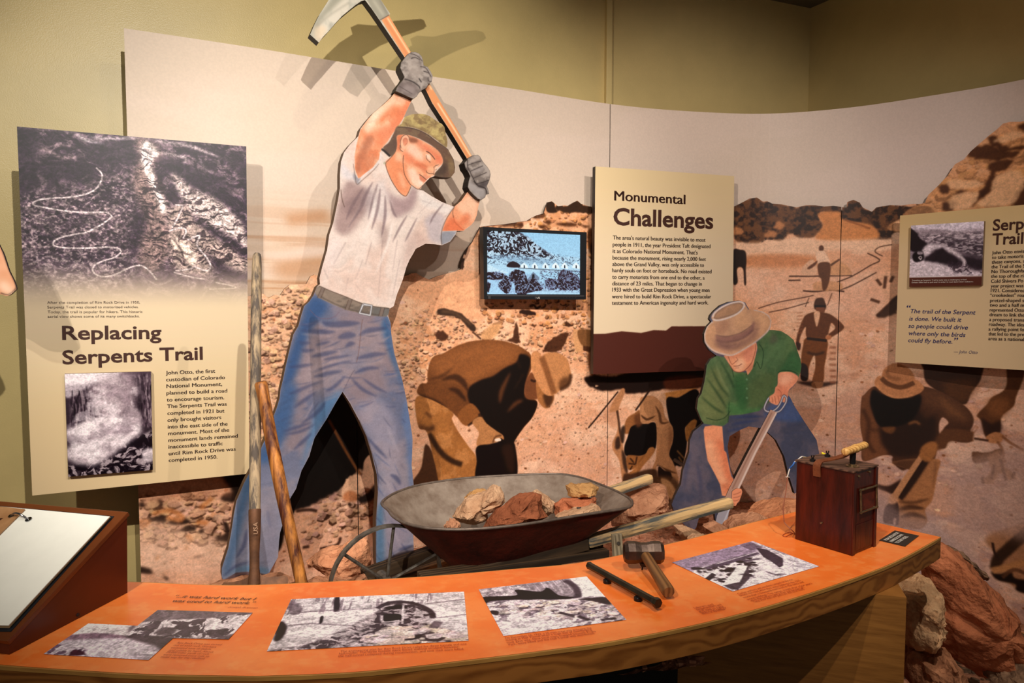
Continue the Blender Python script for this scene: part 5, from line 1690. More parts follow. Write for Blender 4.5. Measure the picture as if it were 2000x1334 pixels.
# trousers
JEAN = I(612, 576, 619, 560, 640, 567, 700, 592, 757, 618, 763, 631, 764, 650, 770, 689, 785, 739, 794, 780, 799, 811, 805, 849, 806, 861, 804, 909, 808, 947, 806, 1024, 808, 1065, 810, 1085, 790, 1098, 760, 1108, 740, 1124, 734, 1095, 734, 1049, 734, 1014, 738, 963, 736, 927, 726, 886, 716, 853, 701, 820, 684, 788, 669, 765, 655, 788, 637, 820, 624, 840, 614, 856, 604, 891, 589, 919, 578, 955, 567, 973, 560, 998, 553, 1021, 547, 1040, 545, 1057, 543, 1088, 533, 1106, 524, 1122, 500, 1118, 461, 1118, 438, 1134, 432, 1126, 433, 1110, 446, 1070, 452, 1037, 457, 1003, 462, 978, 476, 945, 488, 922, 502, 893, 517, 860, 525, 832, 535, 811, 541, 795, 546, 778, 548, 760, 552, 744, 558, 715, 564, 689, 573, 653, 583, 636, 588, 617, 594, 598, 604, 589)
BOT = I(425, 1100, 830, 1085, 830, 1160, 425, 1160)
c.fill(BOT, (92, 72, 74), 1, .5, sm=False)
c.fill(JEAN, (134, 126, 142), 1, .4, sm=False)
c.clip = c.mask(JEAN, False)
n = c.noise(80, 60, 4, 105)
c.blend(sstep(n, .4, .75), (146, 128, 136), .8)
c.blend(sstep(1 - n, .5, .8), (98, 108, 140), .7)
V_ = np.linspace(c.v0, c.v1, c.h)[:, None].astype(np.float32)
c.blend(sstep(-V_, .5, .95) * np.ones((1, c.w), np.float32), (166, 166, 184), .62)
for P, col, a, b in (((612, 578, 590, 620, 575, 660, 556, 720, 550, 760, 575, 740, 590, 690, 610, 640, 640, 600), (48, 84, 136), .9, 7), ((548, 760, 535, 811, 520, 860, 500, 900, 530, 900, 560, 850, 575, 800, 580, 750), (56, 92, 142), .85, 8),
                     ((757, 618, 770, 690, 790, 760, 780, 740, 755, 680, 745, 640), (62, 100, 146), .9, 5), ((669, 765, 640, 815, 614, 856, 590, 915, 600, 860, 620, 800, 650, 770), (84, 126, 170), .85, 6),
                     ((794, 780, 805, 850, 806, 960, 800, 960, 796, 880, 785, 820), (98, 122, 166), .8, 5), ((734, 1010, 734, 1100, 750, 1110, 750, 1020, 745, 980), (84, 124, 160), .8, 5),
                     ((488, 922, 470, 955, 455, 1030, 436, 1120, 450, 1110, 470, 1040, 485, 980, 500, 930), (66, 102, 142), .85, 7), ((437, 1126, 470, 1105, 520, 1108, 520, 1122, 460, 1118), (90, 128, 160), .7, 4),
                     ((600, 700, 640, 680, 700, 690, 690, 740, 640, 770, 590, 760), (168, 150, 156), .6, 12), ((700, 800, 740, 780, 770, 820, 780, 900, 760, 980, 740, 900), (170, 160, 176), .7, 10), ((690, 650, 740, 640, 750, 700, 710, 720), (166, 146, 150), .6, 10),
                     ((760, 960, 800, 950, 804, 1040, 760, 1080), (150, 140, 158), .7, 8), ((520, 1000, 545, 1000, 540, 1090, 515, 1100), (140, 134, 152), .7, 8)):
    c.fill(np.array(P, float).reshape(-1, 2), col, a, b)
JD = (62, 70, 108)
rr_ = random.Random(5)
for _ in range(110):
    t = rr_.random()
    x, y = 560 + rr_.random() * 230, 620 + t * 460
    L = rr_.uniform(12, 46)
    an = rr_.uniform(-.5, .1) if y < 800 else rr_.uniform(-1.3, -.6) if x < 660 else rr_.uniform(.6, 1.4)
    P_ = I(x, y, x + L * math.cos(an) * .5, y + L * math.sin(an) * .5 + 1.5, x + L * math.cos(an), y + L * math.sin(an))
    c.line(P_, rr_.uniform(2, 6), rr_.choice(((60, 70, 112), (166, 150, 160), (84, 98, 140), (72, 76, 108))), rr_.uniform(.25, .5), 1.4, w1=-1)
strokes(c, kd, [(870, 370, 950, 395, 1080, 385, 1180, 380, 26), (690, 380, 760, 400, 860, 350, 14), (700, 440, 840, 455, 980, 450, 22), (1000, 500, 1080, 480, 1150, 480, 26), (1170, 480, 1260, 440, 1400, 420, 22), (680, 530, 720, 545, 780, 540, 14), (700, 600, 760, 610, 810, 600, 18),
                (820, 560, 880, 545, 940, 530, 12), (1060, 575, 1100, 550, 1140, 548, 18), (780, 655, 900, 630, 1000, 610, 18), (880, 680, 960, 665, 1120, 640, 12), (1150, 670, 1280, 640, 1400, 630, 20), (1170, 520, 1220, 510, 16), (600, 740, 700, 730, 800, 715, 14), (640, 640, 680, 660, 14),
                (780, 790, 900, 740, 1000, 710, 1120, 690, 12), (800, 820, 920, 790, 1040, 770, 16), (1130, 790, 1240, 750, 1340, 745, 16), (600, 960, 760, 900, 900, 850, 18), (640, 1070, 740, 1000, 820, 940, 16), (900, 940, 980, 890, 1060, 810, 14), (540, 1170, 640, 1130, 14), (560, 1210, 660, 1180, 14),
                (700, 1200, 840, 1100, 900, 1020, 16), (560, 1290, 700, 1260, 820, 1200, 12), (1110, 830, 1200, 920, 1320, 980, 14), (1200, 830, 1300, 900, 1400, 950, 12), (1330, 560, 1400, 530, 12), (560, 860, 640, 830, 12), (1160, 620, 1180, 540, 6), (540, 1050, 600, 1000, 14), (590, 700, 660, 680, 12)], JD, .58, 1.8, .6)
strokes(c, kd, [(700, 470, 860, 480, 960, 490, 14), (860, 420, 1000, 430, 1150, 420, 14), (1180, 470, 1300, 470, 1400, 450, 10), (700, 640, 860, 600, 980, 570, 12), (800, 740, 960, 700, 1100, 660, 14), (640, 840, 760, 800, 860, 760, 12), (700, 940, 860, 870, 1000, 800, 14), (1160, 740, 1300, 700, 1400, 700, 12)], (172, 154, 160), .5, 2, .5)
strokes(c, ke, [(1240, 130, 1320, 220, 1400, 300, 14), (1420, 420, 1470, 450, 1500, 500, 20), (1500, 340, 1540, 390, 14), (1520, 200, 1580, 180, 20), (1480, 1000, 1540, 980, 1600, 960, 16), (1350, 1080, 1480, 1000, 16), (600, 90, 700, 60, 820, 20, 14), (680, 230, 760, 160, 820, 100, 16), (240, 640, 260, 760, 14), (320, 840, 300, 960, 240, 1060, 16),
                (560, 300, 600, 420, 16), (480, 700, 500, 820, 20), (140, 1200, 240, 1120, 340, 1090, 12), (420, 1100, 520, 1080, 12), (240, 1100, 320, 1000, 10), (1340, 700, 1400, 560, 14), (440, 500, 520, 480, 14)], JD, .6, 2, .55)
strokes(c, ke, [(1360, 430, 1440, 560, 1480, 660, 20), (1400, 60, 1440, 160, 1480, 240, 16), (1360, 780, 1440, 860, 1500, 960, 18), (620, 160, 560, 260, 18), (520, 380, 480, 500, 16), (300, 700, 280, 820, 16), (260, 1080, 340, 1020, 14), (1540, 520, 1570, 700, 14)], (190, 178, 190), .5, 3, .45)
c.line(kd(1200, 350, 1188, 430, 1180, 520, 1165, 640, 1150, 700), 1.0, (110, 70, 60), .8, .4)
c.line(kd(770, 270, 830, 330, 900, 345, 970, 330, 1010, 290), 1.2, (120, 90, 110), .8, .5)
c.line(kd(1375, 340, 1400, 400, 1430, 440), 1.2, (110, 100, 130), .8, .5)
c.clip = None
c.line(ke(1180, 0, 1240, 130, 1280, 260, 1325, 430, 1312, 760, 1310, 1080), 1.5, (60, 46, 50), .8, .5)
c.line(kd(1040, 940, 1110, 800, 1140, 760), 1.3, (80, 74, 96), .7, .6)
# boots
c.fill(ke(130, 1240, 240, 1180, 330, 1165, 345, 1190, 350, 1300, 120, 1300), (110, 84, 84), 1, 1)
strokes(c, ke, [(200, 1230, 280, 1190, 340, 1190, 8), (240, 1260, 320, 1230, 8)], (66, 50, 54), .8, 1, .4)
c.fill(ke(1330, 1160, 1400, 1060, 1600, 1000, 1640, 1060, 1640, 1180, 1330, 1200), (56, 44, 46), .9, 2)
# belt
BELT = kd(815, 130, 845, 78, 930, 115, 1060, 165, 1180, 215, 1290, 245, 1420, 262, 1402, 322, 1340, 325, 1270, 320, 1180, 300, 1060, 270, 940, 220, 850, 175)
c.fill(BELT, (142, 126, 114), 1, .5)
c.clip = c.mask(BELT)
c.blend(sstep(c.noise(30, 14, 3, 107), .5, .8), (110, 98, 90), .7)
c.fill(kd(1290, 250, 1430, 260, 1400, 330, 1290, 320), (104, 104, 104), .8, 3)
c.line(kd(850, 160, 1000, 235, 1180, 290, 1340, 318), 2.5, (80, 70, 66), .7, 1)
c.clip = None
c.line(kd(845, 78, 930, 115, 1060, 165, 1180, 215, 1290, 245, 1420, 262), 1.2, INK, .9, .4)
for P in ((880, 95, 845, 178), (1100, 190, 1070, 275), (1365, 255, 1345, 325)):
    c.line(kd(*P), 7, (128, 112, 104), 1, .4, sm=False)
    c.line(kd(P[0] - 14, P[1], P[2] - 14, P[3]), 1, INK, .9, .4, sm=False)
    c.line(kd(P[0] + 16, P[1], P[2] + 16, P[3]), 1, INK, .9, .4, sm=False)
BK = kd(1205, 228, 1275, 240, 1262, 318, 1175, 300)
for w, col in ((6.5, (80, 76, 80)), (4, (214, 214, 220))):
    c.line(np.concatenate([BK, BK[:1]]), w, col, 1, .5, sm=False)
# neck and face
NECK = ka(500, 440, 490, 600, 440, 700, 350, 780, 370, 880, 430, 1020, 520, 1160, 600, 1222, 640, 1200, 680, 1100, 690, 1080, 790, 1134, 850, 1060, 900, 1000, 985, 945, 1010, 880, 1090, 800, 1100, 740, 1050, 640, 900, 540, 760, 470, 620, 420)
c.fill(NECK, (238, 160, 120), 1, .5)
c.clip = c.mask(NECK)
n = c.noise(18, 18, 3, 108)
c.blend(sstep(n, .55, .85), (250, 196, 162), .5)
for P, col, a, b in (((480, 620, 560, 640, 580, 800, 640, 1000, 680, 1080, 640, 1200, 560, 1200, 440, 1040, 360, 820), (232, 138, 92), .7, 5), ((500, 640, 560, 680, 570, 760, 480, 760), (250, 206, 176), .7, 4), ((520, 900, 580, 960, 620, 1100, 560, 1100), (248, 196, 164), .6, 4),
                     ((580, 680, 620, 640, 700, 660, 760, 760, 840, 800, 900, 860, 880, 900, 800, 860, 700, 800, 620, 800), (226, 110, 70), .55, 4), ((760, 790, 840, 800, 910, 850, 860, 900, 790, 860), (190, 104, 72), .35, 3),
                     ((620, 560, 720, 540, 800, 620, 860, 740, 800, 760, 700, 700, 630, 640), (250, 216, 196), .75, 5), ((860, 560, 960, 640, 1080, 720, 1090, 790, 1030, 800, 980, 700, 880, 620), (226, 116, 84), .7, 4), ((760, 480, 860, 560, 940, 640, 860, 620, 760, 540), (214, 122, 96), .5, 4),
                     ((640, 900, 700, 860, 780, 940, 860, 1060, 780, 1130, 700, 1060), (254, 226, 206), .8, 4), ((900, 850, 980, 840, 980, 940, 900, 920), (248, 184, 146), .8, 2), ((1000, 840, 1050, 820, 1000, 930, 985, 930), (250, 212, 190), .8, 1.5),
                     ((660, 460, 760, 480, 770, 520, 720, 530, 670, 520), (140, 84, 60), .9, 2), ((500, 440, 560, 430, 540, 620, 500, 600), (212, 110, 70), .8, 3), ((870, 680, 930, 690, 940, 760, 900, 740), (252, 220, 200), .9, 1.5)):
    c.fill(ka(*P), col, a, b)
c.fill(ka(800, 950, 860, 990, 890, 1010, 850, 1042, 800, 1010), (222, 132, 100), .9, 1)
c.fill(ka(840, 940, 900, 960, 905, 1000, 860, 985), (226, 150, 120), .8, 1)
c.fill(ka(790, 1020, 840, 1050, 820, 1080, 780, 1060), (254, 228, 212), .8, 2)
c.clip = None
for P, w in (((880, 690, 888, 740, 935, 785), 1.2), ((880, 640, 920, 660, 960, 700, 995, 748), 2.2), ((790, 940, 830, 965, 870, 1000, 888, 1012), 1.6), ((880, 890, 890, 915, 925, 930, 975, 930), 1.3), ((990, 850, 1000, 830, 1045, 815), 1.2), ((1000, 885, 1020, 870), 1), ((975, 840, 985, 880, 975, 948), 1), ((585, 690, 580, 800, 600, 940, 660, 1050, 700, 1090, 780, 1134, 840, 1080), 1.4),
             ((350, 785, 370, 880, 430, 1020, 520, 1160, 600, 1222, 640, 1195, 685, 1095), 1.4), ((360, 785, 430, 710, 480, 640, 495, 560), 1.3)):
    c.line(ka(*P), w, INK, .9, .3)
EAR = ka(560, 470, 590, 425, 630, 425, 660, 460, 655, 520, 640, 560, 600, 620, 570, 645, 545, 600, 540, 530)
c.fill(EAR, (244, 184, 152), 1, .5)
c.fill(ka(580, 490, 610, 460, 640, 490, 630, 540, 600, 560, 590, 530), (214, 128, 96), .8, 1.2)
c.line(np.concatenate([ka(540, 560, 545, 620, 580, 645), ]), 1.3, INK, .9, .4)
c.line(ka(555, 600, 545, 520, 570, 450, 620, 424, 655, 455, 660, 500), 1.3, INK, .9, .4)
c.line(ka(590, 560, 585, 490, 620, 470, 640, 520, 600, 570), 1.2, (160, 90, 66), .8, .6)
# hat
BRIM = ka(320, 600, 400, 520, 460, 400, 510, 315, 640, 325, 780, 360, 900, 420, 1020, 510, 1130, 590, 1200, 660, 1240, 760, 1260, 860, 1250, 950, 1200, 985, 1100, 980, 985, 950, 1080, 830, 1100, 760, 1060, 660, 960, 570, 820, 490, 700, 440, 600, 420, 500, 440, 500, 560, 470, 660, 400, 705)
c.fill(BRIM, (110, 82, 66), 1, .5)
c.clip = c.mask(BRIM)
n = c.noise(20, 16, 4, 109)
c.blend(sstep(n, .45, .75), (128, 106, 82), .7)
c.fill(ka(980, 940, 1080, 830, 1130, 780, 1160, 860, 1100, 960), (66, 48, 42), .7, 4)
c.fill(ka(1150, 700, 1230, 780, 1240, 900, 1200, 960, 1180, 820), (150, 124, 84), .6, 4)
c.fill(ka(340, 600, 500, 440, 500, 600, 420, 700), (92, 68, 58), .7, 3)
c.clip = None
CROWN = ka(510, 315, 560, 280, 600, 200, 650, 165, 720, 152, 820, 150, 920, 172, 990, 210, 1050, 262, 1115, 310, 1135, 380, 1160, 500, 1150, 585, 1100, 560, 1000, 480, 880, 400, 760, 345, 640, 320)
c.fill(CROWN, (182, 160, 106), 1, .5)
c.clip = c.mask(CROWN)
n = c.warp(c.noise(16, 12, 4, 110), 5, 14, 111)
c.blend(sstep(n, .5, .8), (204, 184, 122), .7)
c.blend(sstep(1 - n, .55, .8), (134, 108, 72), .7)
for P in ((940, 240, 980, 260, 1020, 320, 1000, 350, 960, 300), (780, 240, 820, 240, 830, 270, 800, 280), (610, 240, 650, 235, 640, 270), (560, 280, 700, 300, 860, 380, 1000, 470, 1140, 580, 1000, 520, 860, 430, 700, 350)):
    c.fill(ka(*P), (118, 92, 66), .65, 3)
c.clip = None
c.line(ka(510, 325, 640, 330, 780, 365, 900, 425, 1020, 515, 1150, 605, 1210, 680, 1245, 780, 1262, 870), 1.6, (56, 38, 32), .9, .5)
c.line(ka(990, 965, 1100, 982, 1200, 985), 2, (40, 26, 22), .9, .5)
c.line(ka(300, 610, 340, 640, 410, 705), 5, (28, 18, 16), .9, .5)
c.line(ka(280, 650, 296, 700, 270, 780, 200, 860, 100, 930, 0, 1040), 1.6, (226, 218, 220), .9, .6)
c.line(ka(345, 780, 330, 800, 360, 790), 3, (150, 150, 120), .8, .8)
cb1.grit(.03, .03, 140, 1.0, 14)
cb1.a = np.clip(cb1.a, 0, 1) ** 1.05 * .92
mb1 = mat_print('big_figure_paint', cb1, .5, .3)
big = empty('cutout_figure', tuple(MP.pt((0, -1.05))[0]), 'large painted cut-out worker in a hat, grey shirt and blue trousers swinging a pickaxe overhead', 'cutout')
board('body_board', MP, body, .045, cb1, mb1, m_brim, big)

# pickaxe, standing a little in front of the body
MPK = MP.shift(.012)
pick = np.concatenate([kb(258, 265, 325, 326, 355, 285, 400, 238, 450, 180, 500, 125, 560, 75, 610, 35, 650, 8), I(713, 0), kb(735, 75, 790, 155, 985, 445), kb(1150, 700), ka(960, 8, 1180, 350, 1420, 742, 1450, 800, 1530, 760, 1480, 700, 1290, 360, 1090, 30), I(840, 165, 802, 101, 760, 31, 762, 27, 744, 0, 731, -24, 765, -44, 805, -60, 850, -74, 857, -80, 852, -92, 800, -90, 762, -82, 726, -86, 712, -80, 716, -66, 690, -50, 664, -26, 642, 0), kb(330, 110, 290, 190)])
cpk = canvas_for(MPK, pick, 560, (176, 172, 160), .01)
c = cpk
n = c.noise(20, 30, 4, 112)
c.blend(sstep(n, .4, .8), (198, 190, 176), .8)
c.blend(sstep(1 - n, .5, .8), (146, 144, 134), .6)
c.fill(kb(258, 262, 290, 180, 340, 100, 400, 20, 440, -40, 520, -30, 460, 40, 380, 120, 320, 200, 280, 262), (128, 126, 112), .8, 4)
c.line(kb(310, 210, 350, 170, 420, 110, 560, 20), 2, (104, 100, 90), .6, 1.5)
c.fill(kb(300, 210, 360, 200, 380, 240, 330, 320, 290, 290), (206, 180, 150), .6, 4)
HA = np.concatenate([kb(805, 155, 985, 445), ka(960, 8, 1180, 350, 1420, 742, 1450, 800, 1530, 760, 1480, 700, 1290, 360, 1090, 30), I(802, 101), kb(865, 112)])
c.fill(HA, (214, 142, 92), 1, .4, sm=False)
c.line(kb(830, 150, 1000, 420, 1160, 700), 2.5, (196, 110, 66), .8, 1.5, sm=False)
c.line(kb(850, 140, 1020, 410, 1190, 690), 3, (244, 206, 164), .9, 1.2, sm=False)
c.line(ka(990, 10, 1210, 350, 1440, 730), 3, (206, 126, 80), .7, 1.2, sm=False)
c.line(ka(1030, 10, 1240, 340, 1460, 700), 3.5, (246, 212, 172), .9, 1.2, sm=False)
c.line(ka(1075, 10, 1280, 340, 1480, 690), 2, (196, 122, 78), .8, .8, sm=False)
c.fill(kb(680, -20, 735, 75, 790, 155, 862, 118, 800, 0, 780, -30), (146, 142, 128), 1, .6, sm=False)
c.line(kb(740, 0, 820, 120), 4, (196, 190, 172), .7, 3, sm=False)
c.line(kb(790, 0, 850, 110), 3, (112, 106, 94), .7, 2, sm=False)
c.line(kb(790, 157, 862, 117), 1.4, INK, .9, .4, sm=False)
board('pickaxe_board', MPK, pick, .045, cpk, mat_print('pickaxe_paint', cpk, .45, .35), m_black_edge, big, label='painted pickaxe board with black edge')

# gloves in front
MPG = MP.shift(.03)


def glove(name, out, lines, shades, seed, cuff=None):
    cg = canvas_for(MPG, out, 620, (140, 130, 124), .005)
    c = cg
    nn = c.noise(14, 12, 4, seed)
    c.blend(sstep(nn, .45, .75), (164, 154, 148), .7)
    c.blend(sstep(1 - nn, .5, .8), (104, 94, 90), .7)
    for P, col, a, b in shades:
        c.fill(P, col, a, b)
    for P, w in lines:
        c.line(P, w * 2.2, (70, 60, 58), .45, 1.8)
        c.line(P, w, (40, 32, 32), .9, .4)
    C = np.concatenate([out, out[:1]])
    c.line(C, 1.6, (60, 52, 46), .8, .5, sm=False)
    return board(name, MPG, out, .06, cg, mat_print(name + '_paint', cg, .5, .3), m_black_edge, big)


g1 = kb(948, 520, 955, 480, 985, 440, 1005, 415, 1030, 400, 1060, 398, 1090, 408, 1112, 430, 1124, 465, 1128, 500, 1160, 515, 1182, 548, 1197, 580, 1190, 625, 1165, 642, 1150, 672, 1110, 695, 1090, 715, 1075, 740, 1047, 757, 1010, 742, 955, 715, 912, 698, 925, 665, 968, 612, 980, 590, 966, 560)
glove('glove_board', g1, [(kb(1030, 410, 1080, 430, 1118, 470), 1.4), (kb(1100, 510, 1140, 520, 1170, 560), 1.4), (kb(1125, 545, 1165, 560, 1185, 590), 1.6), (kb(980, 605, 1040, 625, 1090, 660, 1098, 680), 2.4), (kb(1160, 590, 1165, 620, 1190, 625), 1.4), (kb(1090, 600, 1110, 630), 2.5), (kb(1030, 450, 1060, 440, 1100, 460), 1.6), (kb(940, 660, 1040, 720), .8)],
      [(kb(1000, 440, 1060, 460, 1120, 540, 1100, 600, 1020, 580), (168, 156, 148), .6, 5), (kb(920, 680, 980, 620, 1080, 660, 1050, 745), (102, 88, 86), .8, 4), (kb(960, 690, 1000, 650, 1060, 680, 1040, 720), (150, 138, 136), .6, 3)], 114)
g2 = ka(1378, 790, 1410, 755, 1430, 725, 1490, 690, 1555, 682, 1585, 705, 1605, 745, 1640, 795, 1680, 840, 1712, 890, 1722, 940, 1708, 1010, 1690, 1050, 1672, 1090, 1695, 1150, 1702, 1190, 1662, 1198, 1652, 1236, 1600, 1272, 1555, 1255, 1500, 1205, 1445, 1145, 1424, 1100, 1435, 1030, 1455, 962, 1430, 905, 1395, 860)
glove('glove_board', g2, [(ka(1420, 820, 1500, 790, 1590, 765), 1.4), (ka(1450, 900, 1540, 860, 1620, 825), 1.4), (ka(1490, 990, 1580, 950, 1670, 910), 1.4), (ka(1530, 1060, 1620, 1040, 1700, 1010), 1.8), (ka(1420, 740, 1420, 830, 1440, 880, 1490, 980, 1540, 1060, 1640, 1110), 1.8), (ka(1500, 1020, 1560, 1090, 1650, 1120, 1665, 1190), 2.6), (ka(1380, 790, 1390, 840, 1430, 890), 1.2)],
      [(ka(1440, 1000, 1500, 1060, 1640, 1120, 1640, 1230, 1560, 1240, 1440, 1120), (150, 144, 144), .8, 4), (ka(1600, 1040, 1700, 1020, 1660, 1110, 1560, 1090), (60, 52, 54), .8, 3), (ka(1450, 740, 1550, 700, 1590, 740, 1480, 790), (160, 148, 142), .7, 3), (ka(1480, 880, 1600, 840, 1640, 880, 1500, 930), (150, 142, 142), .6, 3), (ka(1420, 1000, 1450, 980, 1440, 1100), (170, 164, 160), .7, 3)], 116)

# mounting posts between the board and the mural
for p_ in ((690, 480), (700, 700), (770, 900), (520, 940), (720, 280)):
    q = MP.hit(p_)[0]
    standoff(MP.pt(q, -.045)[0], MP.pt(q, -.22)[0], .012, big, m_sedge)

# ---------------------------------------------------------------- smaller green shirted figure
kf = K(1340, 580, 0.15)
kg = K(1280, 560, 0.22485)
kh = K(1160, 860, 0.2)
MQ = vplane(1460, 3.45, 8)
sm = np.concatenate([
    kf(330, 325, 305, 290, 318, 240, 370, 180, 450, 110, 560, 65, 700, 48, 770, 72, 820, 160, 900, 168, 1000, 190, 1080, 240, 1112, 310, 1100, 390, 1085, 432, 1150, 432, 1240, 445, 1330, 500, 1400, 560, 1432, 640, 1450, 700, 1490, 810, 1502, 900, 1490, 980, 1455, 1070),
    kg(1215, 850, 1160, 905, 1150, 940, 1170, 960, 1210, 1040, 1300, 1180, 1400, 1330),
    I(1600, 885, 1592, 905), I(1560, 940, 1556, 962), kh(1960, 520, 1900, 330, 1860, 160, 1780, 0), I(1500, 845, 1485, 836, 1462, 833, 1445, 840, 1425, 852),
    I(1421, 872, 1424, 895, 1427, 918), kh(1372, 395, 1440, 480, 1448, 520, 1420, 600, 1380, 640, 1330, 640), I(1416, 1040, 1400, 1040), kh(1180, 720, 1120, 640, 1000, 740, 1025, 760, 1000, 850, 960, 900, 860, 800),
    I(1320, 1010, 1312, 985, 1320, 965), kh(850, 430, 870, 290, 930, 120), kg(300, 1334, 330, 1260, 420, 1185, 400, 1160, 360, 1060, 372, 970, 400, 930, 425, 830, 440, 740), kf(260, 960, 270, 890, 320, 810, 400, 768, 300, 690, 240, 590, 235, 480, 270, 390)])
cs2 = canvas_for(MQ, sm, 520, (92, 88, 104), .01)
c = cs2
n = c.noise(40, 50, 4, 121)
c.blend(sstep(n, .4, .8), (112, 100, 112), .7)
c.blend(sstep(1 - n, .5, .8), (66, 72, 96), .6)
strokes(c, kg, [(650, 1140, 800, 1130, 950, 1130, 14), (660, 1200, 760, 1180, 900, 1160, 14), (620, 1260, 700, 1240, 800, 1220, 14), (1180, 1040, 1120, 1140, 10), (1050, 1160, 1200, 1130, 14), (1080, 1220, 1240, 1200, 14), (1120, 1280, 1300, 1260, 14), (700, 1160, 660, 1300, 12)], (52, 64, 104), .7, 2, .5)
strokes(c, kh, [(940, 100, 900, 300, 880, 480, 18), (1000, 200, 1040, 400, 1040, 560, 20), (1900, 60, 1960, 240, 16), (1840, 20, 1900, 200, 14), (900, 560, 960, 620, 16), (1700, 20, 1900, 30, 16)], (74, 76, 102), .7, 3, .5)
strokes(c, kh, [(960, 300, 980, 460, 20), (900, 500, 880, 600, 16), (1080, 400, 1100, 520, 14), (940, 140, 960, 240, 14)], (126, 112, 124), .7, 3, .5)
c.fill(kg(940, 1100, 1150, 940, 1200, 1020, 1280, 1160, 1100, 1170), (62, 92, 150), .6, 5)
# shovel shaft, handle, blade neck
c.line(I(1512, 806, 1470, 885, 1436, 958, 1402, 1034), 14, (176, 138, 122), 1, .5, sm=False)
c.line(I(1516, 806, 1474, 885, 1440, 958, 1412, 1018), 4, (226, 206, 196), .9, 1.2, sm=False)
c.line(I(1506, 806, 1464, 885, 1430, 955), 3, (120, 80, 64), .8, 1, sm=False)
c.line(I(1424, 990, 1402, 1040), 15, (160, 156, 166), 1, .6, sm=False)
c.line(I(1428, 990, 1408, 1040), 4, (206, 204, 214), .9, 1, sm=False)
# shirt
SHR = np.concatenate([kf(400, 768, 500, 790, 560, 880, 620, 970, 780, 990, 880, 840, 930, 700, 920, 590, 1000, 520, 1085, 432, 1150, 432, 1240, 445, 1330, 500, 1400, 560, 1432, 640, 1450, 700, 1490, 810, 1502, 900, 1490, 980, 1455, 1060, 1440, 1010, 1330, 985, 1210, 1010), kg(1065, 760, 1060, 850, 1030, 920, 990, 1000, 900, 1080, 760, 1110, 640, 1120, 630, 1180, 590, 1210, 500, 1205, 420, 1190, 400, 1160, 360, 1060, 372, 970, 400, 930, 425, 830, 440, 740), kf(260, 960, 270, 890, 320, 810)])
c.fill(SHR, (94, 118, 78), 1, .5, sm=False)
c.clip = c.mask(SHR, False)
n = c.noise(34, 46, 4, 123)
c.blend(sstep(n, .45, .8), (104, 132, 84), .7)
c.blend(sstep(1 - n, .5, .8), (66, 98, 62), .6)
for P, col, a, b in (((360, 1000, 420, 860, 460, 720, 560, 700, 620, 860, 640, 1000, 640, 1120, 480, 1200, 380, 1120), (122, 126, 78), .7, 9), ((680, 780, 760, 760, 800, 860, 790, 1060, 720, 1060, 690, 900), (48, 98, 54), .7, 5),
                     ((1100, 700, 1180, 560, 1240, 620, 1270, 700, 1240, 760, 1140, 740, 1080, 740), (54, 106, 64), .7, 5), ((840, 640, 930, 560, 1060, 440, 1150, 480, 1100, 640, 980, 720, 880, 700), (92, 126, 84), .7, 8), ((820, 840, 960, 760, 1040, 800, 980, 960, 860, 1060, 800, 980), (88, 106, 64), .7, 7),
                     ((640, 1000, 760, 1060, 900, 1060, 900, 1100, 640, 1110), (70, 128, 72), .6, 4), ((1000, 430, 1040, 420, 1060, 470, 1000, 500), (96, 96, 78), .7, 4)):
    c.fill(kg(*P), col, a, b)
strokes(c, kg, [(560, 640, 640, 780, 690, 900, 12), (480, 700, 560, 860, 640, 960, 12), (450, 800, 560, 960, 620, 1060, 14), (400, 960, 520, 1060, 600, 1100, 14), (420, 900, 540, 1000, 10), (700, 800, 720, 1000, 10), (800, 840, 790, 1050, 10), (900, 760, 840, 940, 12), (960, 740, 900, 900, 10), (1150, 500, 1110, 640, 10), (1080, 420, 1080, 480, 12), (1120, 430, 1130, 470, 10),
                (1180, 560, 1100, 700, 12), (1200, 700, 1100, 720, 12), (1240, 740, 1180, 690, 10), (640, 640, 680, 800, 12), (1060, 560, 960, 760, 12), (1010, 620, 940, 720, 8)], (34, 62, 34), .6, 1.5, .45)
strokes(c, kg, [(520, 660, 580, 820, 650, 940, 8), (460, 860, 560, 1010, 8), (1060, 480, 960, 640, 8), (400, 1040, 500, 1130, 8), (900, 640, 860, 720, 8), (1210, 640, 1140, 720, 8)], (150, 162, 116), .55, 1.5, .45)
c.clip = None
for P, w in (((440, 1140, 520, 1160, 600, 1140, 650, 1080), 1.4), ((1065, 750, 1100, 730, 1180, 735, 1235, 760), 1.4), ((640, 1000, 630, 1180), 1.2), ((855, 700, 880, 655, 912, 715, 930, 650, 935, 560, 900, 500), 1.4), ((785, 770, 850, 690), 1.2), ((680, 790, 660, 700, 640, 640), 1.2)):
    c.line(kg(*P), w, (24, 50, 28), .9, .5)
for y in (805, 885, 965):
    c.fill(kg(790, y - 8, 802, y, 796, y + 12, 784, y + 4), (120, 160, 120), .8, .6)
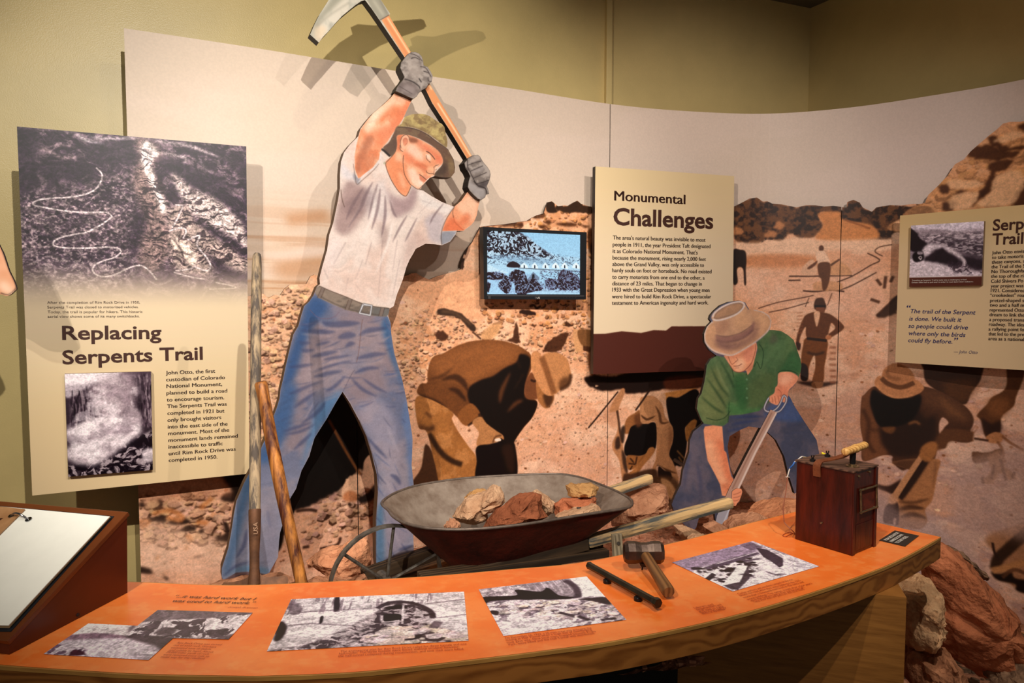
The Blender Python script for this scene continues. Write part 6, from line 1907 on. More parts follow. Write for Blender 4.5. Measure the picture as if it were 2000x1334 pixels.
# arms and hands
A1 = np.concatenate([kg(430, 1215, 500, 1205, 580, 1215), kf(1650, 1800) * 0 + I(1414, 880), kh(1290, 120, 1320, 260, 1340, 350, 1372, 395, 1440, 480, 1448, 520, 1420, 600, 1380, 625, 1330, 560, 1250, 540, 1230, 430, 1180, 330, 1110, 200, 1090, 80), I(1376, 860, 1374, 840)])
c.fill(A1, (240, 158, 118), 1, .6, sm=False)
c.clip = c.mask(A1, False)
c.fill(kh(1100, 0, 1160, 20, 1180, 150, 1260, 330, 1300, 420, 1240, 420, 1150, 250, 1095, 100), (248, 182, 142), .8, 5)
c.fill(kh(1200, 0, 1290, 60, 1330, 300, 1370, 400, 1300, 380, 1260, 200), (222, 122, 84), .7, 5)
c.fill(kh(1250, 440, 1330, 420, 1420, 520, 1400, 600, 1300, 540), (224, 134, 96), .7, 3)
for P in ((1370, 400, 1400, 470, 1440, 480), (1390, 480, 1430, 510), (1370, 520, 1420, 550), (1300, 470, 1330, 500, 1370, 500), (1360, 560, 1400, 580)):
    c.line(kh(*P), 1.3, (150, 76, 54), .9, .6)
c.clip = None
A2 = kg(1065, 760, 1110, 742, 1180, 745, 1235, 780, 1235, 815, 1200, 860, 1160, 900, 1150, 950, 1140, 1010, 1120, 1010, 1090, 1000, 1060, 1030, 1010, 1015, 985, 990, 990, 955, 1030, 925, 1040, 880, 1060, 850)
c.fill(A2, (242, 160, 124), 1, .6)
c.clip = c.mask(A2)
c.fill(kg(1080, 770, 1160, 760, 1200, 800, 1120, 860, 1080, 850), (250, 184, 152), .8, 5)
c.fill(kg(1040, 880, 1100, 860, 1150, 900, 1140, 960, 1060, 960), (228, 136, 104), .6, 4)
for P in ((1010, 960, 1020, 1010), (1035, 950, 1045, 1020), (1062, 950, 1075, 1010), (1060, 890, 1090, 920, 1085, 960)):
    c.line(kg(*P), 1.2, (150, 76, 56), .9, .6)
c.clip = None
for w, col in ((6, (70, 58, 64)), (3.4, (206, 202, 212))):
    c.line(kg(985, 965, 960, 1010, 945, 1060, 970, 1085, 1020, 1080, 1060, 1050, 1090, 1000, 1110, 950, 1135, 965, 1130, 1010, 1080, 1080, 1020, 1095), w, col, 1, .5)
# face and hat
FACE = kf(490, 770, 560, 880, 620, 970, 700, 985, 780, 960, 800, 1020, 860, 940, 900, 780, 925, 660, 910, 590, 700, 700)
c.fill(FACE, (242, 168, 128), 1, .5, sm=False)
c.clip = c.mask(FACE)
c.fill(kf(760, 690, 860, 640, 880, 760, 800, 860, 740, 780), (232, 150, 122), .8, 4)
c.fill(kf(680, 800, 760, 840, 740, 940, 660, 960, 640, 880), (250, 200, 166), .7, 4)
c.fill(kf(800, 900, 880, 840, 900, 760, 860, 940, 800, 1010), (206, 126, 96), .6, 3)
c.fill(kf(490, 770, 700, 740, 880, 620, 860, 680, 700, 770, 540, 800), (186, 110, 84), .6, 4)
c.clip = None
for P, w in (((545, 775, 575, 850, 600, 880, 650, 840), 1.3), ((620, 905, 680, 900, 725, 872), 1.6), ((560, 880, 620, 965, 690, 985, 760, 960, 850, 860, 900, 700, 905, 620), 1.6), ((640, 930, 690, 925), 1), ((650, 790, 670, 820, 640, 850), 1)):
    c.line(kf(*P), w, (130, 74, 60), .9, .5)
BR = kf(235, 520, 250, 430, 300, 350, 350, 325, 500, 300, 820, 165, 900, 168, 1000, 190, 1080, 240, 1110, 310, 1098, 390, 1040, 480, 900, 590, 760, 690, 600, 765, 440, 745, 320, 690, 250, 600)
c.fill(BR, (206, 158, 122), 1, .5)
c.clip = c.mask(BR)
c.fill(kf(380, 520, 480, 580, 640, 600, 800, 540, 900, 420, 940, 330, 960, 420, 860, 560, 700, 660, 520, 700, 400, 640), (128, 92, 88), .85, 7)
c.fill(kf(900, 220, 1000, 230, 1060, 310, 1020, 420, 940, 480, 950, 340), (226, 176, 136), .8, 6)
c.fill(kf(300, 640, 440, 730, 600, 760, 760, 690, 600, 720, 400, 690), (224, 172, 140), .7, 4)
c.clip = None
c.line(kf(350, 325, 290, 370, 250, 450, 240, 540, 270, 620, 340, 690, 460, 742, 600, 760, 740, 690, 900, 590, 1040, 470, 1095, 380, 1100, 300, 1060, 240, 980, 195, 880, 172), 3.2, (214, 196, 190), .9, 1.0)
CR = kf(330, 280, 345, 230, 430, 150, 540, 95, 660, 60, 740, 70, 790, 140, 830, 200, 890, 300, 870, 380, 800, 450, 640, 500, 500, 520, 400, 500, 380, 400, 350, 320)
c.fill(CR, (200, 156, 124), 1, .5)
c.clip = c.mask(CR)
c.fill(kf(380, 400, 420, 330, 520, 300, 560, 360, 500, 470, 400, 490), (176, 130, 104), .7, 5)
c.fill(kf(640, 240, 740, 150, 820, 260, 840, 360, 720, 420, 620, 380), (216, 168, 128), .7, 7)
c.clip = None
c.fill(kf(365, 280, 400, 210, 480, 150, 580, 100, 680, 85, 735, 110, 720, 160, 640, 220, 520, 260, 420, 285), (176, 136, 106), 1, 1)
c.line(kf(365, 280, 400, 210, 480, 150, 580, 100, 680, 85, 735, 110, 720, 160, 640, 220, 520, 260, 420, 285, 365, 280), 1.5, (96, 80, 76), .8, .8)
c.line(kf(345, 270, 370, 210, 470, 135, 580, 88, 700, 66, 752, 95, 740, 150, 660, 225, 520, 285, 400, 310, 345, 290), 3.6, (226, 214, 212), .95, 1.0)
c.fill(kf(385, 500, 430, 515, 560, 515, 700, 480, 830, 400, 880, 320, 890, 380, 850, 470, 720, 550, 560, 590, 440, 570, 395, 545), (150, 108, 98), .95, 2)
c.line(kf(390, 560, 480, 590, 620, 580, 760, 530, 880, 420), 2.5, (92, 62, 66), .8, 1.5)
c.line(kf(390, 500, 520, 520, 700, 475, 860, 370), 2, (100, 72, 70), .7, 1.2)
small = empty('cutout_figure', tuple(MQ.pt((0, -1.05))[0]), 'smaller painted cut-out worker in a tan hat and green shirt bending over a shovel', 'cutout')
cs2.grit(.03, .04, 141, 1.0, 12)
cs2.a = np.clip(cs2.a, 0, 1) ** 1.08 * .93
board('body_board', MQ, sm, .022, cs2, mat_print('small_figure_paint', cs2, .5, .3), m_black_edge, small)
# the long shovel shaft stands free of the body between the legs
MQ2 = MQ.shift(.004)
shf = I(1505, 800, 1518, 806, 1478, 884, 1444, 955, 1436, 972, 1420, 1008, 1410, 1030, 1396, 1030, 1400, 1008, 1424, 955, 1463, 880)
cshf = canvas_for(MQ2, shf, 520, (178, 140, 124), .01)
c = cshf
c.line(I(1516, 806, 1474, 885, 1440, 958, 1412, 1018), 4, (230, 210, 200), .9, 1.2, sm=False)
c.line(I(1507, 806, 1465, 885, 1430, 955), 3, (130, 90, 72), .8, 1, sm=False)
c.fill(I(1380, 988, 1450, 988, 1440, 1050, 1380, 1050), (156, 152, 162), 1, 1, sm=False)
c.line(I(1426, 992, 1408, 1034), 4, (210, 208, 218), .9, 1, sm=False)
board('shovel_board', MQ2, shf, .024, cshf, mat_print('shovel_paint', cshf, .45, .35), m_black_edge, small)
# gripping fingers in front of the shaft
MQ3 = MQ.shift(.008)
fg = kh(1350, 500, 1372, 480, 1400, 468, 1440, 475, 1449, 500, 1440, 530, 1430, 560, 1418, 590, 1400, 612, 1385, 640, 1360, 640, 1345, 600)
cfg = canvas_for(MQ3, fg, 560, (232, 148, 110), .004)
for P in ((1360, 530, 1400, 520, 1440, 500), (1360, 560, 1400, 555, 1432, 540), (1360, 590, 1390, 590, 1420, 575), (1350, 600, 1375, 630)):
    cfg.line(kh(*P), 1.3, (140, 70, 50), .9, .6)
board('hand_board', MQ3, fg, .01, cfg, mat_print('hand_paint', cfg, .5, .3), m_black_edge, small)
for p_ in ((1440, 760), (1370, 930), (1540, 830)):
    q = MQ.hit(p_)[0]
    standoff(MQ.pt(q, -.022)[0], MQ.pt(q, -.35)[0], .010, small, m_sedge)

# ---------------------------------------------------------------- edge of a third cut-out at the left border
kz = K(0, 440, 0.25478)
MZ = vplane(0, 2.28, 24)
third = np.concatenate([kz(-420, -260, -200, -200, 0, 165, 40, 260, 70, 350, 105, 420, 125, 480, 118, 498, 75, 535, 40, 540, 0, 528, -120, 520, -260, 440, -420, 300)])
cz3 = canvas_for(MZ, third, 500, (206, 142, 104), .01)
cz3.blend(sstep(cz3.noise(40, 40, 3, 131), .4, .8), (222, 168, 134), .7)
cz3.line(kz(0, 150, 40, 262, 72, 352, 108, 430, 118, 482, 72, 525, 40, 530, 0, 518), 2, (60, 36, 24), .9, .5)
cz3.line(kz(0, 440, 60, 500, 100, 500), 12, (232, 204, 180), .7, 4)
th = empty('cutout_figure', tuple(MZ.pt((0, -.2))[0]), 'rounded flesh coloured tip of a painted cut-out figure at the left border', 'cutout')
board('arm_board', MZ, crom(third, 3), .02, cz3, mat_print('third_figure_paint', cz3, .5, .3), m_black_edge, th)
q = MZ.hit(kz(-380, 100))[0]
standoff(MZ.pt(q, -.02)[0], MZ.pt(q, -.45)[0], .012, th, m_sedge)
# ================================================================ real props
def facet_noise(bm, amp, sc, seed, octs=4):
    off = Vector((seed * 3.1, seed * 1.7, seed * 0.9))
    bm.normal_update()
    for v in bm.verts:
        v.co += v.normal * (mnoise.fractal(v.co * sc + off, 0.9, 2.0, octs) * amp)


ROCKM = {}


def rock_mat(c1, c2, sc=9):
    key = (c1, c2)
    if key not in ROCKM:
        ROCKM[key] = mat_plain('stone_%d' % len(ROCKM), c1, .92, col2=c2, scale=sc, bump=1.0, bscale=55, spec=.12, detail=10, bdist=.012)
        ROCKM[key].name = 'sandstone'
    return ROCKM[key]


def rock(name, out_px, depth, thick, mat, label, group=None, seed=1, tilt=0.0, amp=None, cuts=2, cat='rock', top=0.0, strat=0.0):
    """boulder whose widest girth follows a traced outline, with a rounded front and back"""
    rnd = random.Random(seed)
    P = np.asarray(out_px, float)
    cen = P.mean(0)
    n = len(P)
    bm = bmesh.new()
    pts = []
    c3 = Vector([float(k) for k in at(*cen, d=depth)])
    for i, (x, y) in enumerate(P):
        dd = depth + tilt * (y - cen[1]) / 100 + rnd.uniform(-.12, .12) * thick
        pts.append(Vector([float(k) for k in at(x, y, d=dd)]))
    size = max((p - c3).length for p in pts)
    for p in list(pts):
        r = p - c3
        for f, h in ((rnd.uniform(.72, .85), .62), (rnd.uniform(.35, .55), .95)):
            q = c3 + r * f
            pts.append(q + Vector((0, -thick * h * rnd.uniform(.75, 1.1), thick * top * h)))
            pts.append(q + Vector((0, thick * h * rnd.uniform(.75, 1.1), 0)))
    # follow the outline by joining rings, not by a hull, so hollows stay
    ring0 = pts[:n]
    F1 = [pts[n + 4 * i] for i in range(n)]
    B1 = [pts[n + 4 * i + 1] for i in range(n)]
    F2 = [pts[n + 4 * i + 2] for i in range(n)]
    B2 = [pts[n + 4 * i + 3] for i in range(n)]
    cf = bm.verts.new(c3 + Vector((0, -thick, thick * top)))
    cb = bm.verts.new(c3 + Vector((0, thick, 0)))
    R = [[bm.verts.new(p) for p in ring] for ring in (F2, F1, ring0, B1, B2)]
    for a, b in zip(R[:-1], R[1:]):
        for i in range(n):
            j = (i + 1) % n
            bm.faces.new([a[i], a[j], b[j], b[i]])
    for i in range(n):
        j = (i + 1) % n
        bm.faces.new([cf, R[0][j], R[0][i]])
        bm.faces.new([cb, R[-1][i], R[-1][j]])
    bmesh.ops.recalc_face_normals(bm, faces=bm.faces)
    bmesh.ops.triangulate(bm, faces=bm.faces)
    bmesh.ops.subdivide_edges(bm, edges=bm.edges, cuts=cuts, use_grid_fill=True, fractal=0.0)
    amp = amp or size * .05
    if cuts >= 3:
        for _ in range(4):
            bmesh.ops.smooth_vert(bm, verts=bm.verts, factor=.5, use_axis_x=True, use_axis_y=True, use_axis_z=True)
    facet_noise(bm, amp, 2.6 / size, seed, 5)
    facet_noise(bm, amp * .35, 11 / size, seed + 5, 3)
    if strat:
        bm.normal_update()
        for v in bm.verts:
            w = v.co.z * 1.0 + v.co.x * .62
            v.co += v.normal * (mnoise.fractal(Vector((w * strat, v.co.y * 3, (v.co.x - v.co.z) * 3)), .8, 2.1, 4) * amp * .8)
    zmin = min(v.co.z for v in bm.verts)
    o = bm_obj(name, bm, mat, smooth=True, angle=28, origin=(c3.x, c3.y, zmin))
    return tag(o, label, cat, group)


PINK = rock_mat((200, 146, 112), (150, 98, 70))
PALE = rock_mat((214, 174, 138), (168, 122, 90))
RED = rock_mat((166, 98, 66), (112, 60, 38))
TANR = rock_mat((208, 160, 104), (160, 112, 66))
BOULD = rock_mat((196, 120, 82), (140, 78, 50), 6)
GREYR = rock_mat((150, 116, 90), (84, 62, 48), 26)
kt = K(720, 900, 0.27)

# ---------------------------------------------------------------- wheelbarrow
m_tray_in = mat_plain('dusty_steel', (150, 134, 120), .62, .25, col2=(104, 84, 70), scale=12, bump=.3, bscale=40, detail=8)
m_tray_out = mat_plain('rusty_red_steel', (112, 36, 22), .55, .1, col2=(60, 20, 14), scale=9, bump=.4, bscale=50, detail=8)
m_iron = mat_plain('old_iron', (126, 120, 110), .5, .6, col2=(64, 52, 44), scale=30, bump=.3)
m_grey_wood = mat_plain('weathered_wood', (214, 176, 122), .7, col2=(78, 82, 80), scale=34, stretch=(.1, 1, 1), bump=.4, bscale=80, ramp=(.42, .56))
m_post_wood = mat_wood('weathered_post', (112, 100, 78), (176, 160, 130), 2, 40, .7, dist=2, stretch=.1, bump=.3)
m_dark_wood = mat_wood('dark_frame_wood', (30, 22, 15), (82, 62, 42), 0, 18, .7, dist=3, stretch=.1, bump=.3)
wb = empty('wheelbarrow', W(0.0, 2.5, -1.08), 'old wheelbarrow with a rusty steel tray and grey wooden handles holding rocks', 'wheelbarrow')
RIMZ = -.69
rim_px = np.concatenate([kt(95, 300, 130, 265, 200, 225, 330, 180, 500, 148, 700, 122, 900, 108, 1100, 98, 1300, 92, 1430, 98, 1560, 125, 1680, 170, 1790, 215, 1880, 265, 1906, 295, 1895, 325, 1830, 345, 1700, 365, 1500, 395, 1300, 428, 1100, 458, 900, 480, 700, 492, 520, 490, 380, 475, 260, 445, 180, 400, 140, 350, 110, 325)])
rimq = crom(rim_px, 3)
rz_ = [RIMZ + (.022 * math.exp(-((p[0] - 746) / 26) ** 2)) for p in rimq]
R0 = [Vector([float(v) for v in at(p[0], p[1], z=RIMZ)]) for p in rimq]
for i, p in enumerate(R0):
    p.z = RIMZ + EYE
cen = sum(R0, Vector()) / len(R0)
bc = Vector((cen.x - .03, cen.y - .02, EYE - .90))
rings = []
for t, zf in ((0, 0), (.10, .16), (.25, .42), (.42, .70), (.54, .90), (.62, 1.0), (.85, 1.0)):
    rings.append([Vector((p.x + (bc.x - p.x) * t, p.y + (bc.y - p.y) * t, EYE + RIMZ + (bc.z - EYE - RIMZ) * zf)) for p in R0])
bm = bmesh.new()
n = len(R0)
up = [[bm.verts.new(p) for p in r] for r in rings]
dn = [[bm.verts.new(p + Vector((0, 0, -.004)) + (p - cen).normalized() * .002) for p in r] for r in rings]
ci_, co_ = bm.verts.new(bc), bm.verts.new(bc + Vector((0, 0, -.004)))
for i in range(n):
    j = (i + 1) % n
    for a in range(len(rings) - 1):
        f = bm.faces.new([up[a][i], up[a][j], up[a + 1][j], up[a + 1][i]])
        f = bm.faces.new([dn[a][j], dn[a][i], dn[a + 1][i], dn[a + 1][j]])
        f.material_index = 1
    bm.faces.new([up[-1][i], up[-1][j], ci_])
    f = bm.faces.new([dn[-1][j], dn[-1][i], co_])
    f.material_index = 1
    bm.faces.new([up[0][j], up[0][i], dn[0][i], dn[0][j]])
bm_obj('tray', bm, [m_tray_in, m_tray_out], wb, smooth=True, angle=60)
bm = bmesh.new()
Rr = [p + Vector((0, 0, -.002)) for p in R0]
tube_bm(bm, Rr + [Rr[0]], .005, 8, caps=False)
bm_obj('rolled_rim', bm, mat_plain('rim_steel', (112, 98, 88), .5, .5, var=.2, scale=30), wb, smooth=True)
AX = Vector((.88, .47, 0)).normalized()
NX = Vector((AX.y, -AX.x, 0))           # towards the viewer
hub = Vector((-.40, 2.24, EYE - .905))
# wheel
bm = bmesh.new()
RW = .185
for a in range(48):
    a0, a1 = 2 * math.pi * a / 48, 2 * math.pi * (a + 1) / 48
for ring in range(1):
    vs = []
    for a in range(48):
        an = 2 * math.pi * a / 48
        d = AX * math.cos(an) + Vector((0, 0, 1)) * math.sin(an)
        vs.append([bm.verts.new(hub + d * r + NX * w) for r, w in ((RW, -.014), (RW, .014), (RW - .005, .014), (RW - .005, -.014))])
    for a in range(48):
        b = (a + 1) % 48
        for k in range(4):
            k2 = (k + 1) % 4
            bm.faces.new([vs[a][k], vs[a][k2], vs[b][k2], vs[b][k]])
bmesh.ops.recalc_face_normals(bm, faces=bm.faces)
wheel = bm_obj('wheel', bm, m_iron, wb)
for an in (20, 82, 140, 200, 262, 320):
    a = math.radians(an)
    d = AX * math.cos(a) + Vector((0, 0, 1)) * math.sin(a)
    bm = bmesh.new()
    tube_bm(bm, [hub + d * .02, hub + d * (RW - .004)], .0055, 8)
    bm_obj('spoke', bm, m_iron, wheel)
bm = bmesh.new()
tube_bm(bm, [hub - NX * .06, hub + NX * .06], .02, 14)
tube_bm(bm, [hub - NX * .13, hub + NX * .13], .008, 8)
bm_obj('hub', bm, m_iron, wheel)


def beam(name, a, b, w, h, mat, parent, bevel=.004):
    a, b = Vector(a), Vector(b)
    e = b - a
    s = e.cross(Vector((0, 0, 1))).normalized() * w
    u = s.cross(e).normalized() * h
    bm = bmesh.new()
    box_bm(bm, a - s / 2 - u / 2, e, s, u, bevel)
    # local x runs along the beam so that grain follows it
    o = bm_obj(name, bm, mat, parent)
    return o


def grained(o, a, b):
    """turns the mesh data so that local x follows the piece"""
    M = (Vector(b) - Vector(a)).to_track_quat('X', 'Z').to_matrix().to_4x4()
    o.data.transform(M.inverted())
    par, mw = o.parent, o.matrix_world.copy()
    bpy.context.view_layer.update()
    o.matrix_world = Matrix.Translation(o.matrix_world.translation) @ M
    return o


endN = Vector([float(v) for v in at(1428, 981, z=-.75)])
endF = Vector([float(v) for v in at(1271, 934, z=-.75)])
axN, axF = hub + NX * .10, hub - NX * .10
# handles: rounded grips on long tapering shafts
for nm, a, b in (('handle', axN, endN), ('handle', axF, endF)):
    a, b = Vector(a), Vector(b)
    L = (b - a).length
    m = a + (b - a) * .52
    o = beam('handle', m, b, .042, .042, m_grey_wood, wb, .015)
    grained(o, m, b)
    o2 = beam('frame_rail', a - (b - a).normalized() * .05, m + (b - a) * .001, .042, .045, m_dark_wood, wb)
    grained(o2, a, m)
# cross bars and legs
e = (endN - axN)
for t in (.30, .56):
    p, q = axN + (endN - axN) * t, axF + (endF - axF) * t
    o = beam('cross_bar', p + Vector((0, 0, -.03)), q + Vector((0, 0, -.03)), .04, .022, m_dark_wood, wb)
    grained(o, p, q)
for side, (a, b) in (('n', (axN, endN)), ('f', (axF, endF))):
    p = a + (b - a) * .60
    s = NX * (.026 if side == 'n' else -.026)
    top = p + s + Vector((0, 0, .012))
    bot = Vector((top.x + .02, top.y - .01, EYE + gz(top.x, top.y) - .01))
    bm = bmesh.new()
    w = AX * .036
    t_ = NX * .016
    box_bm(bm, bot - w / 2 - t_ / 2, w, t_, top - bot, .002)
    leg = bm_obj('leg', bm, m_post_wood, wb)
    bm = bmesh.new()
    tube_bm(bm, [top + s.normalized() * .004 + Vector((0, 0, -.03)), top + s.normalized() * .014 + Vector((0, 0, -.03))], .006, 10)
    bm_obj('bolt', bm, m_iron, leg)
# diagonal struts carrying the tray
for a, b in ((.22, .1), (.5, .12)):
    p = axN + (endN - axN) * a
    bm = bmesh.new()
    tube_bm(bm, [p, p + Vector((0, .02, b))], .008, 8)
    bm_obj('strut', bm, m_iron, wb)
# long old planks lying by the wheel
for i, (P, w_, m_, lb) in enumerate((((at(735, 1140, d=2.35), at(905, 1086, d=2.62)), .05, m_grey_wood, 'grey weathered plank lying behind the barrow wheel'), ((at(820, 1130, d=2.16), at(1180, 1075, d=2.42)), .07, m_dark_wood, 'dark brown plank lying under the wheelbarrow tray'))):
    o = beam('plank', Vector(P[0]), Vector(P[1]), w_, .025, m_, None)
    grained(o, P[0], P[1])
    tag(o, lb, 'plank')

# rocks in the tray
TR = 'rocks in the wheelbarrow tray'
rocks = [
    ('pale knobbly rock with a raised peak, leftmost big rock in the tray', PALE, kt(600, 405, 640, 340, 700, 275, 760, 250, 820, 235, 870, 200, 915, 175, 955, 185, 978, 240, 988, 295, 940, 345, 860, 375, 850, 430, 770, 462, 690, 440, 640, 430), 2.42, .07, 3),
    ('small rounded pale stone at the left end of the tray load', PINK, kt(548, 465, 585, 425, 630, 428, 664, 452, 668, 500, 600, 515, 555, 500), 2.30, .03, 4),
    ('dark red slanting rock in the middle of the tray', RED, kt(815, 490, 850, 430, 930, 345, 1010, 290, 1090, 243, 1130, 224, 1210, 225, 1248, 250, 1256, 340, 1290, 402, 1200, 445, 1050, 465, 930, 485), 2.34, .07, 5),
    ('pale upright rock behind the dark red rock', PALE, kt(1180, 222, 1205, 205, 1240, 222, 1300, 270, 1350, 310, 1340, 375, 1290, 400, 1240, 350), 2.50, .05, 6),
    ('smooth brick red stone at the right of the tray', rock_mat((206, 126, 88), (160, 88, 58)), kt(1340, 320, 1400, 268, 1480, 268, 1560, 285, 1640, 262, 1648, 310, 1580, 335, 1530, 345, 1440, 372, 1350, 395), 2.46, .05, 7),
    ('flat yellow ochre stone lying on top at the right', TANR, kt(1430, 180, 1500, 168, 1620, 166, 1657, 195, 1645, 235, 1600, 255, 1560, 262, 1435, 250), 2.50, .05, 8),
    ('cream coloured rubble slab lowest at the right of the tray', PALE, kt(1350, 400, 1400, 372, 1480, 350, 1560, 335, 1640, 318, 1688, 350, 1600, 378, 1500, 395, 1400, 412), 2.40, .05, 9),
    ('small tan stone at the back of the tray load', TANR, kt(700, 280, 705, 240, 760, 214, 830, 208, 880, 230, 830, 270, 770, 290), 2.58, .04, 10)]
for lb, m, P, d, th, sd in rocks:
    rock('rock', P, d, th, m, lb, TR, sd, cuts=2, amp=.007)

# rocks on the raised bed
GB = 'rocks on the raised bed'
rock('rock', K(1160, 860, .2)(225, 520, 330, 450, 430, 430, 520, 418, 620, 425, 700, 440, 722, 500, 715, 600, 740, 650, 600, 720, 330, 800, 150, 845, 180, 700), 3.0, .16, PINK, 'large rough pinkish rock behind the right end of the wheelbarrow tray', GB, 21, cuts=3, amp=.012)
rock('rock', ke(765, 1072, 830, 1035, 930, 990, 1020, 982, 1110, 930, 1180, 908, 1238, 900, 1280, 960, 1285, 1060, 1275, 1150, 1240, 1190, 1130, 1215, 1020, 1232, 960, 1200, 870, 1150, 790, 1115), 2.42, .09, rock_mat((226, 160, 120), (176, 112, 78)), 'angular pink sandstone block seen through the barrow wheel', GB, 22, cuts=3, amp=.008)
kr = K(1160, 860, .2)
rock('rock', kr(770, 825, 870, 832, 950, 860, 1038, 905, 950, 950, 860, 965, 800, 905), 2.75, .05, PALE, 'thin pale slab pointing left beside the handle bracket', GB, 23, amp=.005)
rock('rock', kr(900, 985, 990, 930, 1090, 928, 1148, 972, 1060, 1020, 930, 1045), 2.5, .05, PALE, 'small flat tan slab nearest the counter edge', GB, 24, amp=.005)
rock('rock', kr(1055, 832, 1190, 795, 1300, 850, 1265, 905, 1180, 955, 1085, 905), 2.8, .06, PINK, 'blocky pink stone in front of the green shirted figure', GB, 25, amp=.005)
rock('rock', kr(1240, 940, 1300, 850, 1380, 775, 1500, 742, 1600, 720, 1720, 780, 1600, 850, 1450, 910, 1300, 960), 2.85, .10, PINK, 'lumpy tan stone behind the counter edge, right of the blocky pink one', GB, 26, amp=.010)
rock('rock', kr(1480, 760, 1620, 690, 1760, 620, 1860, 588, 2020, 588, 2060, 680, 1960, 740, 1700, 820, 1560, 850), 3.0, .14, rock_mat((204, 140, 100), (160, 98, 66)), 'long low orange brown slab left of the detonator box', GB, 27, amp=.010)
rock('rock', ke(-60, 1300, 40, 1250, 240, 1215, 340, 1230, 480, 1225, 620, 1180, 700, 1230, 640, 1330, 200, 1360), 2.42, .06, PINK, 'low crumbly pink stone under the shovel blade', GB, 28, amp=.008)
rock('rock', ke(780, 1230, 860, 1215, 960, 1240, 1060, 1270, 1150, 1250, 1240, 1200, 1280, 1290, 1000, 1330, 800, 1310), 2.25, .06, PINK, 'crumbly pink stone below the block seen through the barrow wheel', GB, 29, amp=.008)
# far edge stones
rock('rock', I(1480, 1020, 1530, 985, 1600, 975, 1640, 1000, 1640, 1060, 1480, 1060), 3.1, .12, PINK, 'pinkish stone half hidden by the detonator box', GB, 30, amp=.01)
# boulders at the right end of the counter
BG = 'boulders at the right end of the counter'
kx = K(1700, 1020, .23529)
rock('boulder', kx(200, 640, 260, 560, 350, 490, 440, 440, 500, 500, 528, 580, 528, 680, 515, 780, 480, 880, 430, 960, 385, 1020, 340, 1060, 250, 1000), 2.42, .15, rock_mat((226, 184, 140), (176, 126, 88), 16), 'rounded pale tan boulder between the wood pedestal and the big red boulder', BG, 41, cuts=4, amp=.016)
rock('boulder', kx(420, 260, 560, 150, 620, 185, 700, 240, 770, 300, 830, 360, 920, 450, 1018, 545, 1012, 610, 1100, 680, 1160, 775, 1190, 850, 1215, 930, 1192, 1020, 1160, 1100, 1120, 1190, 1050, 1300, 960, 1310, 900, 1300, 780, 1205, 640, 1105, 560, 1010, 505, 920, 515, 780, 520, 620, 480, 500), 2.60, .20, BOULD, 'huge red sandstone boulder leaning at the right end of the counter', BG, 42, cuts=5, amp=.013, strat=14)
rock('boulder', kx(330, 1070, 420, 1030, 520, 975, 620, 1060, 690, 1150, 740, 1230, 700, 1340, 600, 1440, 330, 1440), 2.40, .14, rock_mat((186, 128, 92), (116, 72, 50), 18), 'rough pitted brown boulder low beneath the pale tan one', BG, 43, cuts=4, amp=.016)
rock('boulder', kx(620, 180, 700, 215, 800, 290, 900, 400, 960, 480, 900, 470, 760, 340), 2.95, .10, GREYR, 'dark gravelly rock ridge showing behind the red boulder', BG, 44, cuts=3, amp=.012)
rock('boulder', kx(1090, 1210, 1180, 1140, 1320, 1110, 1420, 1180, 1420, 1420, 1050, 1420, 1020, 1340), 2.45, .16, GREYR, 'grey brown gravelly boulder in the bottom right corner', BG, 45, cuts=4, amp=.014)
rock('boulder', kx(1180, 930, 1260, 940, 1420, 960, 1420, 1110, 1260, 1120, 1170, 1160), 2.78, .14, GREYR, 'gravelly mound beside the wooden kerb at the right border', BG, 46, cuts=4, amp=.012)
rock('boulder', kx(100, 620, 160, 600, 215, 625, 240, 660, 160, 680), 2.75, .12, PALE, 'bit of white stone under the counter\'s right end', BG, 47, amp=.008)
# wooden kerb at the foot of the mural
m_kerb = mat_wood('kerb_wood', (150, 96, 40), (214, 150, 76), 0, 20, .5)
a = at(1960, 1226, d=3.25)
b = at(2120, 1268, d=3.0)
o = beam('wooden_kerb', Vector(a) + Vector((-.1, .06, -.03)), Vector(b) + Vector((.1, -.06, -.03)), .03, .06, m_kerb, None)
tag(o, 'narrow orange wood kerb at the foot of the mural, right border', 'kerb')

# ---------------------------------------------------------------- long handled tools at the left
m_handle_grey = mat_plain('grey_worn_wood', (176, 152, 120), .75, col2=(84, 74, 66), scale=55, stretch=(1, 1, .16), bump=.4, bscale=60, ramp=(.42, .6))
m_socket = mat_plain('rusty_socket', (122, 82, 56), .6, .4, col2=(84, 56, 40), scale=24, bump=.2)
m_handle_red = mat_plain('charred_wood', (206, 132, 60), .5, col2=(74, 32, 16), scale=34, stretch=(1, 1, .09), bump=.4, bscale=60, ramp=(.40, .64))
shv = empty('shovel', tuple(at(497, 1143, d=2.3)), 'long handled shovel with a grey worn shaft leaning upright beside the tall left sign', 'shovel')


def pole(pts, name, mat, parent, seg=16):
    """pts: (px, py, depth, radius px)"""
    bm = bmesh.new()
    P = [at(a, b, d=d) for a, b, d, r in pts]
    R = [r / FPX * d for a, b, d, r in pts]
    tube_bm(bm, P, R, seg)
    return bm_obj(name, bm, mat, parent, smooth=True, angle=50)


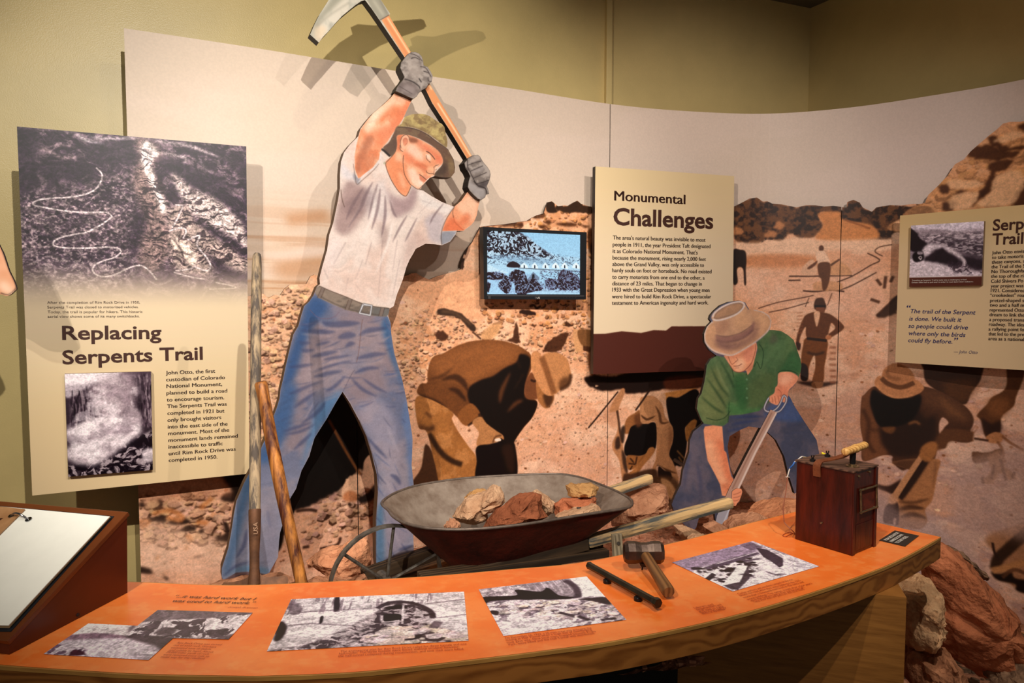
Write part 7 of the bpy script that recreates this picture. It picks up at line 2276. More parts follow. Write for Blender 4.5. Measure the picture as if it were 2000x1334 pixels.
pole([(502, 493.5, 2.42, 3.5), (502, 496, 2.42, 6.5), (502, 501, 2.42, 8), (501.5, 520, 2.42, 9), (500.5, 580, 2.40, 10), (500, 640, 2.38, 10), (499.5, 720, 2.36, 10.2), (499, 800, 2.34, 10.5), (498.5, 880, 2.32, 10.8), (498, 950, 2.30, 11), (497.5, 1002, 2.28, 10.8)], 'shaft', m_handle_grey, shv)
sock = pole([(497.7, 995, 2.283, 11.8), (497.7, 1000, 2.28, 12), (497.5, 1040, 2.27, 11.2), (497, 1080, 2.26, 9.5), (497, 1110, 2.25, 9.5), (497, 1140, 2.24, 13)], 'socket', m_socket, shv)
# stamped letters on the socket
SK = vplane(497, 2.268 - 12.2 / FPX * 2.27, 0)
V, F_ = text_mesh('USA', .01)
q0 = SK.hit((503, 1043))[0]
q1 = SK.hit((503, 1020))[0]
Lh = q1[1] - q0[1]
P = np.stack([np.full(len(V), q0[0]) - V[:, 1] / .69 * .0135, q0[1] + (V[:, 0] - V[:, 0].min()) / (V[:, 0].max() - V[:, 0].min()) * Lh], 1)
P[:, 0] += .001
mesh_obj('stamped_letters', SK.pt(P, .001), F_, mat_plain('worn_stamp', (176, 138, 110), .6), sock)
# blade
kl = ke
bl = kl(130, 1262, 200, 1245, 280, 1228, 330, 1205, 350, 1180, 365, 1176, 420, 1176, 440, 1195, 480, 1205, 560, 1200, 634, 1200, 634, 1290, 640, 1420, 560, 1560, 390, 1640, 230, 1560, 150, 1430)
qq = crom(bl, 3)
bm = bmesh.new()
fv, bv = [], []
for x, y in qq:
    dd = 2.26 - .02 * (1 - abs(x - 497) / 70) - .0007 * (y - 1130)
    fv.append(bm.verts.new(at(x, y, d=dd)))
    bv.append(bm.verts.new(at(x, y, d=dd + .006)))
bm.faces.new(fv)
bm.faces.new(bv[::-1])
for i in range(len(fv)):
    j = (i + 1) % len(fv)
    bm.faces.new([fv[j], fv[i], bv[i], bv[j]])
bmesh.ops.triangulate(bm, faces=bm.faces)
bmesh.ops.recalc_face_normals(bm, faces=bm.faces)
bm_obj('blade', bm, m_socket, shv)
ph = empty('tool_handle', tuple(at(585, 1143, d=2.25)), 'orange brown charred wooden tool handle leaning across the shovel shaft', 'tool')
pole([(508, 745, 2.31, 8), (508.5, 747, 2.31, 11), (510, 751, 2.31, 12.5), (512, 760, 2.305, 12.3), (516, 780, 2.30, 11.5), (523, 820, 2.29, 12), (532, 870, 2.28, 12.6), (542, 920, 2.265, 12.8), (552, 970, 2.25, 12.6), (563, 1020, 2.235, 12.2), (575, 1075, 2.22, 12), (586, 1125, 2.205, 12), (600, 1190, 2.19, 12)], 'shaft', m_handle_red, ph)
# ================================================================ things on the counter
kx6 = K(1480, 820, .22485)
CTT = hplane(CZ + .0012)


def cpt(px, py, h=0.0):
    """point h above the counter top seen at a photo pixel"""
    return Vector([float(v) for v in at(px, py, z=CZ + h)])


# ---------------------------------------------------------------- printed photographs on the counter
def counter_print(name, quad, ppm, base, paint, label, ang_pts=(0, 1)):
    q = CTT.hit(quad)
    d = q[ang_pts[1]] - q[ang_pts[0]]
    ang = math.degrees(math.atan2(d[1], d[0]))
    S = hplane(CZ + .0015, ang)
    c = canvas_for(S, quad, ppm, base)
    c.q, c.nq, c.bq = ppm / 420, ppm / 600, 1.2
    paint(c)
    c.grit(.16, .19, len(name), 1.35, 8)
    q = S.hit(quad)
    m = mat_print(name, c, .4, .4)
    tri = tessellate_polygon([[Vector((a, b, 0)) for a, b in q]])
    F = []
    for t in tri:
        a, b, e = (q[k] for k in t)
        F.append(t if (b[0] - a[0]) * (e[1] - a[1]) - (b[1] - a[1]) * (e[0] - a[0]) > 0 else t[::-1])
    mesh_obj('photo_print', S.pt(q), F, m, counter, uvs=c.uv(q), label=label)
    # soft violet border printed round the picture
    return S


kp = K(60, 1140, .23)


def paint1(c):
    c.fill(kp(300, 320, 900, 330, 900, 440, 300, 440), (232, 226, 228), 1, 1, sm=False)
    c.fill(kp(1000, 200, 1900, 200, 1900, 320, 1400, 330, 1100, 330, 900, 360), (112, 100, 108), 1, 3)
    nn = c.warp(c.noise(34, 12, 4, 201), 10, 30, 202)
    c.blend(sstep(nn, .5, .8), (150, 138, 144), .4)
    R = kp(900, 340, 1140, 310, 1400, 300, 1560, 290, 1880, 260, 1760, 470, 1500, 460, 1200, 460, 820, 460, 860, 400)
    c.fill(R, (206, 196, 202), 1, 2)
    m = c.mask(R, True, 2)
    nn = c.warp(c.noise(16, 9, 4, 203), 10, 22, 204)
    c.blend(sstep(1 - nn, .48, .62) * m, (66, 54, 64), .85)
    for P in ((960, 410, 1000, 350, 1050, 340, 1010, 400), (1060, 410, 1140, 370, 1240, 390, 1180, 440, 1070, 430), (820, 420, 860, 350, 900, 340, 880, 380), (1560, 470, 1760, 420, 1700, 480)):
        c.fill(kp(*P), (96, 84, 92), .9, 1.5)
    c.fill(kp(280, 440, 400, 430, 560, 420, 700, 430, 830, 450, 1100, 500, 1200, 470, 1100, 560, 900, 560, 300, 500), (142, 120, 134), 1, 1.5, j=2)
    c.fill(kp(830, 440, 1200, 455, 1180, 500, 1120, 560, 1000, 520, 860, 480), (88, 76, 84), 1, 2, j=2)
    c.fill(kp(240, 490, 500, 470, 800, 465, 900, 490, 1080, 550, 1000, 660, 100, 620, 200, 520), (204, 194, 204), 1, 3)
    nn = c.noise(40, 8, 3, 205)
    c.blend(sstep(nn, .55, .85) * c.mask(kp(200, 480, 900, 480, 1080, 560, 1000, 660, 100, 640), True, 3), (178, 168, 180), .5)
    m = c.mask(kp(90, 600, 200, 510, 330, 540, 470, 560, 450, 620, 240, 610), True, 2)
    nn = c.noise(9, 6, 3, 206)
    c.blend(sstep(nn, .5, .7) * m, (96, 78, 96), .8)
    c.fill(kp(330, 600, 350, 570, 390, 560, 450, 580, 460, 605, 340, 610), (84, 54, 70), 1, 1, j=1.5)
    m = c.mask(kp(860, 600, 1000, 540, 1080, 560, 1000, 650, 880, 640), True, 4)
    c.blend(sstep(c.noise(4, 20, 3, 207), .4, .8) * m, (150, 138, 150), .7)


counter_print('photo_cutting', kp(108, 597, 490, 337, 905, 357, 1080, 222, 1885, 246, 1680, 472, 1208, 462, 1000, 648), 900, (150, 138, 144), paint1, 'black and white print of a road and a rock cutting')
k9 = K(500, 1100, .37)


def paint2(c):
    nn = c.warp(c.noise(60, 26, 5, 211), 14, 40, 212)
    c.blend(sstep(nn, .4, .8), (222, 214, 220), .9)
    nn = c.noise(5, 40, 4, 213)
    m = c.mask(k9(160, 180, 920, 140, 900, 210, 650, 230, 400, 260, 160, 270), True, 4)
    c.blend(sstep(1 - nn, .5, .75) * m, (120, 106, 116), .7)
    c.fill(k9(410, 250, 415, 190, 440, 178, 440, 240, 425, 255), (44, 34, 42), .95, 1)
    c.fill(k9(160, 230, 180, 200, 230, 220, 240, 260, 190, 275), (90, 78, 88), .7, 2, j=2)
    for P in ((160, 270, 300, 255, 640, 235, 700, 200), (900, 215, 1110, 190), (170, 330, 300, 320, 500, 330), (950, 290, 1110, 270)):
        c.line(k9(*P), 2.2, (110, 96, 106), .7, 1)
    c.fill(k9(95, 400, 130, 310, 160, 330, 155, 370, 120, 410), (36, 28, 34), 1, 1.5)
    c.fill(k9(335, 320, 340, 285, 355, 280, 350, 310), (30, 24, 30), 1, .8)
    SL_ = k9(60, 465, 260, 430, 420, 370, 560, 300, 650, 250, 660, 215, 760, 205, 860, 215, 930, 250, 940, 290, 900, 310, 960, 330, 1120, 400, 1120, 440, 60, 480)
    c.fill(SL_, (128, 116, 122), .9, 3)
    c.fill(k9(85, 450, 300, 400, 480, 350, 400, 420, 200, 465), (196, 186, 192), .8, 5)
    m = c.mask(SL_, True, 3)
    nn = c.warp(c.noise(9, 7, 4, 214), 6, 14, 215)
    c.blend(sstep(nn, .5, .7) * m, (196, 186, 192), .7)
    c.blend(sstep(1 - nn, .5, .65) * m, (56, 46, 54), .8)
    c.rubble(k9(560, 400, 700, 350, 860, 330, 1110, 380, 1110, 420, 600, 450), 260, 3, 13, 5, (214, 204, 210), (40, 32, 38))
    c.line(k9(640, 240, 700, 210, 780, 205, 860, 222, 920, 255, 935, 290), 6, (60, 50, 58), .9, 1)
    c.fill(k9(680, 235, 760, 222, 800, 235, 720, 245), (28, 20, 26), 1, 1)
    c.fill(k9(672, 270, 760, 270, 765, 300, 690, 318, 668, 290), (24, 18, 24), 1, 1)
    c.line(k9(665, 275, 672, 310, 760, 302), 3, (196, 186, 192), .9, .8)
    c.line(k9(778, 220, 772, 320), 2.4, (212, 202, 208), .9, .6, sm=False)
    c.fill(k9(910, 340, 940, 305, 990, 310, 960, 345), (112, 100, 108), 1, .8, sm=False)


counter_print('photo_tunnel', k9(57, 465, 186, 190, 1098, 150, 1122, 409), 860, (196, 188, 194), paint2, 'black and white print of a tunnel mouth in a cliff', (0, 3))


def paint3(c):
    c.fill(k9(1150, 130, 1640, 80, 1700, 180, 1750, 200, 1200, 230), (150, 138, 148), 1, 3)
    c.blend(sstep(c.noise(4, 50, 3, 221), .45, .8) * c.mask(k9(1180, 130, 1640, 85, 1680, 150, 1300, 180), True, 3), (196, 186, 196), .7)
    c.fill(k9(1640, 60, 1760, 60, 1860, 190, 1730, 190, 1700, 130), (236, 232, 236), 1, 1, sm=False)
    c.line(k9(1630, 90, 1680, 120, 1700, 160, 1690, 190), 8, (70, 58, 70), .9, 2)
    m = c.mask(k9(1170, 130, 1400, 120, 1400, 180, 1200, 180), True, 3)
    c.blend(sstep(c.warp(c.noise(10, 8, 3, 222), 6, 14, 223), .5, .65) * m, (214, 204, 212), .8)
    c.fill(k9(1190, 180, 1370, 170, 1370, 140, 1500, 150, 1540, 130, 1600, 170, 1680, 180, 1600, 200, 1480, 190, 1340, 210, 1240, 225, 1215, 220), (34, 26, 34), 1, 1.2)
    G = k9(1210, 225, 1340, 195, 1480, 195, 1640, 190, 1860, 180, 1960, 300, 1320, 400)
    c.fill(G, (216, 206, 214), 1, 2)
    m = c.mask(G, True, 3)
    nn = c.warp(c.noise(12, 7, 4, 224), 6, 18, 225)
    c.blend(sstep(1 - nn, .58, .72) * m, (92, 78, 92), .7)
    c.rubble(k9(1240, 220, 1480, 200, 1860, 185, 1950, 295, 1500, 300, 1300, 260), 300, 2, 7, 8, (226, 216, 222), (60, 48, 60))
    c.fill(k9(1700, 190, 1850, 180, 1870, 220, 1780, 200), (48, 38, 46), .9, 1.5, j=1.5)
    c.fill(k9(1240, 250, 1280, 255, 1275, 275, 1245, 268), (40, 32, 38), .9, 1)
    for P in ((1820, 300, 1900, 290), (1700, 280, 1760, 300), (1600, 260, 1680, 280)):
        c.line(k9(*P), 5, (50, 40, 48), .8, 1)
    c.fill(k9(1280, 300, 1500, 290, 1700, 330, 1340, 390), (226, 218, 224), .6, 6)


counter_print('photo_overhang', k9(1175, 138, 1745, 70, 1955, 298, 1306, 384), 860, (196, 188, 194), paint3, 'black and white print of a cliff overhang', (3, 2))
kq = K(1200, 1000, .35)


def paint4(c):
    c.fill(kq(320, 280, 700, 180, 760, 165, 800, 200, 760, 240, 560, 300, 420, 330), (150, 134, 156), 1, 3)
    c.blend(sstep(c.noise(60, 5, 3, 231), .5, .8), (180, 166, 184), .4)
    c.fill(kq(440, 340, 560, 290, 760, 240, 860, 250, 960, 260, 1140, 300, 900, 380, 660, 440), (216, 208, 216), 1, 2)
    c.rubble(kq(430, 320, 600, 280, 760, 250, 800, 330, 700, 390, 560, 390), 160, 2, 6, 11, (70, 60, 70), (30, 24, 30))
    for P, col in (((600, 410, 690, 300, 745, 300, 705, 390, 620, 415), (240, 236, 240)), ((490, 350, 560, 330, 570, 350, 520, 370), (236, 230, 236)), ((500, 375, 545, 340, 570, 350, 530, 385), (60, 50, 60)), ((610, 410, 700, 390, 745, 300, 755, 370, 690, 435, 650, 430), (84, 72, 82)),
                   ((500, 310, 700, 245, 800, 225, 810, 235, 640, 290, 520, 320), (92, 80, 96)), ((560, 295, 780, 230, 790, 224, 580, 285), (226, 218, 226)), ((710, 270, 800, 258, 825, 262, 730, 280), (96, 84, 98)), ((700, 185, 760, 168, 830, 200, 760, 215), (110, 96, 112)),
                   ((790, 200, 850, 210, 940, 260, 940, 300, 920, 310, 880, 280, 830, 250), (72, 60, 74)), ((780, 185, 860, 190, 960, 230, 930, 240, 860, 205), (150, 138, 152)), ((940, 240, 1000, 240, 1140, 300, 1000, 340, 950, 300), (206, 198, 208))):
        c.fill(kq(*P), col, .95, .8, sm=False)
    c.line(kq(800, 180, 900, 220, 950, 250, 960, 280), 2.5, (226, 218, 226), .9, .8)
    for P in ((690, 350, 740, 350, 790, 370), (760, 290, 820, 320), (880, 300, 960, 330), (600, 340, 640, 330), (840, 330, 900, 350, 960, 345), (980, 270, 1040, 290), (1000, 300, 1080, 310)):
        c.line(kq(*P), 5, (80, 68, 80), .8, 1.5, w1=-1)
    for P in ((800, 340, 760, 400), (850, 310, 800, 380), (900, 340, 830, 390), (780, 300, 850, 290)):
        c.line(kq(*P), 4, (244, 240, 244), .8, 1.5, w1=-1)


counter_print('photo_camp', kq(322, 281, 772, 162, 1142, 303, 660, 443), 860, (190, 180, 190), paint4, 'black and white print of a work camp seen from above', (3, 2))
# captions printed on the orange sheet
CL = [('The engineering plan for Rim Rock Drive called for three tunnels and one', (445, 473, 1112, 432)), ('half-tunnel. The three tunnels were bored without incident; however,', (437, 485, 1075, 446)), ('the half-tunnel collapsed during construction, and nine men were killed.', (432, 498, 1098, 458))]
lettering('caption', CTT, [(s, *k9(*p), .0085) for s, p in CL], m_red, counter)
CL = [('On December 12, 1933, a 25-man crew was enlarging the', (1316, 402, 1772, 347)), ('cutting at Half Tunnel when a huge slab of overhanging', (1320, 413, 1774, 356)), ('rock gave way. Nine local men, trapped beneath Fruita', (1326, 425, 1796, 365)), ('Park, were killed and the Half Tunnel was abandoned.', (1336, 437, 1790, 375))]
lettering('caption', CTT, [(s, *k9(*p), .0085) for s, p in CL], m_red, counter)
CL = [('Civilian workers and enrollees camped on the rim', (696, 462, 1000, 380)), ('beside the road while they were building it. By 1935', (705, 471, 1042, 386)), ('more than a thousand men lived in the tents and', (725, 482, 1060, 394)), ('wood buildings. The camps closed after a few years', (745, 493, 1105, 402)), ('when the road was nearly done and the men left.', (765, 500, 1065, 424)), ('Only a few walls and paths are still to be found.', (785, 506, 1065, 433))]
lettering('caption', CTT, [(s, *kq(*p), .0085) for s, p in CL], m_red, counter)
CL = [('Laborers used', (450, 541, 555, 520)), ('sledgehammers and', (462, 551, 600, 521)), ('drill steel to make', (476, 560, 612, 531)), ('holes in the rock for', (484, 567, 628, 538)), ('sticks of dynamite.', (494, 573, 622, 546))]
lettering('caption', CTT, [(s, *kq(*p), .0085) for s, p in CL], m_red, counter)
lettering('quotation', CTT, [('“...it was hard work but I', *kp(1205, 118, 1890, 144), .0155), ('was used to hard work.”', *kp(1190, 158, 1885, 178), .0155)], m_ink, counter, bold=.004, slant=.2)
lettering('quotation', CTT, [('—Joseph Brennan', *kp(1640, 205, 1920, 214), .008)], m_red, counter, slant=.2)
CL = [('Rim Rock Drive was carved', (1240, 512, 1615, 528)), ('out of solid rock. Workers', (1210, 532, 1570, 548)), ('excavated tons of debris', (1186, 553, 1525, 566)), ('and rubble by hand. About', (1170, 574, 1545, 590)), ('39,000 cubic yards of rock', (1145, 592, 1510, 608)), ('were removed every mile to', (1120, 613, 1510, 628)), ('make way for the roadbed.', (1100, 632, 1475, 646))]
lettering('caption', CTT, [(s, *kp(*p), .0075) for s, p in CL], m_red, counter)

# black notice
k6 = kx6
nq = [cpt(*p, h=.002) for p in k6(1055, 1045, 1280, 1098, 1400, 1005, 1190, 960)]
V = nq + [p - Vector((0, 0, .0018)) for p in nq]
mesh_obj('black_notice', V, [(0, 1, 2, 3), (0, 4, 5, 1), (1, 5, 6, 2), (2, 6, 7, 3), (3, 7, 4, 0)], mat_plain('black_vinyl', (34, 31, 31), .45), counter, label='black notice with white capitals')
NP = hplane(CZ + .0022)
lettering('notice_text', NP, [('PUSH DETONATOR', *k6(1122, 1052, 1232, 985), .0100), ('HANDLE DOWN', *k6(1168, 1064, 1270, 1002), .0100), ('TO START VIDEO.', *k6(1218, 1076, 1312, 1018), .0100)], m_white, counter, bold=.02)

# ---------------------------------------------------------------- detonator box
m_box = mat_plain('stained_box_wood', (96, 30, 16), .32, col2=(38, 12, 8), scale=16, stretch=(1.6, 1.6, .3), bump=.2, bscale=60, ramp=(.3, .75))
m_brass = mat_plain('dull_brass', (134, 112, 82), .4, .8, var=.3, scale=60)
m_leather = mat_plain('brown_leather', (122, 66, 36), .5, col2=(84, 42, 24), scale=24, bump=.25, bscale=160)
m_iron_b = mat_plain('black_iron', (30, 26, 26), .4, .5)
A = cpt(1552, 1053)
B = cpt(1662, 1086)
D = cpt(1706, 1066)
ex = (B - A)
ey = (D - B)
ey = ey - ex * (ex.dot(ey) / ex.length_squared) * .6
Hh = .245
det = empty('detonator_box', tuple(A + (ex + ey) / 2), 'dark red brown wooden detonator box with a T handle on the orange counter', 'box')
bm = bmesh.new()
box_bm(bm, A, ex, ey, (0, 0, Hh), .004)
bm_obj('body', bm, m_box, det)
bm = bmesh.new()
o_ = A - ex * .02 - ey * .025 + Vector((0, 0, Hh))
box_bm(bm, o_, ex * 1.04, ey * 1.05, (0, 0, .006), .002)
bm_obj('lid', bm, mat_wood('worn_lid_wood', (48, 30, 24), (104, 72, 56), 0, 14, .6, dist=3, stretch=.2), det)
ux_, uy_ = ex.normalized(), ey.normalized()
nx = ex.cross(Vector((0, 0, 1))).normalized()           # outward normal of the broad face (towards viewer)
if nx.y > 0:
    nx = -nx
ny = Vector((0, 0, 1)).cross(ey).normalized()
if ny.x < 0:
    ny = -ny
# edge battens on the narrow face
for t in (0, .9):
    bm = bmesh.new()
    box_bm(bm, B + ey * t + ny * .0, ey * .1, ny * .004, (0, 0, Hh - .001), .001)
    bm_obj('edge_batten', bm, m_box, det)
bm = bmesh.new()
box_bm(bm, B + ey * .14 + Vector((0, 0, .012)), ey * .72, ny * .002, (0, 0, .075), .001)
bm_obj('lower_panel', bm, m_box, det)


def onface(px, py, org, e, n):
    """point of the vertical face through org along e under a photo pixel"""
    P = Plane((org.x, org.y, org.z - EYE), (e.x, e.y, 0), (0, 0, 1))
    q = P.hit((px, py))[0]
    return q


# brass frame
qs = [onface(*p, B, ey, ny) for p in ((1677, 957), (1708, 948), (1709, 989), (1678, 1000))]
PF = Plane((B.x, B.y, B.z - EYE), (ey.x, ey.y, 0), (0, 0, 1))
sgn = 1 if Vector([float(v) for v in PF.n]).dot(ny) > 0 else -1
C4 = [Vector([float(v) for v in PF.pt(q, .006 * sgn)[0]]) for q in qs]
bm = bmesh.new()
for i in range(4):
    a, b = C4[i], C4[(i + 1) % 4]
    e_ = (b - a).normalized() * .004
    tube_bm(bm, [a - e_, b + e_], .0032, 8)
bm_obj('label_frame', bm, m_brass, det)
bm = bmesh.new()
bm.faces.new([bm.verts.new(v - ny * .004) for v in C4])
bm_obj('label_window', bm, mat_plain('stained_card', (104, 38, 22), .6, var=.3, scale=40), det)
# screws
for (px, py, org, e, n) in ((1697, 921, B, ey, ny), (1605, 1021, A, ex, nx), (1676, 930, B, ey, ny), (1705, 990, B, ey, ny)):
    q = onface(px, py, org, e, n)
    PQ = Plane((org.x, org.y, org.z - EYE), (e.x, e.y, 0), (0, 0, 1))
    sg = 1 if Vector([float(v) for v in PQ.n]).dot(n) > 0 else -1
    p = Vector([float(v) for v in PQ.pt(q, 0)[0]])
    bm = bmesh.new()
    tube_bm(bm, [p, p + n * .0055], .0032, 10)
    bm_obj('screw', bm, m_brass, det)
TOP = CZ + Hh + .006
tp = lambda px, py, h=0: Vector([float(v) for v in at(px, py, z=TOP + h)])
# T handle
base = tp(1665, 911)
bm = bmesh.new()
tube_bm(bm, [base, base + Vector((0, 0, .003))], .019, 20)
tube_bm(bm, [base, base + Vector((0, 0, .008))], .011, 16)
bm_obj('handle_plate', bm, m_brass, det)
bm = bmesh.new()
ht = .048
tube_bm(bm, [base, base + Vector((0, 0, ht))], [.008, .0095], 14)
bm_obj('plunger_rod', bm, m_iron_b, det)
gc = base + Vector((0, 0, ht + .012))
dpt = gc.y
g0 = Vector([float(v) for v in at(1648.5, 883.5, d=dpt - .03)])
g1_ = Vector([float(v) for v in at(1691, 869, d=dpt + .03)])
bm = bmesh.new()
PP, RR = [], []
for t, r in ((0, .006), (.015, .0105), (.08, .0115), (.25, .0108), (.45, .0120), (.50, .0132), (.55, .0132), (.60, .0120), (.8, .0112), (.95, .0118), (.99, .010), (1, .006)):
    PP.append(g0 + (g1_ - g0) * t)
    RR.append(r)
tube_bm(bm, PP, RR, 16)
bm_obj('grip', bm, mat_wood('pale_turned_wood', (176, 118, 58), (226, 176, 104), 0, 40, .45, dist=2, stretch=.3), det, smooth=True)
# leather strap: up the broad face, across the top to the rod
w = ux_ * .019
f0 = Vector([float(v) for v in Plane((A.x, A.y, A.z - EYE), (ex.x, ex.y, 0), (0, 0, 1)).pt(onface(1598, 930, A, ex, nx))[0]])
pa_ = f0 + nx * .006
pb_ = Vector((pa_.x, pa_.y, CZ + EYE + Hh + .008)) + nx * .002
path = [pa_, pb_ - Vector((0, 0, .008)) + nx * .001, pb_ + Vector((0, 0, .004)) + (base - pb_) * .04, pb_ + (base - pb_) * .12 + Vector((0, 0, .010)), pb_ + (base - pb_) * .35 + Vector((0, 0, .016)), pb_ + (base - pb_) * .65 + Vector((0, 0, .026)), base + Vector((0, 0, ht - .006)) - (base - pb_) * .06]
path = [Vector(p) for p in crom([tuple(p) for p in path], 4, False)]
bm = bmesh.new()
L_, R_ = [], []
for i, p in enumerate(path):
    t_ = (path[min(i + 1, len(path) - 1)] - path[max(i - 1, 0)]).normalized()
    nn = t_.cross(w).normalized() * .002
    f = .6 if i < len(path) - 3 else .45
    L_.append([bm.verts.new(p - w * f + s * nn) for s in (-1, 1)])
    R_.append([bm.verts.new(p + w * f + s * nn) for s in (-1, 1)])
for i in range(len(path) - 1):
    bm.faces.new([L_[i][1], R_[i][1], R_[i + 1][1], L_[i + 1][1]])
    bm.faces.new([L_[i][0], L_[i + 1][0], R_[i + 1][0], R_[i][0]])
    bm.faces.new([L_[i][0], L_[i][1], L_[i + 1][1], L_[i + 1][0]])
    bm.faces.new([R_[i][0], R_[i + 1][0], R_[i + 1][1], R_[i][1]])
bm.faces.new([L_[0][0], R_[0][0], R_[0][1], L_[0][1]])
bm.faces.new([L_[-1][0], L_[-1][1], R_[-1][1], R_[-1][0]])
bmesh.ops.recalc_face_normals(bm, faces=bm.faces)
bm_obj('leather_strap', bm, m_leather, det)
# terminals
for px, py in ((1587, 901), (1616, 892)):
    p = tp(px, py)
    bm = bmesh.new()
    tube_bm(bm, [p, p + Vector((0, 0, .007))], .0085, 6)
    tube_bm(bm, [p + Vector((0, 0, .007)), p + Vector((0, 0, .013))], .004, 8)
    box_bm(bm, p + Vector((-.005, -.0015, .013)), (.003, 0, 0), (0, .003, 0), (0, 0, .006))
    box_bm(bm, p + Vector((.002, -.0015, .013)), (.003, 0, 0), (0, .003, 0), (0, 0, .006))
    bm_obj('terminal', bm, m_iron_b, det)
# wires from the left terminal down to the counter
m_yel = mat_plain('yellow_sleeve', (226, 206, 40), .4)
m_wire = mat_plain('white_wire', (214, 206, 196), .5)
m_bluew = mat_plain('blue_tape', (44, 96, 170), .45)
m_rwire = mat_plain('brown_wire', (150, 92, 70), .5)
dd = A.y + .02
wp = lambda px, py, d=None: at(px, py, d=d or dd)
cable = empty('detonator_wire', tuple(cpt(1533, 1022)), 'thin looping wire with yellow sleeve and blue tape at the detonator box', 'wire')
for nm, P, r, mt in (('yellow_sleeve', [wp(1571, 893.5, A.y + .05), wp(1581, 897, A.y + .06)], .0036, m_yel), ('yellow_sleeve', [wp(1606, 885, A.y + .08), wp(1612, 888, A.y + .09)], .0034, m_yel),
                     ('white_wire', crom([wp(1573, 893, A.y + .05), wp(1566, 892), wp(1558, 898), wp(1551, 903)], 5, False), .0018, m_wire), ('blue_tape', [wp(1552, 902), wp(1549, 908), wp(1542, 915)], .0026, m_bluew),
                     ('white_wire', crom([wp(1543, 914), wp(1540, 923), wp(1538, 932)], 4, False), .002, m_wire), ('cable_tie', [wp(1534.5, 931.5), wp(1542, 932)], .0014, m_wire),
                     ('brown_wire', crom([wp(1538, 932), wp(1535, 960), wp(1530, 990), wp(1531, 1012), wp(1533, 1022), wp(1545, 1034, A.y), cpt(1552, 1041, .003)], 5, False), .0016, m_rwire),
                     ('brown_wire', crom([cpt(1552, 1041, .002), cpt(1545, 1043, .002), cpt(1534, 1048, .002), cpt(1529, 1045, .002), cpt(1540, 1040, .002), cpt(1552, 1042, .002)], 5, False), .0012, mat_plain('rust_wire', (176, 76, 34), .5))):
    bm = bmesh.new()
    tube_bm(bm, P, r, 8)
    bm_obj(nm, bm, mt, cable, smooth=True, label=('blue tape' if nm == 'blue_tape' else None))

# ---------------------------------------------------------------- sledgehammer
m_steel = mat_plain('worn_brown_steel', (88, 72, 62), .38, .75, col2=(60, 46, 40), scale=14, bump=.15, bscale=80)
m_hick = mat_wood('hickory', (84, 52, 28), (136, 94, 54), 0, 26, .5, dist=2.5, stretch=.1)
hm = empty('sledgehammer', tuple(cpt(1254, 1112)), 'short sledgehammer with a steel head and wood handle mounted on the orange counter', 'hammer')
HZ = .047
hc = cpt(1257, 1079, HZ + .004)
hx = (cpt(1296, 1079, HZ) - cpt(1218, 1079, HZ))
half = hx.length / 2
hx.normalize()
tail = cpt(1306, 1157, .021)
hy = (tail - hc)
hy.z = 0
hy = (hy - hx * hy.dot(hx)).normalized()
hx = Vector((hy.y, -hy.x, 0)).normalized() * -1
if hx.x < 0:
    hx = -hx
bm = bmesh.new()
secs = []
prof = ((-1, .55), (-.97, .80), (-.80, .98), (-.45, .98), (-.15, .86), (.15, .86), (.45, .98), (.80, .98), (.97, .80), (1, .55))
RAD = .031
for t, f in prof:
    ring = []
    for k in range(8):
        a = math.pi / 8 + k * math.pi / 4
        fz = f if k not in () else f
        ring.append(bm.verts.new(hc + hx * (t * half) + hy * (math.cos(a) * RAD * f * .95) + Vector((0, 0, math.sin(a) * RAD * f * 1.02))))
    secs.append(ring)
for i in range(len(secs) - 1):
    for k in range(8):
        bm.faces.new([secs[i][k], secs[i][(k + 1) % 8], secs[i + 1][(k + 1) % 8], secs[i + 1][k]])
bm.faces.new(secs[0][::-1])
bm.faces.new(secs[-1])
bmesh.ops.recalc_face_normals(bm, faces=bm.faces)
bm_obj('head', bm, m_steel, hm)
hs = hc - (tail - hc).normalized() * .034
P = [hs + (tail - hs) * t for t in (0, .12, .22, .35, .55, .75, .9, .97, 1)]
bm = bmesh.new()
tube_bm(bm, P, [.0135, .0135, .0145, .0150, .0150, .0160, .0172, .0172, .0150], 16, squash=(1, .92))
o = bm_obj('handle', bm, m_hick, hm, smooth=True, angle=50)
grained(o, P[0], P[-1])
bm = bmesh.new()
pb2 = cpt(1254, 1113)
tube_bm(bm, [pb2, Vector((hc.x, hc.y, hc.z - RAD * .7))], .0022, 8)
tube_bm(bm, [Vector((hc.x, hc.y, hc.z - RAD * 1.25)), Vector((hc.x, hc.y, hc.z - RAD * .9))], [.008, .013], 10)
bm_obj('mount_pin', bm, m_iron_b, hm)
bm = bmesh.new()
p = cpt(1297, 1162)
tube_bm(bm, [p, p + Vector((0, 0, .010))], .004, 8)
bm_obj('mount_pin', bm, m_iron_b, hm)

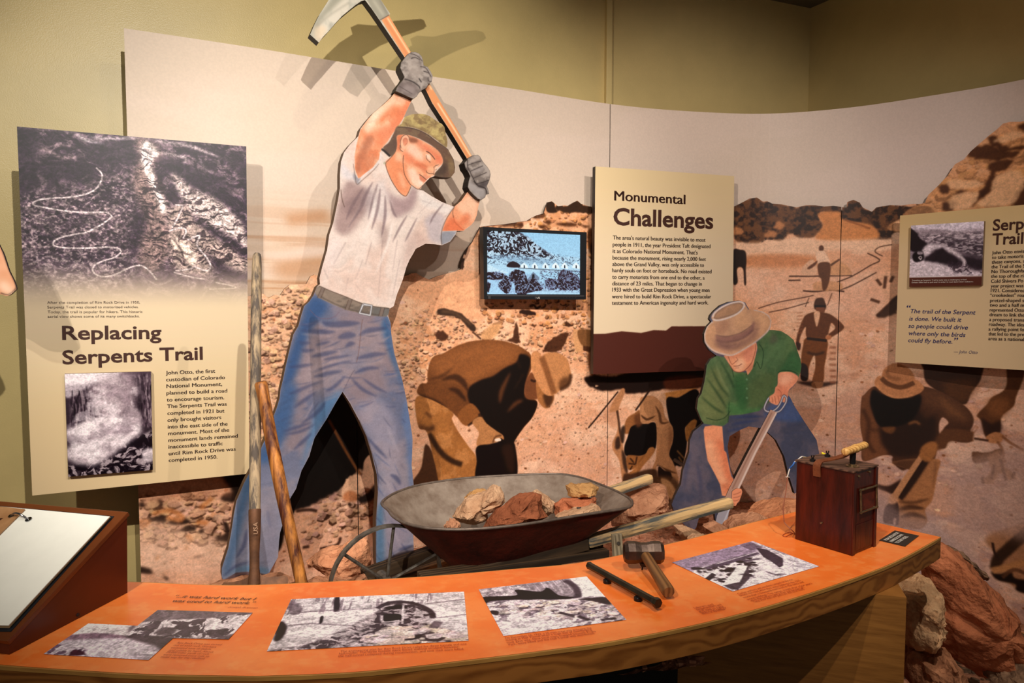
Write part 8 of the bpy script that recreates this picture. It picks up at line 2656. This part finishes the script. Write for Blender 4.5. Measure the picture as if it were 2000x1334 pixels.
# ---------------------------------------------------------------- drill steel
m_drill = mat_plain('oiled_drill_steel', (64, 58, 46), .35, .7, col2=(44, 36, 30), scale=20, bump=.1)
ds = empty('drill_steel', tuple(cpt(1222, 1150)), 'dark hexagonal steel drill bar held by two black clips left of the sledgehammer', 'drill bar')
a, b = cpt(1150, 1104, .020), cpt(1286, 1179, .020)
bm = bmesh.new()
tube_bm(bm, [a, a + (b - a) * .04, a + (b - a) * .93, a + (b - a) * .965, b], [.0105, .0095, .0095, .0125, .0125], 6)
bm_obj('bar', bm, m_drill, ds)
for px, py in ((1192, 1137), (1249, 1172)):
    bm = bmesh.new()
    p = cpt(px, py, 0)
    q = a + (b - a) * ((p - a).dot(b - a) / (b - a).length_squared)
    q = Vector((q.x, q.y, EYE + CZ))
    tube_bm(bm, [q, q + Vector((0, 0, .008)), q + Vector((0, 0, .012))], [.011, .011, .006], 14)
    tube_bm(bm, [q + Vector((0, 0, .010)), q + Vector((0, 0, .018))], .005, 8)
    bm_obj('clip', bm, m_iron_b, ds)

# ---------------------------------------------------------------- flip book on a sloping stand
m_stand = mat_plain('brown_painted_metal', (112, 58, 26), .35, .2, var=.08, scale=6, spec=.5)
m_stand_d = mat_plain('brown_painted_side', (88, 34, 14), .4, .1, var=.08, scale=5, spec=.5)
m_page = mat_plain('white_laminate', (246, 246, 236), .35, var=.01)
m_pagee = mat_plain('page_edges', (206, 176, 132), .6)
m_rubber = mat_plain('black_rubber', (24, 28, 34), .5)
m_card = mat_plain('tan_card', (186, 142, 98), .5, col2=(150, 104, 66), scale=8)
m_chrome = mat_plain('chrome', (150, 150, 156), .15, 1.0)
k5b = K(0, 960, .28037)
fb = empty('flip_book_stand', tuple(cpt(140, 1215)), 'brown sloping stand with a white laminated flip book at the counter\'s left end', 'stand')
Bk = cpt(249, 1158)
Ft = cpt(30, 1273)
dirv = (Bk - Ft)
prp = Vector((-dirv.y, dirv.x, 0)).normalized()
if prp.x > 0:
    prp = -prp
Bt = Vector((Bk.x, Bk.y, 0))
# heights found on the vertical plane of the right side
SP_ = Plane((Ft.x, Ft.y, 0), (dirv.x, dirv.y, 0), (0, 0, 1))
qb = SP_.hit((248, 1006))[0]
qf = SP_.hit((17, 1254))[0]
Tb = Vector([float(v) for v in SP_.pt(qb)[0]])
Tf = Vector([float(v) for v in SP_.pt(qf)[0]])
WID = .72
bm = bmesh.new()
vs = [Bk, Ft, Vector((Tf.x, Tf.y, Tf.z)), Tb]
vs = [Vector((Bk.x, Bk.y, EYE + CZ + .001)), Vector((Tf.x, Tf.y, EYE + CZ + .001)), Tf - Vector((0, 0, .004)), Tb - Vector((0, 0, .004))]
r1 = [bm.verts.new(v) for v in vs]
r2 = [bm.verts.new(v + prp * WID) for v in vs]
bm.faces.new(r1)
bm.faces.new(r2[::-1])
for i in range(4):
    j = (i + 1) % 4
    bm.faces.new([r1[j], r1[i], r2[i], r2[j]])
bmesh.ops.recalc_face_normals(bm, faces=bm.faces)
bm_obj('body', bm, m_stand_d, fb)
sl_ = (Tb - Tf)
nrm = sl_.cross(prp).normalized()
if nrm.z < 0:
    nrm = -nrm
SLP = Plane((Tf.x, Tf.y, Tf.z - EYE), tuple(-prp), tuple(sl_))
on = lambda px, py, h=0.0: Vector([float(v) for v in SLP.shift(h if SLP.n[2] > 0 else -h).pt(SLP.shift(h if SLP.n[2] > 0 else -h).hit((px, py)))[0]])
# top frame with a raised lip
bm = bmesh.new()
box_bm(bm, Tf - prp * .004 - sl_ * .01 - nrm * .004, prp * (WID + .008), sl_ * 1.02, nrm * .012, .002)
bm_obj('top_frame', bm, m_stand, fb)


def slope_quad(name, px, h, t, mat, label=None):
    P = [on(x, y, h) for x, y in px]
    bm = bmesh.new()
    u = [bm.verts.new(p) for p in P]
    d = [bm.verts.new(p - nrm * t) for p in P]
    bm.faces.new(u)
    bm.faces.new(d[::-1])
    for i in range(len(P)):
        j = (i + 1) % len(P)
        bm.faces.new([u[j], u[i], d[i], d[j]])
    bmesh.ops.recalc_face_normals(bm, faces=bm.faces)
    return bm_obj(name, bm, mat, fb, label=label)


slope_quad('rubber_mat', k5b(-700, 40, 0, 100, 795, 172, 75, 975, 0, 975, -900, 960), .0095, .002, m_rubber)
for i in range(5):
    h = .0125 + .0022 * i
    P = k5b(-700, 40, 0, 103, 768 - i * 1, 178 - i * 1.2, 62 - i * 1, 948 - i * 4, -900, 930 - i * 3)
    slope_quad('page', P, h, .0019, m_page if i == 4 else m_pagee, label='white top page' if i == 4 else None)
slope_quad('tab_card', k5b(-300, 80, -300, 560, 0, 292, 172, 122, 0, 103), .0262, .003, m_card, label='tan card tab')
slope_quad('card_mark', k5b(-60, 190, 22, 184, -30, 222, -80, 222), .0268, .0006, m_ink)
bm = bmesh.new()
c0 = on(22, 1008, .026)
c1 = on(56, 1015, .022)
rr = (c1 - c0)
P = []
for i in range(11):
    t = i / 10
    P.append(c0 + rr * t + nrm * (.016 * math.sin(math.pi * t)))
tube_bm(bm, P, .0026, 10)
tube_bm(bm, [c1, c1 + nrm * .002], .008, 12)
tube_bm(bm, [c0, c0 + nrm * .002], .007, 12)
bm_obj('binder_ring', bm, m_chrome, fb, smooth=True, angle=40)
for px in ((152, 1201),):
    q = SP_.hit(px)[0]
    p = Vector([float(v) for v in SP_.pt(q)[0]])
    bm = bmesh.new()
    tube_bm(bm, [p, p - prp * .002], .004, 10)
    bm_obj('screw', bm, m_rubber, fb)
